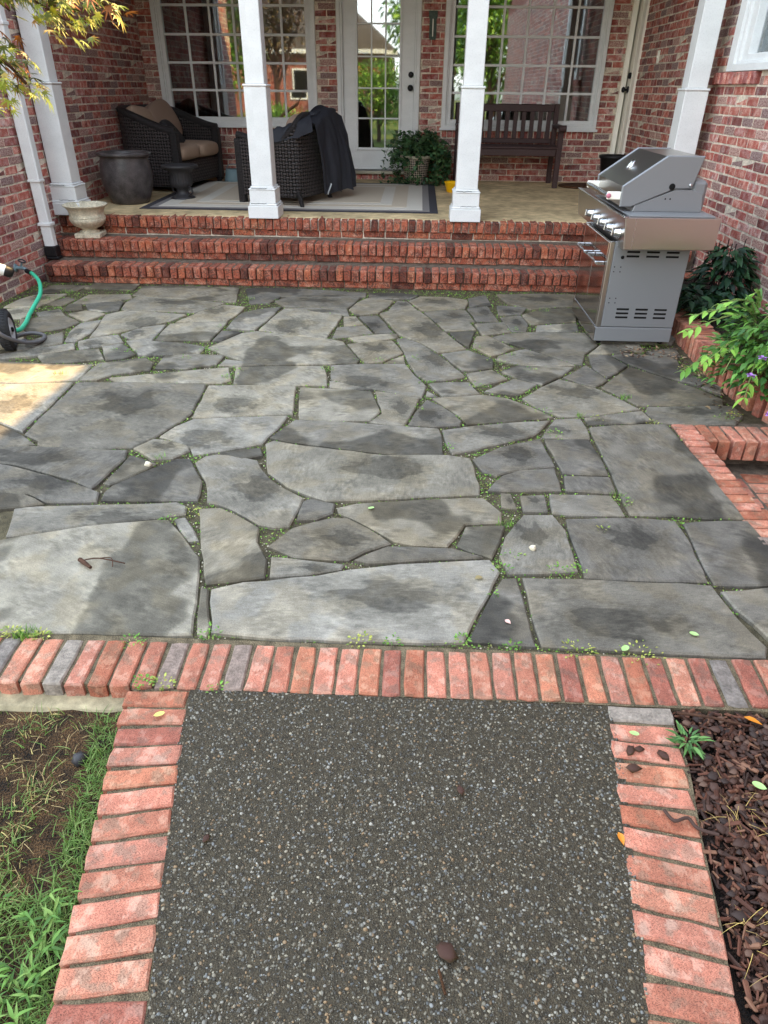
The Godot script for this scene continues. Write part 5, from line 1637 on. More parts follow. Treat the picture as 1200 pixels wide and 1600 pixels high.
	var iv := thing("ivy_planter", "woven clay pot overflowing with dark trailing ivy by the door", "planter", Vector3(-0.03, fy(z), z))
	part(iv, "pot", lathe([Vector2(0.001, 0), Vector2(0.115, 0), Vector2(0.122, 0.01), Vector2(0.175, 0.275)], 32), M.basket_pot)
	part(iv, "rim", lathe([Vector2(0.175, 0.275), Vector2(0.192, 0.28), Vector2(0.196, 0.3), Vector2(0.19, 0.312), Vector2(0.172, 0.31), Vector2(0.16, 0.28), Vector2(0.001, 0.27)], 32), M.cast_stone)
	var trails := []
	for i in 46:
		var a := r(0, TAU)
		if i % 3 == 0: a = r(-0.9, 0.9)
		var d := Vector3(cos(a), 0, sin(a))
		var far := r(0.24, 0.42)
		if d.z < -0.2: far = 0.22
		var lo := r(0.02, 0.25)
		if d.x < -0.3 and d.z > 0.2 and d.x > -0.75: lo = r(0.24, 0.3)
		trails.append(curve([d * 0.05 + Vector3(0, 0.28, 0), d * 0.17 + Vector3(0, r(0.36, 0.56), 0), d * far + Vector3(r(-0.05, 0.05), r(0.28, 0.42), 0.02), d * (far + r(-0.04, 0.06)) + Vector3(r(-0.06, 0.06), lo, 0.03)], 5))
	st = mb()
	for k in trails: add_tube(st, k, 0.0022, 3, false)
	part(iv, "vines", done(st), M.stem)
	var spots := []
	for k in trails:
		for q in k.slice(2): for j in 4: spots.append(q + Vector3(r(-0.035, 0.035), r(-0.03, 0.03), r(-0.035, 0.035)))
	for i in 260: spots.append(Vector3(0.06, 0.4, 0) + Vector3(r(-1, 1), r(-0.6, 1), r(-1, 1)).normalized() * Vector3(0.26, 0.17, 0.2) * r(0.5, 1.0))
	for i in 170:
		var a := r(0.2, PI - 0.1)
		spots.append(Vector3(cos(a) * r(0.2, 0.46) + (0.04 if cos(a) > 0 else 0.0), r(0.01, 0.09), sin(a) * r(0.12, 0.3)))
	leafy_cloud(iv, "ivy_foliage", ivy_leaf(), M.leaf, spots.size(), func(i): return Transform3D(turned(Vector3(r(-1, 1), r(-0.8, 0.3), r(0.0, 1)), r(-0.6, 0.6), r(0.7, 1.25)), spots[i]), [lin(56, 88, 56), lin(70, 104, 64), lin(46, 74, 50), lin(88, 118, 78)])
	# yellow bowl
	var yb := thing("yellow_bowl", "bright yellow plastic bowl on the floor beside the bench leg", "bowl", Vector3(0.40, fy(-8.62), -8.62))
	part(yb, "bowl", lathe([Vector2(0.001, 0), Vector2(0.055, 0), Vector2(0.065, 0.006), Vector2(0.092, 0.1), Vector2(0.1, 0.106), Vector2(0.095, 0.111), Vector2(0.086, 0.104), Vector2(0.06, 0.012), Vector2(0.001, 0.01)], 32), M.yellow)
	# mat and dark pot in the right corner
	var mt := thing("door_mat", "brown coir mat lying before the side door", "mat", Vector3(2.02, fy(-9.25), -9.27), -0.05)
	st = mb()
	add_lathe(st, [Vector2(0.001, 0.0), Vector2(0.30, 0.001), Vector2(0.305, 0.012), Vector2(0.295, 0.02), Vector2(0.001, 0.021)], 36)
	part(mt, "mat", done(st), M.coir).scale = Vector3(1, 1, 0.8)
	var dk := thing("dark_planter", "black round planter half hidden behind the grill hood", "planter", Vector3(2.29, fy(-9.1), -9.05))
	part(dk, "body", lathe([Vector2(0.001, 0), Vector2(0.11, 0), Vector2(0.165, 0.33), Vector2(0.18, 0.335), Vector2(0.183, 0.36), Vector2(0.17, 0.365), Vector2(0.16, 0.34), Vector2(0.15, 0.22), Vector2(0.001, 0.22)], 32), M.black)

func ivy_leaf() -> ArrayMesh:
	var poly := PackedVector2Array([Vector2(0, 0), Vector2(0.012, -0.006), Vector2(0.02, 0.006), Vector2(0.012, 0.016), Vector2(0.015, 0.026), Vector2(0, 0.042), Vector2(-0.015, 0.026), Vector2(-0.012, 0.016), Vector2(-0.02, 0.006), Vector2(-0.012, -0.006)])
	var st := mb()
	st.set_smooth_group(0)
	var c := Vector2(0, 0.012)
	for i in poly.size():
		var a := poly[i]
		var b := poly[(i + 1) % poly.size()]
		tri(st, Vector3(c.x, 0.003, c.y), Vector3(a.x, 0, a.y), Vector3(b.x, 0, b.y), Vector3.UP)
	return done(st)

func drape() -> void:
	# the cover hangs over the chair's back, its hem swinging out; a second fold lies along the arm
	var t := thing("grill_cover", "charcoal fabric cover draped over the back of the wicker armchair", "cover")
	var st := mb()
	st.set_smooth_group(0)
	var nu := 26
	var rows := []
	var n := FastNoiseLite.new()
	n.seed = 9
	n.frequency = 3.0
	for i in nu + 1:
		var a := float(i) / nu
		var top := Vector3(-1.045, 1.20, -7.46).lerp(Vector3(-0.835, 1.25, -8.0), a) + Vector3(0, 0.09 * sin(PI * a), 0)
		var inside := top + Vector3(-0.2, -0.10, -0.04)
		var over := top + Vector3(-0.06, 0.035, -0.02)
		var edge := top + Vector3(0.045, 0.0, 0.015)
		var hem := Vector3(-0.955, 0.565, -7.60).lerp(Vector3(-0.63, 0.59, -8.02), a)
		var row := [inside, over]
		for k in 13:
			var v := k / 12.0
			var q := edge.lerp(hem, v) + Vector3(0.05, 0, 0.02) * sin(PI * v) * 0.35
			var fold := 0.022 * v * sin(a * 17.0 + 1.2 * v) + 0.012 * v * sin(a * 41.0) + 0.03 * n.get_noise_2d(a * 0.6, v * 0.5)
			q += Vector3(0.93, 0, 0.37) * fold
			q.y += 0.012 * sin(a * 21.0) * v
			row.append(q)
		rows.append(row)
	for i in nu:
		for k in rows[0].size() - 1:
			quad(st, rows[i][k], rows[i + 1][k], rows[i + 1][k + 1], rows[i][k + 1], Vector3(0.9, 0.3, 0.4))
	part(t, "hanging_cloth", done(st), M.cover)
	st = mb()
	st.set_smooth_group(0)
	rows = []
	for i in 19:
		var a := i / 18.0
		var c := Vector3(-1.03, 1.19, -7.36).lerp(Vector3(-1.52, 1.075, -7.44), a)
		c.y += -0.05 * sin(PI * a) * 0.6 + 0.05
		var row := []
		for k in 11:
			var v := k / 5.0 - 1.0
			var w := n.get_noise_2d(a * 1.2 + 7.0, v * 0.4)
			row.append(c + Vector3(0.03 * v, 0.03 - 0.09 * v * v * (1.2 if v > 0 else 0.6) + 0.035 * w, 0.085 * v * (1.0 - 0.3 * a)))
		rows.append(row)
	for i in 18:
		for k in 10:
			quad(st, rows[i][k], rows[i + 1][k], rows[i + 1][k + 1], rows[i][k + 1], Vector3.UP)
	part(t, "gathered_cloth", done(st), M.cover)
	var tg := part(t, "care_tag", box(Vector3(0.004, 0.11, 0.03), 0.001), M.white, Vector3(-0.90, 0.615, -7.64), Vector3(0.2, 0.4, -0.35))
	part(t, "collar", pillow(Vector3(0.12, 0.07, 0.5), 0.6), M.cover, Vector3(-0.97, 1.285, -7.76), Vector3(0.05, -0.35, 0.1))

func bench() -> void:
	var w := 1.23
	var t := thing("garden_bench", "dark brown slatted wooden bench under the right porch window", "bench", Vector3(1.055, fy(-9.3), -9.33))
	var d := 0.23
	var h := w * 0.5
	for s in [-1, 1]:
		part(t, "leg", box(Vector3(0.06, 0.62, 0.05), 0.006), M.bench_wood, Vector3((h - 0.03) * s, 0.31, d))
		part(t, "leg", tube_rect([Vector3((h - 0.03) * s, 0.0, -d - 0.02), Vector3((h - 0.03) * s, 0.86, -d - 0.02)], 0.058, 0.05), M.bench_wood)
		part(t, "armrest", box(Vector3(0.075, 0.035, 0.56), 0.01), M.bench_wood, Vector3((h - 0.03) * s, 0.635, 0.02))
		part(t, "arm_scroll", tube([Vector3((h - 0.07) * s, 0.625, d + 0.07), Vector3((h + 0.01) * s, 0.625, d + 0.07)], 0.034, 12), M.bench_wood)
		part(t, "side_rail", box(Vector3(0.03, 0.07, 0.42), 0.004), M.bench_wood, Vector3((h - 0.03) * s, 0.375, 0))
	part(t, "top_rail", box(Vector3(w - 0.13, 0.075, 0.034), 0.006), M.bench_wood, Vector3(0, 0.815, -d))
	part(t, "lower_rail", box(Vector3(w - 0.13, 0.055, 0.034), 0.006), M.bench_wood, Vector3(0, 0.47, -d + 0.005))
	part(t, "apron", box(Vector3(w - 0.13, 0.075, 0.028), 0.005), M.bench_wood, Vector3(0, 0.375, d - 0.002))
	for k in 11: part(t, "back_slat", box(Vector3(0.05, 0.29, 0.016), 0.003), M.bench_wood, Vector3(-0.5 + k * 0.1, 0.64, -d + 0.002))
	for k in 6: part(t, "seat_slat", box(Vector3(w - 0.02, 0.02, 0.066), 0.004), M.bench_wood, Vector3(0, 0.424, -0.185 + k * 0.082))

# ---------------------------------------------------------------- grill
func grill() -> void:
	var t := thing("gas_grill", "stainless gas grill on a grey cabinet cart against the right wall", "grill", Vector3(1.5, 0, -5.0))
	var o := -t.position
	var zn := -4.665   # the near side
	var zf := -5.43
	# cabinet
	part_span(t, "side_panel", M.grey_paint, o + Vector3(1.275, 0.135, zn - 0.02), o + Vector3(1.755, 0.68, zn), 0.003)
	part_span(t, "side_panel", M.grey_paint, o + Vector3(1.275, 0.135, zf), o + Vector3(1.755, 0.68, zf + 0.02), 0.003)
	part_span(t, "back_panel", M.grey_paint, o + Vector3(1.735, 0.135, zf + 0.021), o + Vector3(1.75, 0.68, zn - 0.021))
	part_span(t, "corner_post", M.steel, o + Vector3(1.243, 0.13, zn - 0.03), o + Vector3(1.274, 0.68, zn + 0.001), 0.004)
	part_span(t, "corner_post", M.steel, o + Vector3(1.243, 0.13, zf - 0.001), o + Vector3(1.274, 0.68, zf + 0.03), 0.004)
	part_span(t, "base", M.grey_paint, o + Vector3(1.242, 0.035, zf), o + Vector3(1.756, 0.131, zn + 0.001), 0.004)
	part_span(t, "base_trim", M.mirror_steel, o + Vector3(1.236, 0.037, zf), o + Vector3(1.2415, 0.129, zn), 0.001)
	for q in [[zn - 0.03, -5.042], [-5.048, zf + 0.03]]:
		var d := part_span(t, "cabinet_door", M.mirror_steel, o + Vector3(1.240, 0.137, q[0]), o + Vector3(1.262, 0.672, q[1]), 0.003)
		var zc: float = (q[0] + q[1]) * 0.5
		var c := Vector3(1.251, 0.4045, zc)
		part(d, "handle", box(Vector3(0.018, 0.022, 0.27), 0.006), M.chrome, Vector3(1.19, 0.535, zc) - c)
		for s in [-1, 1]: part(d, "handle_end", box(Vector3(0.05, 0.026, 0.022), 0.004), M.chrome, Vector3(1.215, 0.535, zc + 0.14 * s) - c)
	# louvres and bolt holes on the near side
	for col in 3:
		for row in 3:
			part(t, "vent_slot", box(Vector3(0.082, 0.0125, 0.004), 0.002), M.hole, o + Vector3(1.40 + col * 0.125, 0.20 + row * 0.027, zn + 0.0005))
			part(t, "vent_slot", box(Vector3(0.082, 0.0125, 0.004), 0.002), M.hole, o + Vector3(1.40 + col * 0.125, 0.592 + row * 0.027, zn + 0.0005))
	for q in [[1.30, 0.325], [1.34, 0.325], [1.30, 0.295], [1.34, 0.295], [1.295, 0.525], [1.335, 0.525], [1.295, 0.495], [1.335, 0.495]]:
		part(t, "bolt_hole", lathe([Vector2(0.004, 0), Vector2(0.0001, 0.001)], 10), M.hole, o + Vector3(q[0], q[1], zn + 0.001), Vector3(PI / 2, 0, 0))
	part(t, "bolt_hole", lathe([Vector2(0.011, 0), Vector2(0.008, 0.004), Vector2(0.0001, 0.004)], 14), M.hole, o + Vector3(1.335, 0.585, zn + 0.001), Vector3(PI / 2, 0, 0))
	for q in [[1.29, zn - 0.06], [1.71, zn - 0.06], [1.29, zf + 0.06], [1.71, zf + 0.06]]:
		part(t, "caster", lathe([Vector2(0.001, -0.012), Vector2(0.02, -0.012), Vector2(0.022, -0.006), Vector2(0.022, 0.006), Vector2(0.02, 0.012), Vector2(0.001, 0.012)], 16), M.black, o + Vector3(q[0], 0.026, q[1]), Vector3(PI / 2, 0, 0))
	# the control head, wider than the cart
	var z0 := -4.53
	var z1 := -5.98
	var st := mb()
	add_prism(st, PackedVector2Array([Vector2(1.292, 0.655), Vector2(1.845, 0.66), Vector2(1.848, 0.842), Vector2(1.272, 0.842)]), z0 - z1, Transform3D(Basis.IDENTITY, o + Vector3(0, 0, (z0 + z1) * 0.5)), 0.004)
	part(t, "control_head", done(st), M.steel)
	part_span(t, "seam", M.chrome, o + Vector3(1.338, 0.66, z0 - 0.001), o + Vector3(1.341, 0.84, z0 + 0.0015))
	part_span(t, "top_deck", M.grey_paint, o + Vector3(1.30, 0.843, -5.5), o + Vector3(1.82, 0.85, z0 - 0.03), 0.001)
	part_span(t, "front_lip", M.chrome, o + Vector3(1.262, 0.838, z1 + 0.01), o + Vector3(1.292, 0.848, z0 + 0.002), 0.003)
	for k in 5:
		var kz := -4.64 - k * 0.2
		var kb := part(t, "knob", lathe([Vector2(0.001, 0), Vector2(0.032, 0), Vector2(0.032, 0.006), Vector2(0.025, 0.01), Vector2(0.023, 0.036), Vector2(0.019, 0.042), Vector2(0.001, 0.043)], 24), M.chrome, o + Vector3(1.284, 0.735, kz), Vector3(0, 0, PI / 2 - 0.1))
		part(kb, "grip", box(Vector3(0.042, 0.014, 0.012), 0.003), M.chrome, Vector3(0, 0.048, 0))
	# firebox and hood
	st = mb()
	add_prism(st, PackedVector2Array([Vector2(1.36, 0.85), Vector2(1.79, 0.85), Vector2(1.775, 0.96), Vector2(1.70, 0.978), Vector2(1.60, 0.976), Vector2(1.37, 0.885)]), 0.68, Transform3D(Basis.IDENTITY, o + Vector3(0, 0, -5.07)), 0.003)
	part(t, "firebox", done(st), M.grey_paint)
	part_span(t, "hood_back", M.grey_paint, o + Vector3(1.705, 0.85, -5.41), o + Vector3(1.80, 1.03, -4.735), 0.02)
	var hood := PackedVector2Array([Vector2(1.275, 0.876), Vector2(1.272, 0.995), Vector2(1.515, 1.166), Vector2(1.74, 1.166), Vector2(1.70, 0.985), Vector2(1.595, 0.982), Vector2(1.345, 0.876)])
	for q in [-4.735, -5.41]:
		st = mb()
		add_prism(st, hood, 0.02, Transform3D(Basis.IDENTITY, o + Vector3(0, 0, q)), 0.006)
		part(t, "hood_end", done(st), M.grey_paint)
	st = mb()
	add_prism(st, PackedVector2Array([Vector2(1.280, 0.880), Vector2(1.277, 0.992), Vector2(1.517, 1.161), Vector2(1.735, 1.161), Vector2(1.735, 1.150), Vector2(1.520, 1.150), Vector2(1.290, 0.987), Vector2(1.292, 0.880)]), 0.653, Transform3D(Basis.IDENTITY, o + Vector3(0, 0, -5.0725)))
	part(t, "hood", done(st), M.steel)
	var gauge := part(t, "gauge", lathe([Vector2(0.001, -0.004), Vector2(0.038, -0.004), Vector2(0.04, 0.006), Vector2(0.034, 0.012), Vector2(0.001, 0.011)], 28), M.chrome, o + Vector3(1.395, 1.08, -5.07), Vector3(0, 0, 0.95))
	part(gauge, "dial", lathe([Vector2(0.028, 0.0115), Vector2(0.001, 0.0125)], 20), M.white)
	part(t, "hood_handle", box(Vector3(0.03, 0.03, 0.62), 0.01), M.chrome, o + Vector3(1.205, 0.935, -5.07))
	for s in [-1, 1]: part(t, "handle_bracket", box(Vector3(0.085, 0.045, 0.022), 0.004), M.cream, o + Vector3(1.24, 0.935, -5.07 + 0.3 * s))
	part(t, "handle_cap", lathe([Vector2(0.001, 0), Vector2(0.015, 0), Vector2(0.013, 0.008), Vector2(0.001, 0.009)], 18), M.pink, o + Vector3(1.205, 0.935, -4.76), Vector3(PI / 2, 0, 0))
	part(t, "hinge_pin", lathe([Vector2(0.001, 0), Vector2(0.011, 0), Vector2(0.009, 0.006), Vector2(0.001, 0.008)], 14), M.chrome, o + Vector3(1.685, 1.005, -4.725), Vector3(PI / 2, 0, 0))
	part(t, "spit_hole", lathe([Vector2(0.019, 0), Vector2(0.016, 0.002), Vector2(0.0001, 0.002)], 18), M.hole, o + Vector3(1.575, 0.995, -4.724), Vector3(PI / 2, 0, 0))
	for q in [1.55, 1.58]: part(t, "bolt_hole", lathe([Vector2(0.005, 0), Vector2(0.0001, 0.001)], 10), M.hole, o + Vector3(q, 0.925, -4.729), Vector3(PI / 2, 0, 0))

# ---------------------------------------------------------------- hose, spigot, cart
func hose_and_cart() -> void:
	var sp := thing("hose_spigot", "weathered metal spigot low on the left brick wall", "spigot", Vector3(LEFT, 0.19, -5.79))
	part(sp, "flange", lathe([Vector2(0.001, 0.012), Vector2(0.03, 0.01), Vector2(0.034, 0.0)], 16), M.bucket, Vector3.ZERO, Vector3(0, 0, -PI / 2))
	part(sp, "body", tube(curve([Vector3(0, 0, 0), Vector3(0.06, 0.0, 0), Vector3(0.09, -0.015, 0.0), Vector3(0.105, -0.03, 0.01)], 4), 0.014, 10), M.bucket)
	part(sp, "valve_stem", tube([Vector3(0.05, 0, 0), Vector3(0.07, 0.05, 0)], 0.008, 8), M.bucket)
	part(sp, "handwheel", lathe([Vector2(0.022, -0.004), Vector2(0.03, -0.006), Vector2(0.034, 0.0), Vector2(0.03, 0.006), Vector2(0.022, 0.004), Vector2(0.022, -0.004)], 16), M.dark_iron, Vector3(0.072, 0.056, 0), Vector3(0, 0, -0.4))
	var h := thing("garden_hose", "green garden hose running from the spigot down to the cart", "hose")
	part(h, "hose", tube(curve([Vector3(-3.235, 0.165, -5.77), Vector3(-3.17, 0.155, -5.72), Vector3(-3.07, 0.125, -5.6), Vector3(-2.975, 0.085, -5.4), Vector3(-2.93, 0.05, -5.2), Vector3(-2.88, 0.03, -5.0), Vector3(-2.80, 0.03, -4.78), Vector3(-2.74, 0.05, -4.55), Vector3(-2.80, 0.12, -4.4), Vector3(-2.95, 0.25, -4.35)], 6), 0.0155, 10), M.hose)
	part(h, "coupling", tube([Vector3(-3.255, 0.168, -5.785), Vector3(-3.2, 0.16, -5.745)], 0.02, 10), M.black)
	# hose cart, mostly beyond the frame
	var c := thing("hose_cart", "hose cart with black pneumatic wheel at the patio's left edge", "cart", Vector3(-2.66, 0, -4.3), 0.35)
	for s in [0, 1]:
		var w := part(c, "wheel", tyre(), M.rubber, Vector3(-0.62 * s, 0.132, 0), Vector3(0, 0, PI / 2))
		part(w, "rim", lathe([Vector2(0.001, -0.03), Vector2(0.03, -0.034), Vector2(0.034, -0.02), Vector2(0.062, -0.02), Vector2(0.072, -0.036), Vector2(0.078, -0.03), Vector2(0.078, 0.03), Vector2(0.072, 0.036), Vector2(0.062, 0.02), Vector2(0.034, 0.02), Vector2(0.03, 0.034), Vector2(0.001, 0.03)], 28), M.rim_grey)
		for k in 4: part(w, "lug_hole", lathe([Vector2(0.009, 0), Vector2(0.0001, 0.001)], 8), M.hole, Vector3(cos(k * PI / 2) * 0.048, -0.0205, sin(k * PI / 2) * 0.048), Vector3(PI, 0, 0))
		part(w, "hub_cap", lathe([Vector2(0.016, 0.03), Vector2(0.014, 0.045), Vector2(0.0001, 0.047)], 14), M.hole, Vector3.ZERO, Vector3(PI, 0, 0))
	part(c, "axle", tube([Vector3(-0.66, 0.132, 0), Vector3(0.04, 0.132, 0)], 0.009, 8), M.dark_iron)
	for s in [0, 1]: part(c, "frame", tube(curve([Vector3(-0.08 - 0.46 * s, 0.02, 0.25), Vector3(-0.08 - 0.46 * s, 0.14, 0.05), Vector3(-0.08 - 0.46 * s, 0.4, -0.02), Vector3(-0.08 - 0.46 * s, 0.5, -0.05)], 5), 0.014, 8), M.dark_iron)
	part(c, "reel", lathe([Vector2(0.001, -0.2), Vector2(0.17, -0.2), Vector2(0.17, -0.19), Vector2(0.08, -0.185), Vector2(0.08, 0.185), Vector2(0.17, 0.19), Vector2(0.17, 0.2), Vector2(0.001, 0.2)], 28), M.dark_iron, Vector3(-0.31, 0.3, 0.02), Vector3(0, 0, PI / 2))
	var gp := part(c, "handle", tube([Vector3(-0.24, 0.60, -0.05), Vector3(0.0, 0.52, -0.06), Vector3(0.08, 0.49, -0.06)], 0.034, 12), M.white)
	part(gp, "grip_end", tube([Vector3(0.078, 0.491, -0.06), Vector3(0.11, 0.475, -0.06), Vector3(0.122, 0.468, -0.06)], [0.037, 0.035, 0.022], 12), M.black)
	var gh := thing("drain_hose", "grey drain hose looping past the cart wheel onto the stones", "hose")
	part(gh, "hose", tube(curve([Vector3(-2.95, 0.3, -4.35), Vector3(-2.72, 0.25, -4.2), Vector3(-2.62, 0.15, -4.16), Vector3(-2.56, 0.06, -4.28), Vector3(-2.52, 0.022, -4.42), Vector3(-2.56, 0.018, -4.56), Vector3(-2.68, 0.018, -4.6), Vector3(-2.75, 0.018, -4.5), Vector3(-2.70, 0.02, -4.38), Vector3(-2.58, 0.045, -4.36)], 6), 0.013, 8), M.grey_hose)

func tyre() -> ArrayMesh:
	var prof := []
	for k in 17:
		var a := TAU * k / 16.0
		prof.append(Vector2(0.104 + 0.031 * cos(a) * (1.0 if cos(a) < 0 else 0.9), 0.04 * sin(a)))
	var st := mb()
	add_lathe(st, prof, 40)
	for k in 40:
		var a := TAU * k / 40.0
		for s in [-1, 1]: add_box(st, Vector3(0.006, 0.022, 0.009), Vector3(cos(a + 0.04 * s) * 0.131, 0.013 * s, sin(a + 0.04 * s) * 0.131), 0.0, Basis(Vector3.UP, -a))
	return done(st)

# ---------------------------------------------------------------- plants
func planting() -> void:
	# moss and seedlings in the joints
	var xs := []
	var cs := []
	var pn := FastNoiseLite.new()
	pn.seed = 77
	pn.frequency = 1.1
	var moss := [lin(108, 152, 54), lin(130, 176, 70), lin(92, 132, 48), lin(142, 164, 78), lin(126, 126, 70)]
	for i in 90000:
		var z := r(-6.12, -1.62)
		var half := 1.0 + (-1.6 - z) * 0.58
		var q := Vector2(r(-half * 1.05, minf(half, 2.2)), -z)
		var want := 0.75 + 1.2 * pn.get_noise_2d(q.x, q.y) + (0.28 if z < -2.9 else 0.0)
		if rng.randf() > want: continue
		if q.x > 1.375 and z > -3.45: continue
		if q.x > 1.80 or on_stone(q): continue
		var a := r(0, TAU)
		xs.append(Transform3D(turned(Vector3(cos(a), r(0.0, 1.2), sin(a)), r(-1, 1), r(0.35, 1.0) * (1.0 if z < -2.6 else 0.75)), Vector3(q.x, r(-0.014, -0.004), z)))
		var c: Color = moss[rng.randi() % moss.size()]
		var v := r(0.6, 1.2)
		cs.append(Color(c.r * v, c.g * v, c.b * v))
	tag(scatter(self, "joint_moss", leaf_mesh(0.015, 0.010, 0.3, 0.2, 2), M.grass, xs, cs), "low green moss and seedlings growing in the flagstone joints", "moss", "", "stuff")
	# crumbs of sand in the joints
	xs = []
	cs = []
	for i in 14000:
		var z := r(-4.6, -1.62)
		var half := 1.0 + (-1.6 - z) * 0.55
		var q := Vector2(r(-half, minf(half, 1.37)), -z)
		if on_stone(q): continue
		var s := r(0.0012, 0.0042)
		xs.append(Transform3D(Basis(Vector3.UP, r(0, TAU)) * Basis.from_scale(Vector3(s, s * 0.8, s)), Vector3(q.x, -0.0135, z)))
		cs.append([lin(170, 160, 138), lin(120, 112, 96), lin(92, 86, 76), lin(196, 186, 164)][rng.randi() % 4])
	tag(scatter(self, "joint_grit", lump(1.0, 0.2, 8), M.pebble, xs, cs), "loose grit lying in the joints between flagstones", "grit", "", "stuff")
	for w in TUFTS(): tuft(w[0], w[1], w[2], w[3], w[4])
	tag(scatter(self, "joint_grass", blade_mesh(0.034, 0.003, 0.5), M.grass, weed_blades[0], weed_blades[1]), "small grass tufts sprouting from the patio joints", "grass", "", "stuff")
	tag(scatter(self, "joint_weeds", leaf_mesh(0.011, 0.007, 0.25, 0.3, 3), M.grass, weed_leaves[0], weed_leaves[1]), "small leafy weeds sprouting from the patio joints", "weeds", "", "stuff")
	lawn_strip()
	peony()
	flowering_bush()
	maple()

func lawn_strip() -> void:
	var xs := []
	var cs := []
	var n := FastNoiseLite.new()
	n.seed = 31
	n.frequency = 2.2
	# fine turf creeping along the bricks, sparse grass elsewhere
	for i in 14000:
		var z := r(-1.33, -0.35)
		var edge := -0.80 + (-1.36 - z) * -0.19
		var x := edge - absf(rng.randfn(0.0, 0.3))
		var near := edge - x
		var dens := 1.0 if near < 0.08 else (0.03 + 0.8 * maxf(0.0, n.get_noise_2d(x * 1.3, z * 1.3) + 0.02))
		if z > -0.85: dens += 0.15
		if rng.randf() > dens: continue
		var s := r(0.35, 0.9) if near < 0.07 else r(0.4, 1.25)
		if z > -0.82: s *= 1.25
		xs.append(Transform3D(Basis(Vector3.UP, r(0, TAU)) * Basis(Vector3.RIGHT, r(-0.2, 0.7)) * Basis.from_scale(Vector3(r(0.6, 1.5), s, s)), Vector3(x, -0.062, z)))
		var c: Color = [lin(86, 114, 50), lin(106, 134, 62), lin(76, 102, 46), lin(132, 148, 84), lin(98, 126, 58)][rng.randi() % 5]
		if near > 0.12 and z < -0.8 and rng.randf() < 0.3: c = [lin(196, 176, 112), lin(168, 146, 96)][rng.randi() % 2]
		cs.append(c)
	tag(scatter(self, "lawn_grass", blade_mesh(0.045, 0.0024, 0.6), M.grass, xs, cs), "sparse bright green grass on the bare soil left of the path", "grass", "", "stuff")
	# dry runners
	xs = []
	cs = []
	for i in 260:
		var z := r(-1.3, -0.75)
		var x := -0.84 - r(0.0, 0.5) - (-0.6 - z) * 0.05
		xs.append(Transform3D(Basis(Vector3.UP, r(0, TAU)) * Basis(Vector3.RIGHT, r(1.2, 1.7)) * Basis.from_scale(Vector3(0.7, r(0.8, 2.0), 1)), Vector3(x, -0.045, z)))
		cs.append([lin(176, 152, 104), lin(150, 128, 88), lin(120, 100, 72)][rng.randi() % 3])
	tag(scatter(self, "dry_straw", blade_mesh(0.04, 0.0016, 0.9), M.litter, xs, cs), "dry straw coloured grass runners on the soil", "straw", "", "stuff")
	# broad-leaved weeds in the near corner
	xs = []
	cs = []
	for i in 95:
		var z := r(-0.80, -0.42)
		var x := -0.71 - 0.06 * (z + 0.6) - absf(rng.randfn(0.0, 0.1))
		for k in 4:
			var a := r(0, TAU)
			xs.append(Transform3D(turned(Vector3(cos(a), r(0.2, 1.4), sin(a)), r(-0.4, 0.4), r(0.5, 1.15)), Vector3(x, -0.05 + r(0, 0.045), z)))
			cs.append([lin(88, 126, 54), lin(106, 144, 64), lin(72, 106, 46), lin(124, 152, 76), lin(140, 150, 80)][rng.randi() % 4])
	tag(scatter(self, "broadleaf_weeds", leaf_mesh(0.030, 0.007, 0.4, 0.8, 5), M.grass, xs, cs), "lush broad bladed weeds beside the nearest left path bricks", "weeds", "", "stuff")
	# mulch
	xs = []
	cs = []
	var chip := box(Vector3(0.032, 0.006, 0.009), 0.002, 0.0015)
	for i in 15000:
		var z := r(-1.40, -0.2)
		var edge := 0.775 - (z + 1.38) * 0.115
		var x := edge + r(0.0, 1.25)
		if x < edge + 0.01 and rng.randf() < 0.5: continue
		var s := r(0.35, 1.15)
		xs.append(Transform3D(Basis(Vector3.UP, r(0, TAU)) * Basis(Vector3(r(-1, 1), 0, r(-1, 1)).normalized(), r(-0.6, 0.6)) * Basis.from_scale(Vector3(s * r(0.5, 1.7), s * r(0.7, 1.6), s * r(0.5, 1.1))), Vector3(x, r(-0.032, -0.006), z)))
		var c: Color = [lin(72, 42, 31), lin(92, 55, 41), lin(48, 31, 25), lin(106, 68, 52), lin(76, 46, 34), lin(122, 86, 66), lin(54, 37, 31), lin(60, 37, 28)][rng.randi() % 8]
		cs.append(c)
	tag(scatter(self, "bark_mulch", chip, M.litter, xs, cs), "dark red brown bark mulch right of the path", "mulch", "", "stuff")
	xs = []
	cs = []
	for i in 900:
		var z := r(-1.38, -0.25)
		var x := 0.80 - (z + 1.38) * 0.115 + r(0.0, 0.5)
		var s := r(0.006, 0.014)
		xs.append(Transform3D(Basis(Vector3.UP, r(0, TAU)) * Basis.from_scale(Vector3(s * r(0.9, 1.5), s * 0.6, s)), Vector3(x, r(-0.016, -0.002), z)))
		cs.append([lin(74, 52, 44), lin(52, 39, 35), lin(96, 72, 60), lin(64, 44, 37)][rng.randi() % 4])
	tag(scatter(self, "bark_nuggets", lump(1.0, 0.3, 15), M.litter, xs, cs), "rounded bark nuggets among the mulch chips", "mulch", "", "stuff")
	xs = []
	cs = []
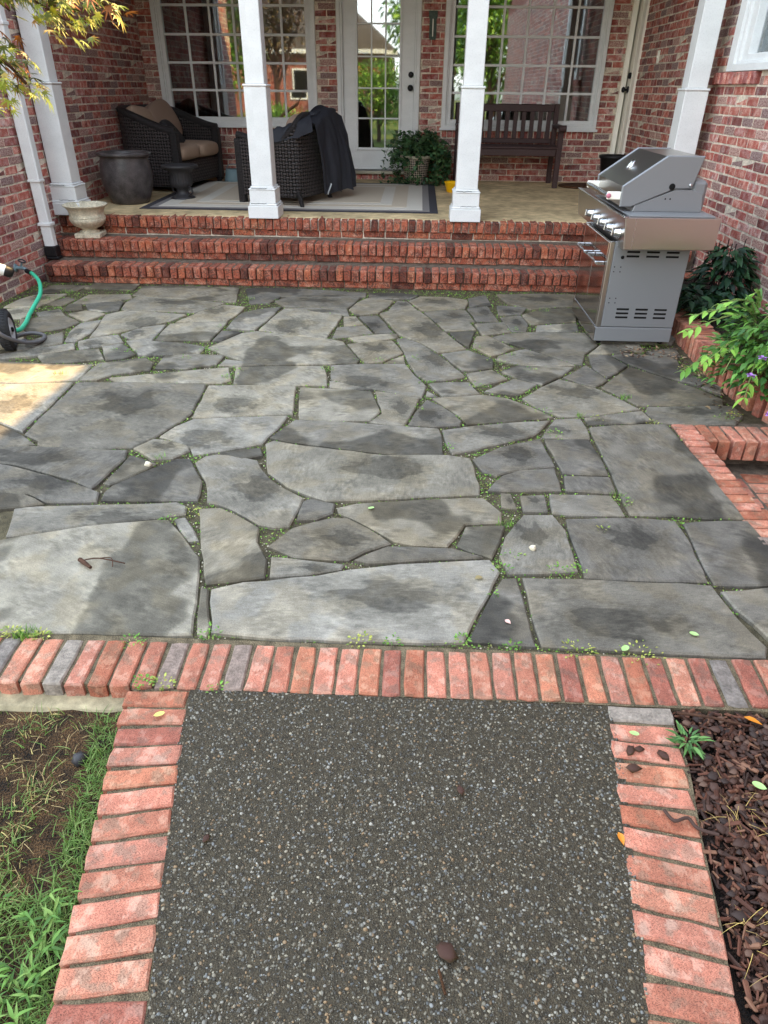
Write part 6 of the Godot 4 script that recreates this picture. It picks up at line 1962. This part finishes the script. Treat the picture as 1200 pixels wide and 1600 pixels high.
	for i in 60:
		var k := rng.randi() % 2
		var c0: Vector3 = [Vector3(0.85, 0.0, -1.06), Vector3(0.80, 0.0, -0.78), Vector3(0.92, 0.0, -0.6)][k]
		xs.append(Transform3D(Basis(Vector3.UP, r(0, TAU)) * Basis(Vector3.RIGHT, r(0.9, 1.6)) * Basis.from_scale(Vector3(0.6, r(0.7, 1.7), 1)), c0 + Vector3(rng.randfn(0, 0.045), r(-0.01, 0.012), rng.randfn(0, 0.035))))
		cs.append([lin(206, 178, 104), lin(180, 150, 88), lin(150, 124, 80)][rng.randi() % 3])
	tag(scatter(self, "dry_straw", blade_mesh(0.045, 0.0017, 0.8), M.litter, xs, cs), "golden dry straw tufts among the bark mulch", "straw", "", "stuff")
	# a green weed at the corner of the path and the mulch
	xs = []
	cs = []
	for i in 46:
		var a := r(0, TAU)
		xs.append(Transform3D(turned(Vector3(cos(a), r(0.1, 1.0), sin(a)), r(-0.4, 0.4), r(0.6, 1.2)), Vector3(0.775, r(-0.01, 0.03), -1.27) + Vector3(cos(a), 0, sin(a)) * r(0.0, 0.03)))
		cs.append([lin(84, 124, 68), lin(104, 142, 78), lin(70, 106, 58)][rng.randi() % 3])
	var wd := thing("corner_weed", "blue green weed at the mulch edge beside the top right path bricks", "weed")
	scatter(wd, "foliage", leaf_mesh(0.036, 0.009, 0.3, 0.4, 4), M.grass, xs, cs)

func peony() -> void:
	var t := thing("dark_shrub", "dark green leafy shrub against the brick wall beside the grill", "shrub", Vector3(2.26, 0.15, -5.25))
	var st := mb()
	for i in 16:
		var a := r(0, TAU)
		add_tube(st, curve([Vector3(cos(a), 0, sin(a)) * 0.04, Vector3(cos(a) * 0.08, r(0.15, 0.25), sin(a) * 0.1), Vector3(cos(a) * r(0.1, 0.17), r(0.24, 0.42), sin(a) * r(0.1, 0.2))], 4), 0.004, 4, false)
	part(t, "stems", done(st), M.dark_stem)
	leafy_cloud(t, "foliage", leaf_mesh(0.1, 0.042, 0.3, 0.35, 4), M.leaf, 620, func(i):
		var h := rng.randf()
		var a := r(0, TAU)
		var rad := lerpf(0.27, 0.1, h) * sqrt(r(0.2, 1.0))
		var q := Vector3(cos(a) * rad, 0.02 + 0.38 * h, sin(a) * rad)
		if i > 420: q = Vector3(r(-0.36, -0.02), r(0.0, 0.16), r(0.0, 0.5))
		return Transform3D(turned(Vector3(cos(a), r(-0.7, 0.3), sin(a)), r(-0.5, 0.5), r(0.6, 1.15)), q), [lin(34, 62, 44), lin(44, 76, 50), lin(28, 52, 40), lin(52, 88, 56)])
	var tr := thing("plant_support", "thin black wire plant support standing in the dark shrub", "plant support", Vector3(2.27, 0.15, -5.28))
	for q in [-0.09, -0.03, 0.03, 0.09]: part(tr, "wire", tube([Vector3(q * 0.7, 0, 0.0), Vector3(q, r(0.42, 0.47), 0)], 0.0035, 5), M.black)
	for y in [0.2, 0.36]: part(tr, "ring", tube([Vector3(-0.1, y, 0), Vector3(0.1, y, 0)], 0.003, 5), M.black)

func flowering_bush() -> void:
	var t := thing("flowering_bush", "bright green arching bush with purple flowers over the raised bed bricks", "bush", Vector3(1.97, 0.13, -3.80))
	var mats := []
	for c in [rgb(84, 128, 54), rgb(100, 146, 60), rgb(74, 116, 50), rgb(134, 178, 74), rgb(64, 102, 48)]: mats.append(tinted(c, 0.42))
	var meshes := [leaf_mesh(0.078, 0.032, 0.22, 0.3, 5), leaf_mesh(0.066, 0.028, 0.25, 0.2, 5), leaf_mesh(0.054, 0.025, 0.25, 0.35, 5)]
	var st := mb()
	var n := 0
	var tips := [Vector3(-0.5, 0.27, 0.1), Vector3(-0.44, 0.33, 0.0), Vector3(-0.40, 0.14, 0.2), Vector3(-0.3, 0.38, -0.05), Vector3(-0.46, 0.05, 0.1), Vector3(-0.25, 0.03, 0.42), Vector3(-0.05, 0.36, 0.1), Vector3(0.1, 0.4, 0.0), Vector3(-0.15, 0.2, 0.34), Vector3(0.05, 0.22, 0.38), Vector3(0.2, 0.3, 0.25), Vector3(-0.3, 0.2, 0.22), Vector3(-0.12, 0.42, -0.1), Vector3(0.25, 0.42, 0.1), Vector3(0.1, 0.05, 0.46), Vector3(-0.2, 0.3, 0.2), Vector3(-0.34, 0.1, 0.3), Vector3(0.3, 0.15, 0.4), Vector3(-0.1, 0.12, 0.4), Vector3(0.0, 0.3, 0.28)]
	for e in tips:
		var base := Vector3(r(-0.08, 0.08), 0, r(-0.08, 0.08))
		var top: Vector3 = base.lerp(e, 0.55) + Vector3(0, 0.2, 0)
		var line := curve([base, base.lerp(top, 0.6) + Vector3(0, 0.06, 0), top, e], 6)
		add_tube(st, line, 0.0032, 5, false)
		for k in range(6, line.size()):
			if n >= 292: break
			var d: Vector3 = (line[k] - line[k - 1]).normalized()
			for s in [-1, 1]:
				if rng.randf() < 0.12: continue
				var side: Vector3 = d.cross(Vector3.UP).normalized() * s
				var dir: Vector3 = d * 0.7 + side * r(0.5, 1.0) + Vector3(0, r(-0.4, 0.35), 0)
				var m: Material = mats[rng.randi() % (3 if k < 12 else 5)] if k < 15 else mats[[1, 3, 3][rng.randi() % 3]]
				var lf := part(t, "leaf", meshes[rng.randi() % 3], m)
				lf.transform = Transform3D(turned(dir, r(-0.4, 0.4), r(0.75, 1.1)), line[k])
				n += 1
	part(t, "stems", done(st), M.stem)
	# the thicket of smaller leaves inside
	leafy_cloud(t, "inner_foliage", meshes[2], M.leaf, 1500, func(i):
		var a := r(0, TAU)
		var h := rng.randf()
		var rad := 0.36 * sqrt(rng.randf()) * (1.0 - 0.35 * h)
		return Transform3D(turned(Vector3(cos(a), r(-0.5, 0.6), sin(a)), r(-0.5, 0.5), r(0.7, 1.2)), Vector3(-0.01 + cos(a) * rad, 0.0 + 0.36 * h, 0.08 + sin(a) * rad * 1.1)), [lin(66, 108, 46), lin(82, 126, 54), lin(52, 90, 42), lin(100, 144, 64)])
	var purple := [tinted(rgb(150, 92, 190), 0.6), tinted(rgb(176, 122, 208), 0.6), tinted(rgb(112, 54, 130), 0.6)]
	var petal := leaf_mesh(0.03, 0.022, 0.15, 0.3, 3)
	for q in [Vector3(-0.24, 0.14, 0.40), Vector3(-0.19, 0.22, 0.36), Vector3(-0.14, -0.03, 0.5), Vector3(-0.10, 0.0, 0.48)]:
		for k in 9:
			var a := TAU * k / 9.0
			var pt := part(t, "petal", petal, purple[k % 3])
			pt.transform = Transform3D(turned(Vector3(cos(a), 0.2 + 0.5 * (k % 2), sin(a)), 0.0, r(0.7, 1.1)), q)

func maple() -> void:
	var t := thing("maple_branch", "overhanging sunlit branch of a red and green lobed leaf maple, top left", "tree branch", Vector3(-2.6, 0, -3.0))
	var poly := []
	for k in 7:
		var a := PI / 2 + (k - 3) * 0.62
		var l: float = [0.5, 0.78, 0.95, 1.0, 0.95, 0.78, 0.5][k]
		poly.append(Vector2(cos(a - 0.31), sin(a - 0.31)) * 0.26)
		poly.append(Vector2(cos(a - 0.1), sin(a - 0.1)) * l * 0.6)
		poly.append(Vector2(cos(a), sin(a)) * l)
		poly.append(Vector2(cos(a + 0.1), sin(a + 0.1)) * l * 0.6)
	poly.append(Vector2(cos(PI / 2 + 4 * 0.62 - 0.31), sin(PI / 2 + 4 * 0.62 - 0.31)) * 0.26)
	var st := mb()
	st.set_smooth_group(0)
	for i in poly.size():
		var a: Vector2 = poly[i] * 0.054
		var b: Vector2 = poly[(i + 1) % poly.size()] * 0.054
		var f := func(q: Vector2) -> Vector3: return Vector3(q.x, -q.length_squared() * 5.0, q.y)
		tri(st, Vector3(0, 0.001, 0), f.call(a), f.call(b), Vector3.UP)
	var leaf := done(st)
	var mats := []
	for c in [rgb(120, 132, 40), rgb(150, 160, 52), rgb(94, 104, 44), rgb(168, 112, 50), rgb(176, 150, 70), rgb(112, 84, 46), rgb(74, 84, 40)]: mats.append(tinted(c, 0.4))
	var lines := []
	var o := t.position
	lines.append(curve([Vector3(-2.6, 1.2, -2.6), Vector3(-2.2, 1.75, -2.9), Vector3(-1.75, 1.90, -3.1), Vector3(-1.42, 1.86, -3.2), Vector3(-1.22, 1.76, -3.25)], 6))
	lines.append(curve([Vector3(-2.2, 1.75, -2.9), Vector3(-1.9, 1.72, -3.05), Vector3(-1.68, 1.60, -3.15), Vector3(-1.60, 1.50, -3.2)], 6))
	lines.append(curve([Vector3(-1.75, 1.90, -3.1), Vector3(-1.55, 1.80, -3.2), Vector3(-1.38, 1.70, -3.25)], 6))
	lines.append(curve([Vector3(-1.9, 1.90, -3.0), Vector3(-1.66, 1.84, -3.3), Vector3(-1.45, 1.82, -3.4)], 6))
	lines.append(curve([Vector3(-2.0, 1.73, -3.0), Vector3(-1.80, 1.58, -3.1), Vector3(-1.70, 1.46, -3.15)], 6))
	lines.append(curve([Vector3(-2.0, 1.85, -2.9), Vector3(-1.75, 1.84, -3.15), Vector3(-1.60, 1.74, -3.2)], 6))
	lines.append(curve([Vector3(-1.75, 1.86, -3.1), Vector3(-1.5, 1.86, -3.2), Vector3(-1.32, 1.80, -3.3)], 6))
	st = mb()
	for i in lines.size(): add_tube(st, lines[i].map(func(q): return q - o), [0.012, 0.007, 0.005, 0.005, 0.005, 0.004, 0.004][i], 6)
	add_tube(st, curve([Vector3(-0.9, -0.1, 0.6), Vector3(-0.75, 0.5, 0.6), Vector3(-0.45, 0.9, 0.55), Vector3(0, 1.2, 0.4)], 5), 0.03, 8)
	part(t, "branch", done(st), M.twig)
	var n := 0
	for i in lines.size():
		var line: Array = lines[i]
		for k in range(3 if i else 7, line.size()):
			for j in ([3, 4, 6, 5, 4, 5, 6][i]):
				if n >= 290: break
				var q: Vector3 = line[k] + Vector3(r(-0.08, 0.08), r(-0.06, 0.05), r(-0.12, 0.12))
				var tip := float(k) / line.size()
				var m: Material = mats[rng.randi() % 7] if tip < 0.75 else mats[[0, 1, 1, 3, 4][rng.randi() % 5]]
				var lf := part(t, "leaf", leaf, m)
				lf.transform = Transform3D(turned(Vector3(r(0.1, 1.0), r(-0.9, -0.1), r(-0.4, 0.6)), r(-0.8, 0.8), r(0.65, 1.1)), q - o)
				n += 1

	leafy_cloud(t, "leaf_cluster", leaf, M.leaf, 420, func(i):
		var line: Array = lines[[0, 0, 1, 2, 3, 4, 5, 6][rng.randi() % 8]]
		var k := rng.randi_range(line.size() / 3, line.size() - 2)
		var q: Vector3 = line[k] + Vector3(r(-0.09, 0.09), r(-0.04, 0.09), r(-0.15, 0.15))
		return Transform3D(turned(Vector3(r(0.1, 1.0), r(-0.9, 0.1), r(-0.5, 0.6)), r(-0.8, 0.8), r(0.65, 1.1)), q - o), [lin(120, 130, 44), lin(92, 100, 42), lin(150, 150, 56), lin(150, 90, 48), lin(70, 76, 38)])

# ---------------------------------------------------------------- fallen leaves, twigs, crumbs
func litter() -> void:
	var round_leaf := func(l: float, w: float) -> ArrayMesh:
		var poly := PackedVector2Array()
		for k in 18:
			var a := TAU * k / 18.0
			poly.append(Vector2(cos(a) * l * 0.5 * (1.0 + (0.16 if k == 0 else 0.0)), sin(a) * w * 0.5))
		var st := mb()
		st.set_smooth_group(0)
		for k in 18:
			var a := poly[k]
			var b := poly[(k + 1) % 18]
			tri(st, Vector3(0, 0.0015, 0), Vector3(a.x, 0.003 + 14.0 * a.y * a.y + 4.0 * a.x * a.x, a.y), Vector3(b.x, 0.003 + 14.0 * b.y * b.y + 4.0 * b.x * b.x, b.y), Vector3.UP)
		return done(st)
	var green := tinted(rgb(170, 206, 130), 0.5)
	var yellow := tinted(rgb(206, 200, 110), 0.5)
	for q in [[-0.151, -2.42, 0.034, green, "pale green round leaf on the middle of the wavy center flagstone"], [0.938, -1.707, 0.034, green, "pale green round leaf near the right end of the front right flagstone"], [0.698, -1.626, 0.042, green, "pale green round leaf on the front edge of the right flagstone"], [-0.673, -1.287, 0.036, yellow, "yellow green leaf on the grey second brick of the left path edge"], [0.638, -1.29, 0.032, green, "small green leaf on the top right path edge bricks"], [0.91, -1.14, 0.04, green, "yellow green leaf lying on the dark bark mulch"]]:
		var o := tag(part(self, "fallen_leaf", round_leaf.call(q[2] * 0.8, q[2] * 0.5), q[3], Vector3(q[0], 0.008, q[1]), Vector3(0.05, r(0, TAU), 0.03)), q[4], "leaf", "fallen leaves")
	var orange := tinted(rgb(216, 132, 40), 0.5)
	var o1 := tag(part(self, "fallen_leaf", leaf_mesh(0.032, 0.016, 0.5, 0.1), orange, Vector3(0.526, 0.0, -1.0), Vector3(0, 0.2, 0)), "small orange leaf at the right side of the aggregate path", "leaf", "fallen leaves")
	tag(part(self, "fallen_leaf", leaf_mesh(0.05, 0.018, 0.4, 0.1), orange, Vector3(0.965, 0.005, -1.37), Vector3(0, 1.1, 0)), "long orange leaf on the bark mulch at right", "leaf", "fallen leaves")
	tag(part(self, "fallen_petal", leaf_mesh(0.024, 0.018, 0.2, 0.1), tinted(rgb(240, 190, 180), 0.5), Vector3(0.335, 0.008, -1.745), Vector3(0, 0.8, 0)), "tiny pink petal on the narrow triangular flagstone", "petal")
	tag(part(self, "stone_chip", lump(0.016, 0.3, 4), M.cast_stone, Vector3(-1.205, 0.008, -2.747)), "small tan stone chip beside a grass tuft on the patio", "stone chip")
	tag(part(self, "stone_chip", lump(0.013, 0.3, 6), M.cast_stone, Vector3(0.484, 0.010, -2.164)), "small white stone chip on the squarish right flagstone", "stone chip")
	tag(part(self, "black_pebble", lump(0.022, 0.15, 7), M.dark_iron, Vector3(-0.863, -0.045, -1.172)), "black rounded pebble on the thin grass left of the path", "pebble")
	# a broken twig on the large left flagstone
	var tw := thing("broken_twig", "broken brown twig lying on the large left front flagstone", "twig", Vector3(-1.165, 0.006, -1.965))
	part(tw, "stub", tube([Vector3(-0.035, 0.008, -0.022), Vector3(0.0, 0.009, 0.005), Vector3(0.025, 0.008, 0.024)], [0.009, 0.008, 0.006], 7), M.twig)
	part(tw, "shoot", tube(curve([Vector3(-0.02, 0.012, -0.012), Vector3(0.04, 0.02, -0.018), Vector3(0.14, 0.01, -0.006)], 5), 0.0025, 5), M.twig)
	part(tw, "shoot", tube(curve([Vector3(0.04, 0.02, -0.018), Vector3(0.085, 0.02, -0.022), Vector3(0.10, 0.006, 0.012)], 5), 0.0018, 5), M.twig)
	var t2 := thing("thin_twig", "thin pale twig across the top of the bark mulch", "twig", Vector3(0.84, 0.004, -1.36))
	part(t2, "stick", tube(curve([Vector3(-0.06, 0.005, -0.012), Vector3(0.02, 0.012, 0.006), Vector3(0.1, 0.006, 0.02)], 5), [0.005, 0.0048, 0.0047, 0.0046, 0.0045, 0.0044, 0.0042, 0.004, 0.0036, 0.003, 0.003], 6), M.twig)
	var t3 := thing("dark_twig", "dark crooked twig on the right path edge bricks", "twig", Vector3(0.68, 0.002, -1.03))
	part(t3, "stick", tube(curve([Vector3(-0.03, 0.006, -0.03), Vector3(-0.015, 0.008, 0.0), Vector3(0.02, 0.008, -0.01), Vector3(0.035, 0.006, 0.015), Vector3(0.08, 0.006, 0.03)], 4), 0.0045, 6), M.dark_stem)
	var t4 := thing("pale_splinter", "pale wood splinter near the bottom of the aggregate path", "twig", Vector3(0.10, -0.002, -0.66))
	part(t4, "stick", tube([Vector3(-0.008, 0.003, -0.02), Vector3(0.004, 0.003, 0.024)], 0.003, 5), M.coir)
	var bark := tinted(rgb(70, 44, 40), 0.8)
	var at := [[0.157, -1.091, 0.013, "dark bark chip alone on the middle of the path"], [0.106, -0.711, 0.02, "large dark bark chip near the foot of the path"], [0.615, -1.235, 0.014, "dark bark chip on the inner end of a right edging brick"], [0.64, -1.243, 0.013, "dark bark chip in the middle of the third right edging brick"], [0.70, -1.225, 0.014, "dark bark chip near the outer end of a right edging brick"], [0.608, -1.18, 0.017, "curled dark bark chip over the path and edging joint"], [-0.445, -0.93, 0.011, "dark bark crumb near the left edging of the path"]]
	for q in at: tag(chip_at(q, bark), q[3], "bark chip", "bark chips strayed onto the paving")
	var lf := leaf_mesh(0.04, 0.022, 0.6, 0.2)
	tag(part(self, "dry_leaf", lf, tinted(rgb(150, 120, 92), 0.8), Vector3(1.64, 0.006, -3.62), Vector3(0, 0.7, 0)), "curled tan dry leaf near the raised bed corner", "leaf", "fallen leaves")
	tag(part(self, "dry_leaf", lf, tinted(rgb(150, 132, 96), 0.8), Vector3(0.25, 0.006, -1.965), Vector3(0, 1.9, 0)), "curled tan dry leaf on the large front flagstone", "leaf", "fallen leaves")
	# crumbs and dead leaves behind the grill
	var xs := []
	var cs := []
	for i in 420:
		var q := Vector3(r(1.40, 1.80), 0.006, r(-4.66, -4.42))
		if i > 160: q = Vector3(r(1.9, 2.4), r(0.125, 0.16), r(-5.9, -4.2))
		if i > 330: q = Vector3(1.76 + r(-0.06, 0.05), 0.004, r(-4.4, -3.4))
		xs.append(Transform3D(turned(Vector3(r(-1, 1), r(-0.1, 0.4), r(-1, 1)), r(-0.5, 0.5), r(0.4, 1.2)), q))
		cs.append([lin(92, 70, 56), lin(130, 104, 80), lin(66, 48, 40), lin(150, 128, 104)][rng.randi() % 4])
	tag(scatter(self, "leaf_litter", leaf_mesh(0.03, 0.014, 0.5, 0.3, 2), M.litter, xs, cs), "brown leaf litter behind and under the grill", "leaf litter", "", "stuff")

func chip_at(q: Array, m: Material) -> MeshInstance3D:
	var o := part(self, "bark_chip", lump(q[2], 0.35, int(q[2] * 1000)), m, Vector3(q[0], 0.002 + q[2] * 0.25, q[1]), Vector3(0, r(0, 3), 0))
	o.scale = Vector3(1.2, 0.5, 0.8)
	return o

# ---------------------------------------------------------------- what the glass mirrors
func tree(called: String, label: String, category: String, at: Vector3, trunk: float, crown: Vector3, lift: float, n: int, tints: Array, leaf: float, group := "") -> void:
	var t := thing(called, label, category, at, 0.0, group)
	var st := mb()
	add_tube(st, curve([Vector3.ZERO, Vector3(0.05, lift * 0.6, 0.02), Vector3(-0.04, lift + crown.y * 0.6, 0)], 4), [trunk, trunk * 0.95, trunk * 0.9, trunk * 0.85, trunk * 0.8, trunk * 0.7, trunk * 0.6, trunk * 0.5, trunk * 0.35], 8)
	for i in 6:
		var a := TAU * i / 6.0
		add_tube(st, [Vector3(0, lift + crown.y * 0.1 * i * 0.5, 0), Vector3(cos(a) * crown.x * 0.7, lift + crown.y * r(0.4, 0.9), sin(a) * crown.z * 0.7)], [trunk * 0.4, trunk * 0.12], 6)
	part(t, "trunk", done(st), M.dark_stem)
	var hubs := []
	for i in 22:
		var d := Vector3(r(-1, 1), r(-0.8, 1), r(-1, 1)).normalized() * pow(rng.randf(), 0.4)
		hubs.append([d * crown * Vector3(0.72, 0.42, 0.72) + Vector3(0, lift + crown.y * 0.5, 0), r(0.22, 0.42), r(0.75, 1.25)])
	leafy_cloud(t, "crown", leaf_mesh(leaf, leaf * 0.5, 0.2, 0.3, 2), M.leaf, n, func(i):
		var h: Array = hubs[rng.randi() % hubs.size()]
		var d := Vector3(r(-1, 1), r(-1, 1), r(-1, 1)).normalized() * pow(rng.randf(), 0.33)
		return Transform3D(turned(d + Vector3(r(-0.5, 0.5), r(-0.4, 0.6), r(-0.5, 0.5)), r(-1, 1), r(0.7, 1.3)), h[0] + d * Vector3(crown.x, crown.y * 0.6, crown.z) * h[1]), tints)

func behind_the_viewer() -> void:
	var greens := [lin(92, 130, 44), lin(118, 156, 58), lin(72, 108, 38), lin(138, 172, 74)]
	tree("round_shrub", "large sunlit round shrub mirrored in the door glass", "shrub", Vector3(-1.5, -0.1, 8.0), 0.09, Vector3(1.25, 2.3, 1.1), 0.35, 5200, greens, 0.11)
	tree("garden_tree", "tall sunlit green tree mirrored beside the bench window column", "tree", Vector3(2.6, -0.1, 11.0), 0.16, Vector3(1.9, 6.0, 1.8), 1.0, 5200, greens, 0.2, "garden trees behind the viewer")
	tree("garden_tree", "broad green tree far behind the lawn, mirrored right in the door glass", "tree", Vector3(1.6, -0.1, 27.0), 0.3, Vector3(3.6, 10.0, 3.0), 1.2, 5000, greens, 0.4, "garden trees behind the viewer")
	tree("plum_tree", "dark purple leaved tree mirrored in the left porch window", "tree", Vector3(-5.6, -0.1, 11.5), 0.14, Vector3(2.0, 4.6, 1.8), 1.3, 4200, [lin(88, 66, 52), lin(70, 50, 44), lin(104, 88, 56), lin(58, 46, 40)], 0.16)
	tree("low_hedge_shrub", "low bright hedge shrub mirrored at the foot of the left window", "shrub", Vector3(-5.0, -0.1, 7.2), 0.05, Vector3(1.7, 1.0, 0.8), 0.1, 2600, greens, 0.1)
	for q in [[7.0, 17.0, 2.6, 6.5, "bushy green tree mirrored in the right half of the bench window"], [11.0, 22.0, 3.4, 8.0, "broad dark green tree mirrored behind the hoop"], [4.6, 31.0, 3.4, 9.0, "tall green tree behind the hoop, mirrored beside the third column"], [15.5, 30.0, 4.0, 9.0, "wide green tree at the lawn's far right edge in the mirrored view"], [-9.5, 17.0, 2.6, 6.0, "green tree before the mirrored house's left windows"]]:
		tree("garden_tree", q[4], "tree", Vector3(q[0], -0.1, q[1]), 0.2, Vector3(q[2], q[3], q[2]), 0.4, 3600, [lin(84, 118, 42), lin(104, 140, 52), lin(66, 98, 36), lin(120, 156, 66)], 0.036 * q[3] + 0.03, "garden trees behind the viewer")
	var h := thing("neighbour_house", "red brick house with grey hipped roof, mirrored in the porch glass", "house", Vector3(-12.5, -0.1, 38.0))
	part_span(h, "wall", M.far_brick, Vector3(-10.5, 0, -4.5), Vector3(10.5, 3.5, 4.5))
	part_span(h, "gutter", M.white, Vector3(-11.0, 3.5, -5.0), Vector3(11.0, 3.72, -4.8))
	var st := mb()
	var A := [Vector3(-11, 3.7, -5), Vector3(11, 3.7, -5), Vector3(11, 3.7, 5), Vector3(-11, 3.7, 5)]
	var p := Vector3(-6.0, 7.6, 0)
	var q := Vector3(6.0, 7.6, 0)
	quad(st, A[0], A[1], q, p, Vector3(0, 1, -1))
	quad(st, A[3], A[2], q, p, Vector3(0, 1, 1))
	tri(st, A[1], A[2], q, Vector3(1, 1, 0))
	tri(st, A[0], A[3], p, Vector3(-1, 1, 0))
	quad(st, A[0], A[1], A[2], A[3], Vector3.DOWN)
	part(h, "roof", done(st), M.roof)
	for x in [-7.0, -1.5, 4.5]:
		var w := part_span(h, "window", M.white, Vector3(x - 0.6, 0.9, -4.56), Vector3(x + 0.6, 2.6, -4.49))
		part(w, "pane", box(Vector3(1.0, 1.5, 0.02)), M.hole, Vector3(0, 0, -0.035))
	var bb := thing("basketball_hoop", "white basketball backboard on a post, mirrored beside the bench column", "basketball hoop", Vector3(5.6, -0.1, 24.0))
	part(bb, "post", tube([Vector3.ZERO, Vector3(0, 2.7, 0)], 0.05, 8), M.black)
	part(bb, "backboard", box(Vector3(1.1, 0.75, 0.04), 0.01), M.white, Vector3(0, 3.0, -0.3))
	part(bb, "target", box(Vector3(0.5, 0.36, 0.01)), M.black, Vector3(0, 2.95, -0.326))
	part(bb, "target_field", box(Vector3(0.42, 0.28, 0.01)), M.white, Vector3(0, 2.95, -0.332))
	part(bb, "arm", box(Vector3(0.06, 0.06, 0.3)), M.black, Vector3(0, 2.7, -0.14))
	var ring := []
	for k in 25: ring.append(Vector3(cos(TAU * k / 24.0) * 0.23, 2.72, -0.58 + sin(TAU * k / 24.0) * 0.23))
	part(bb, "hoop", tube(ring, 0.012, 6), tinted(rgb(210, 80, 40)))
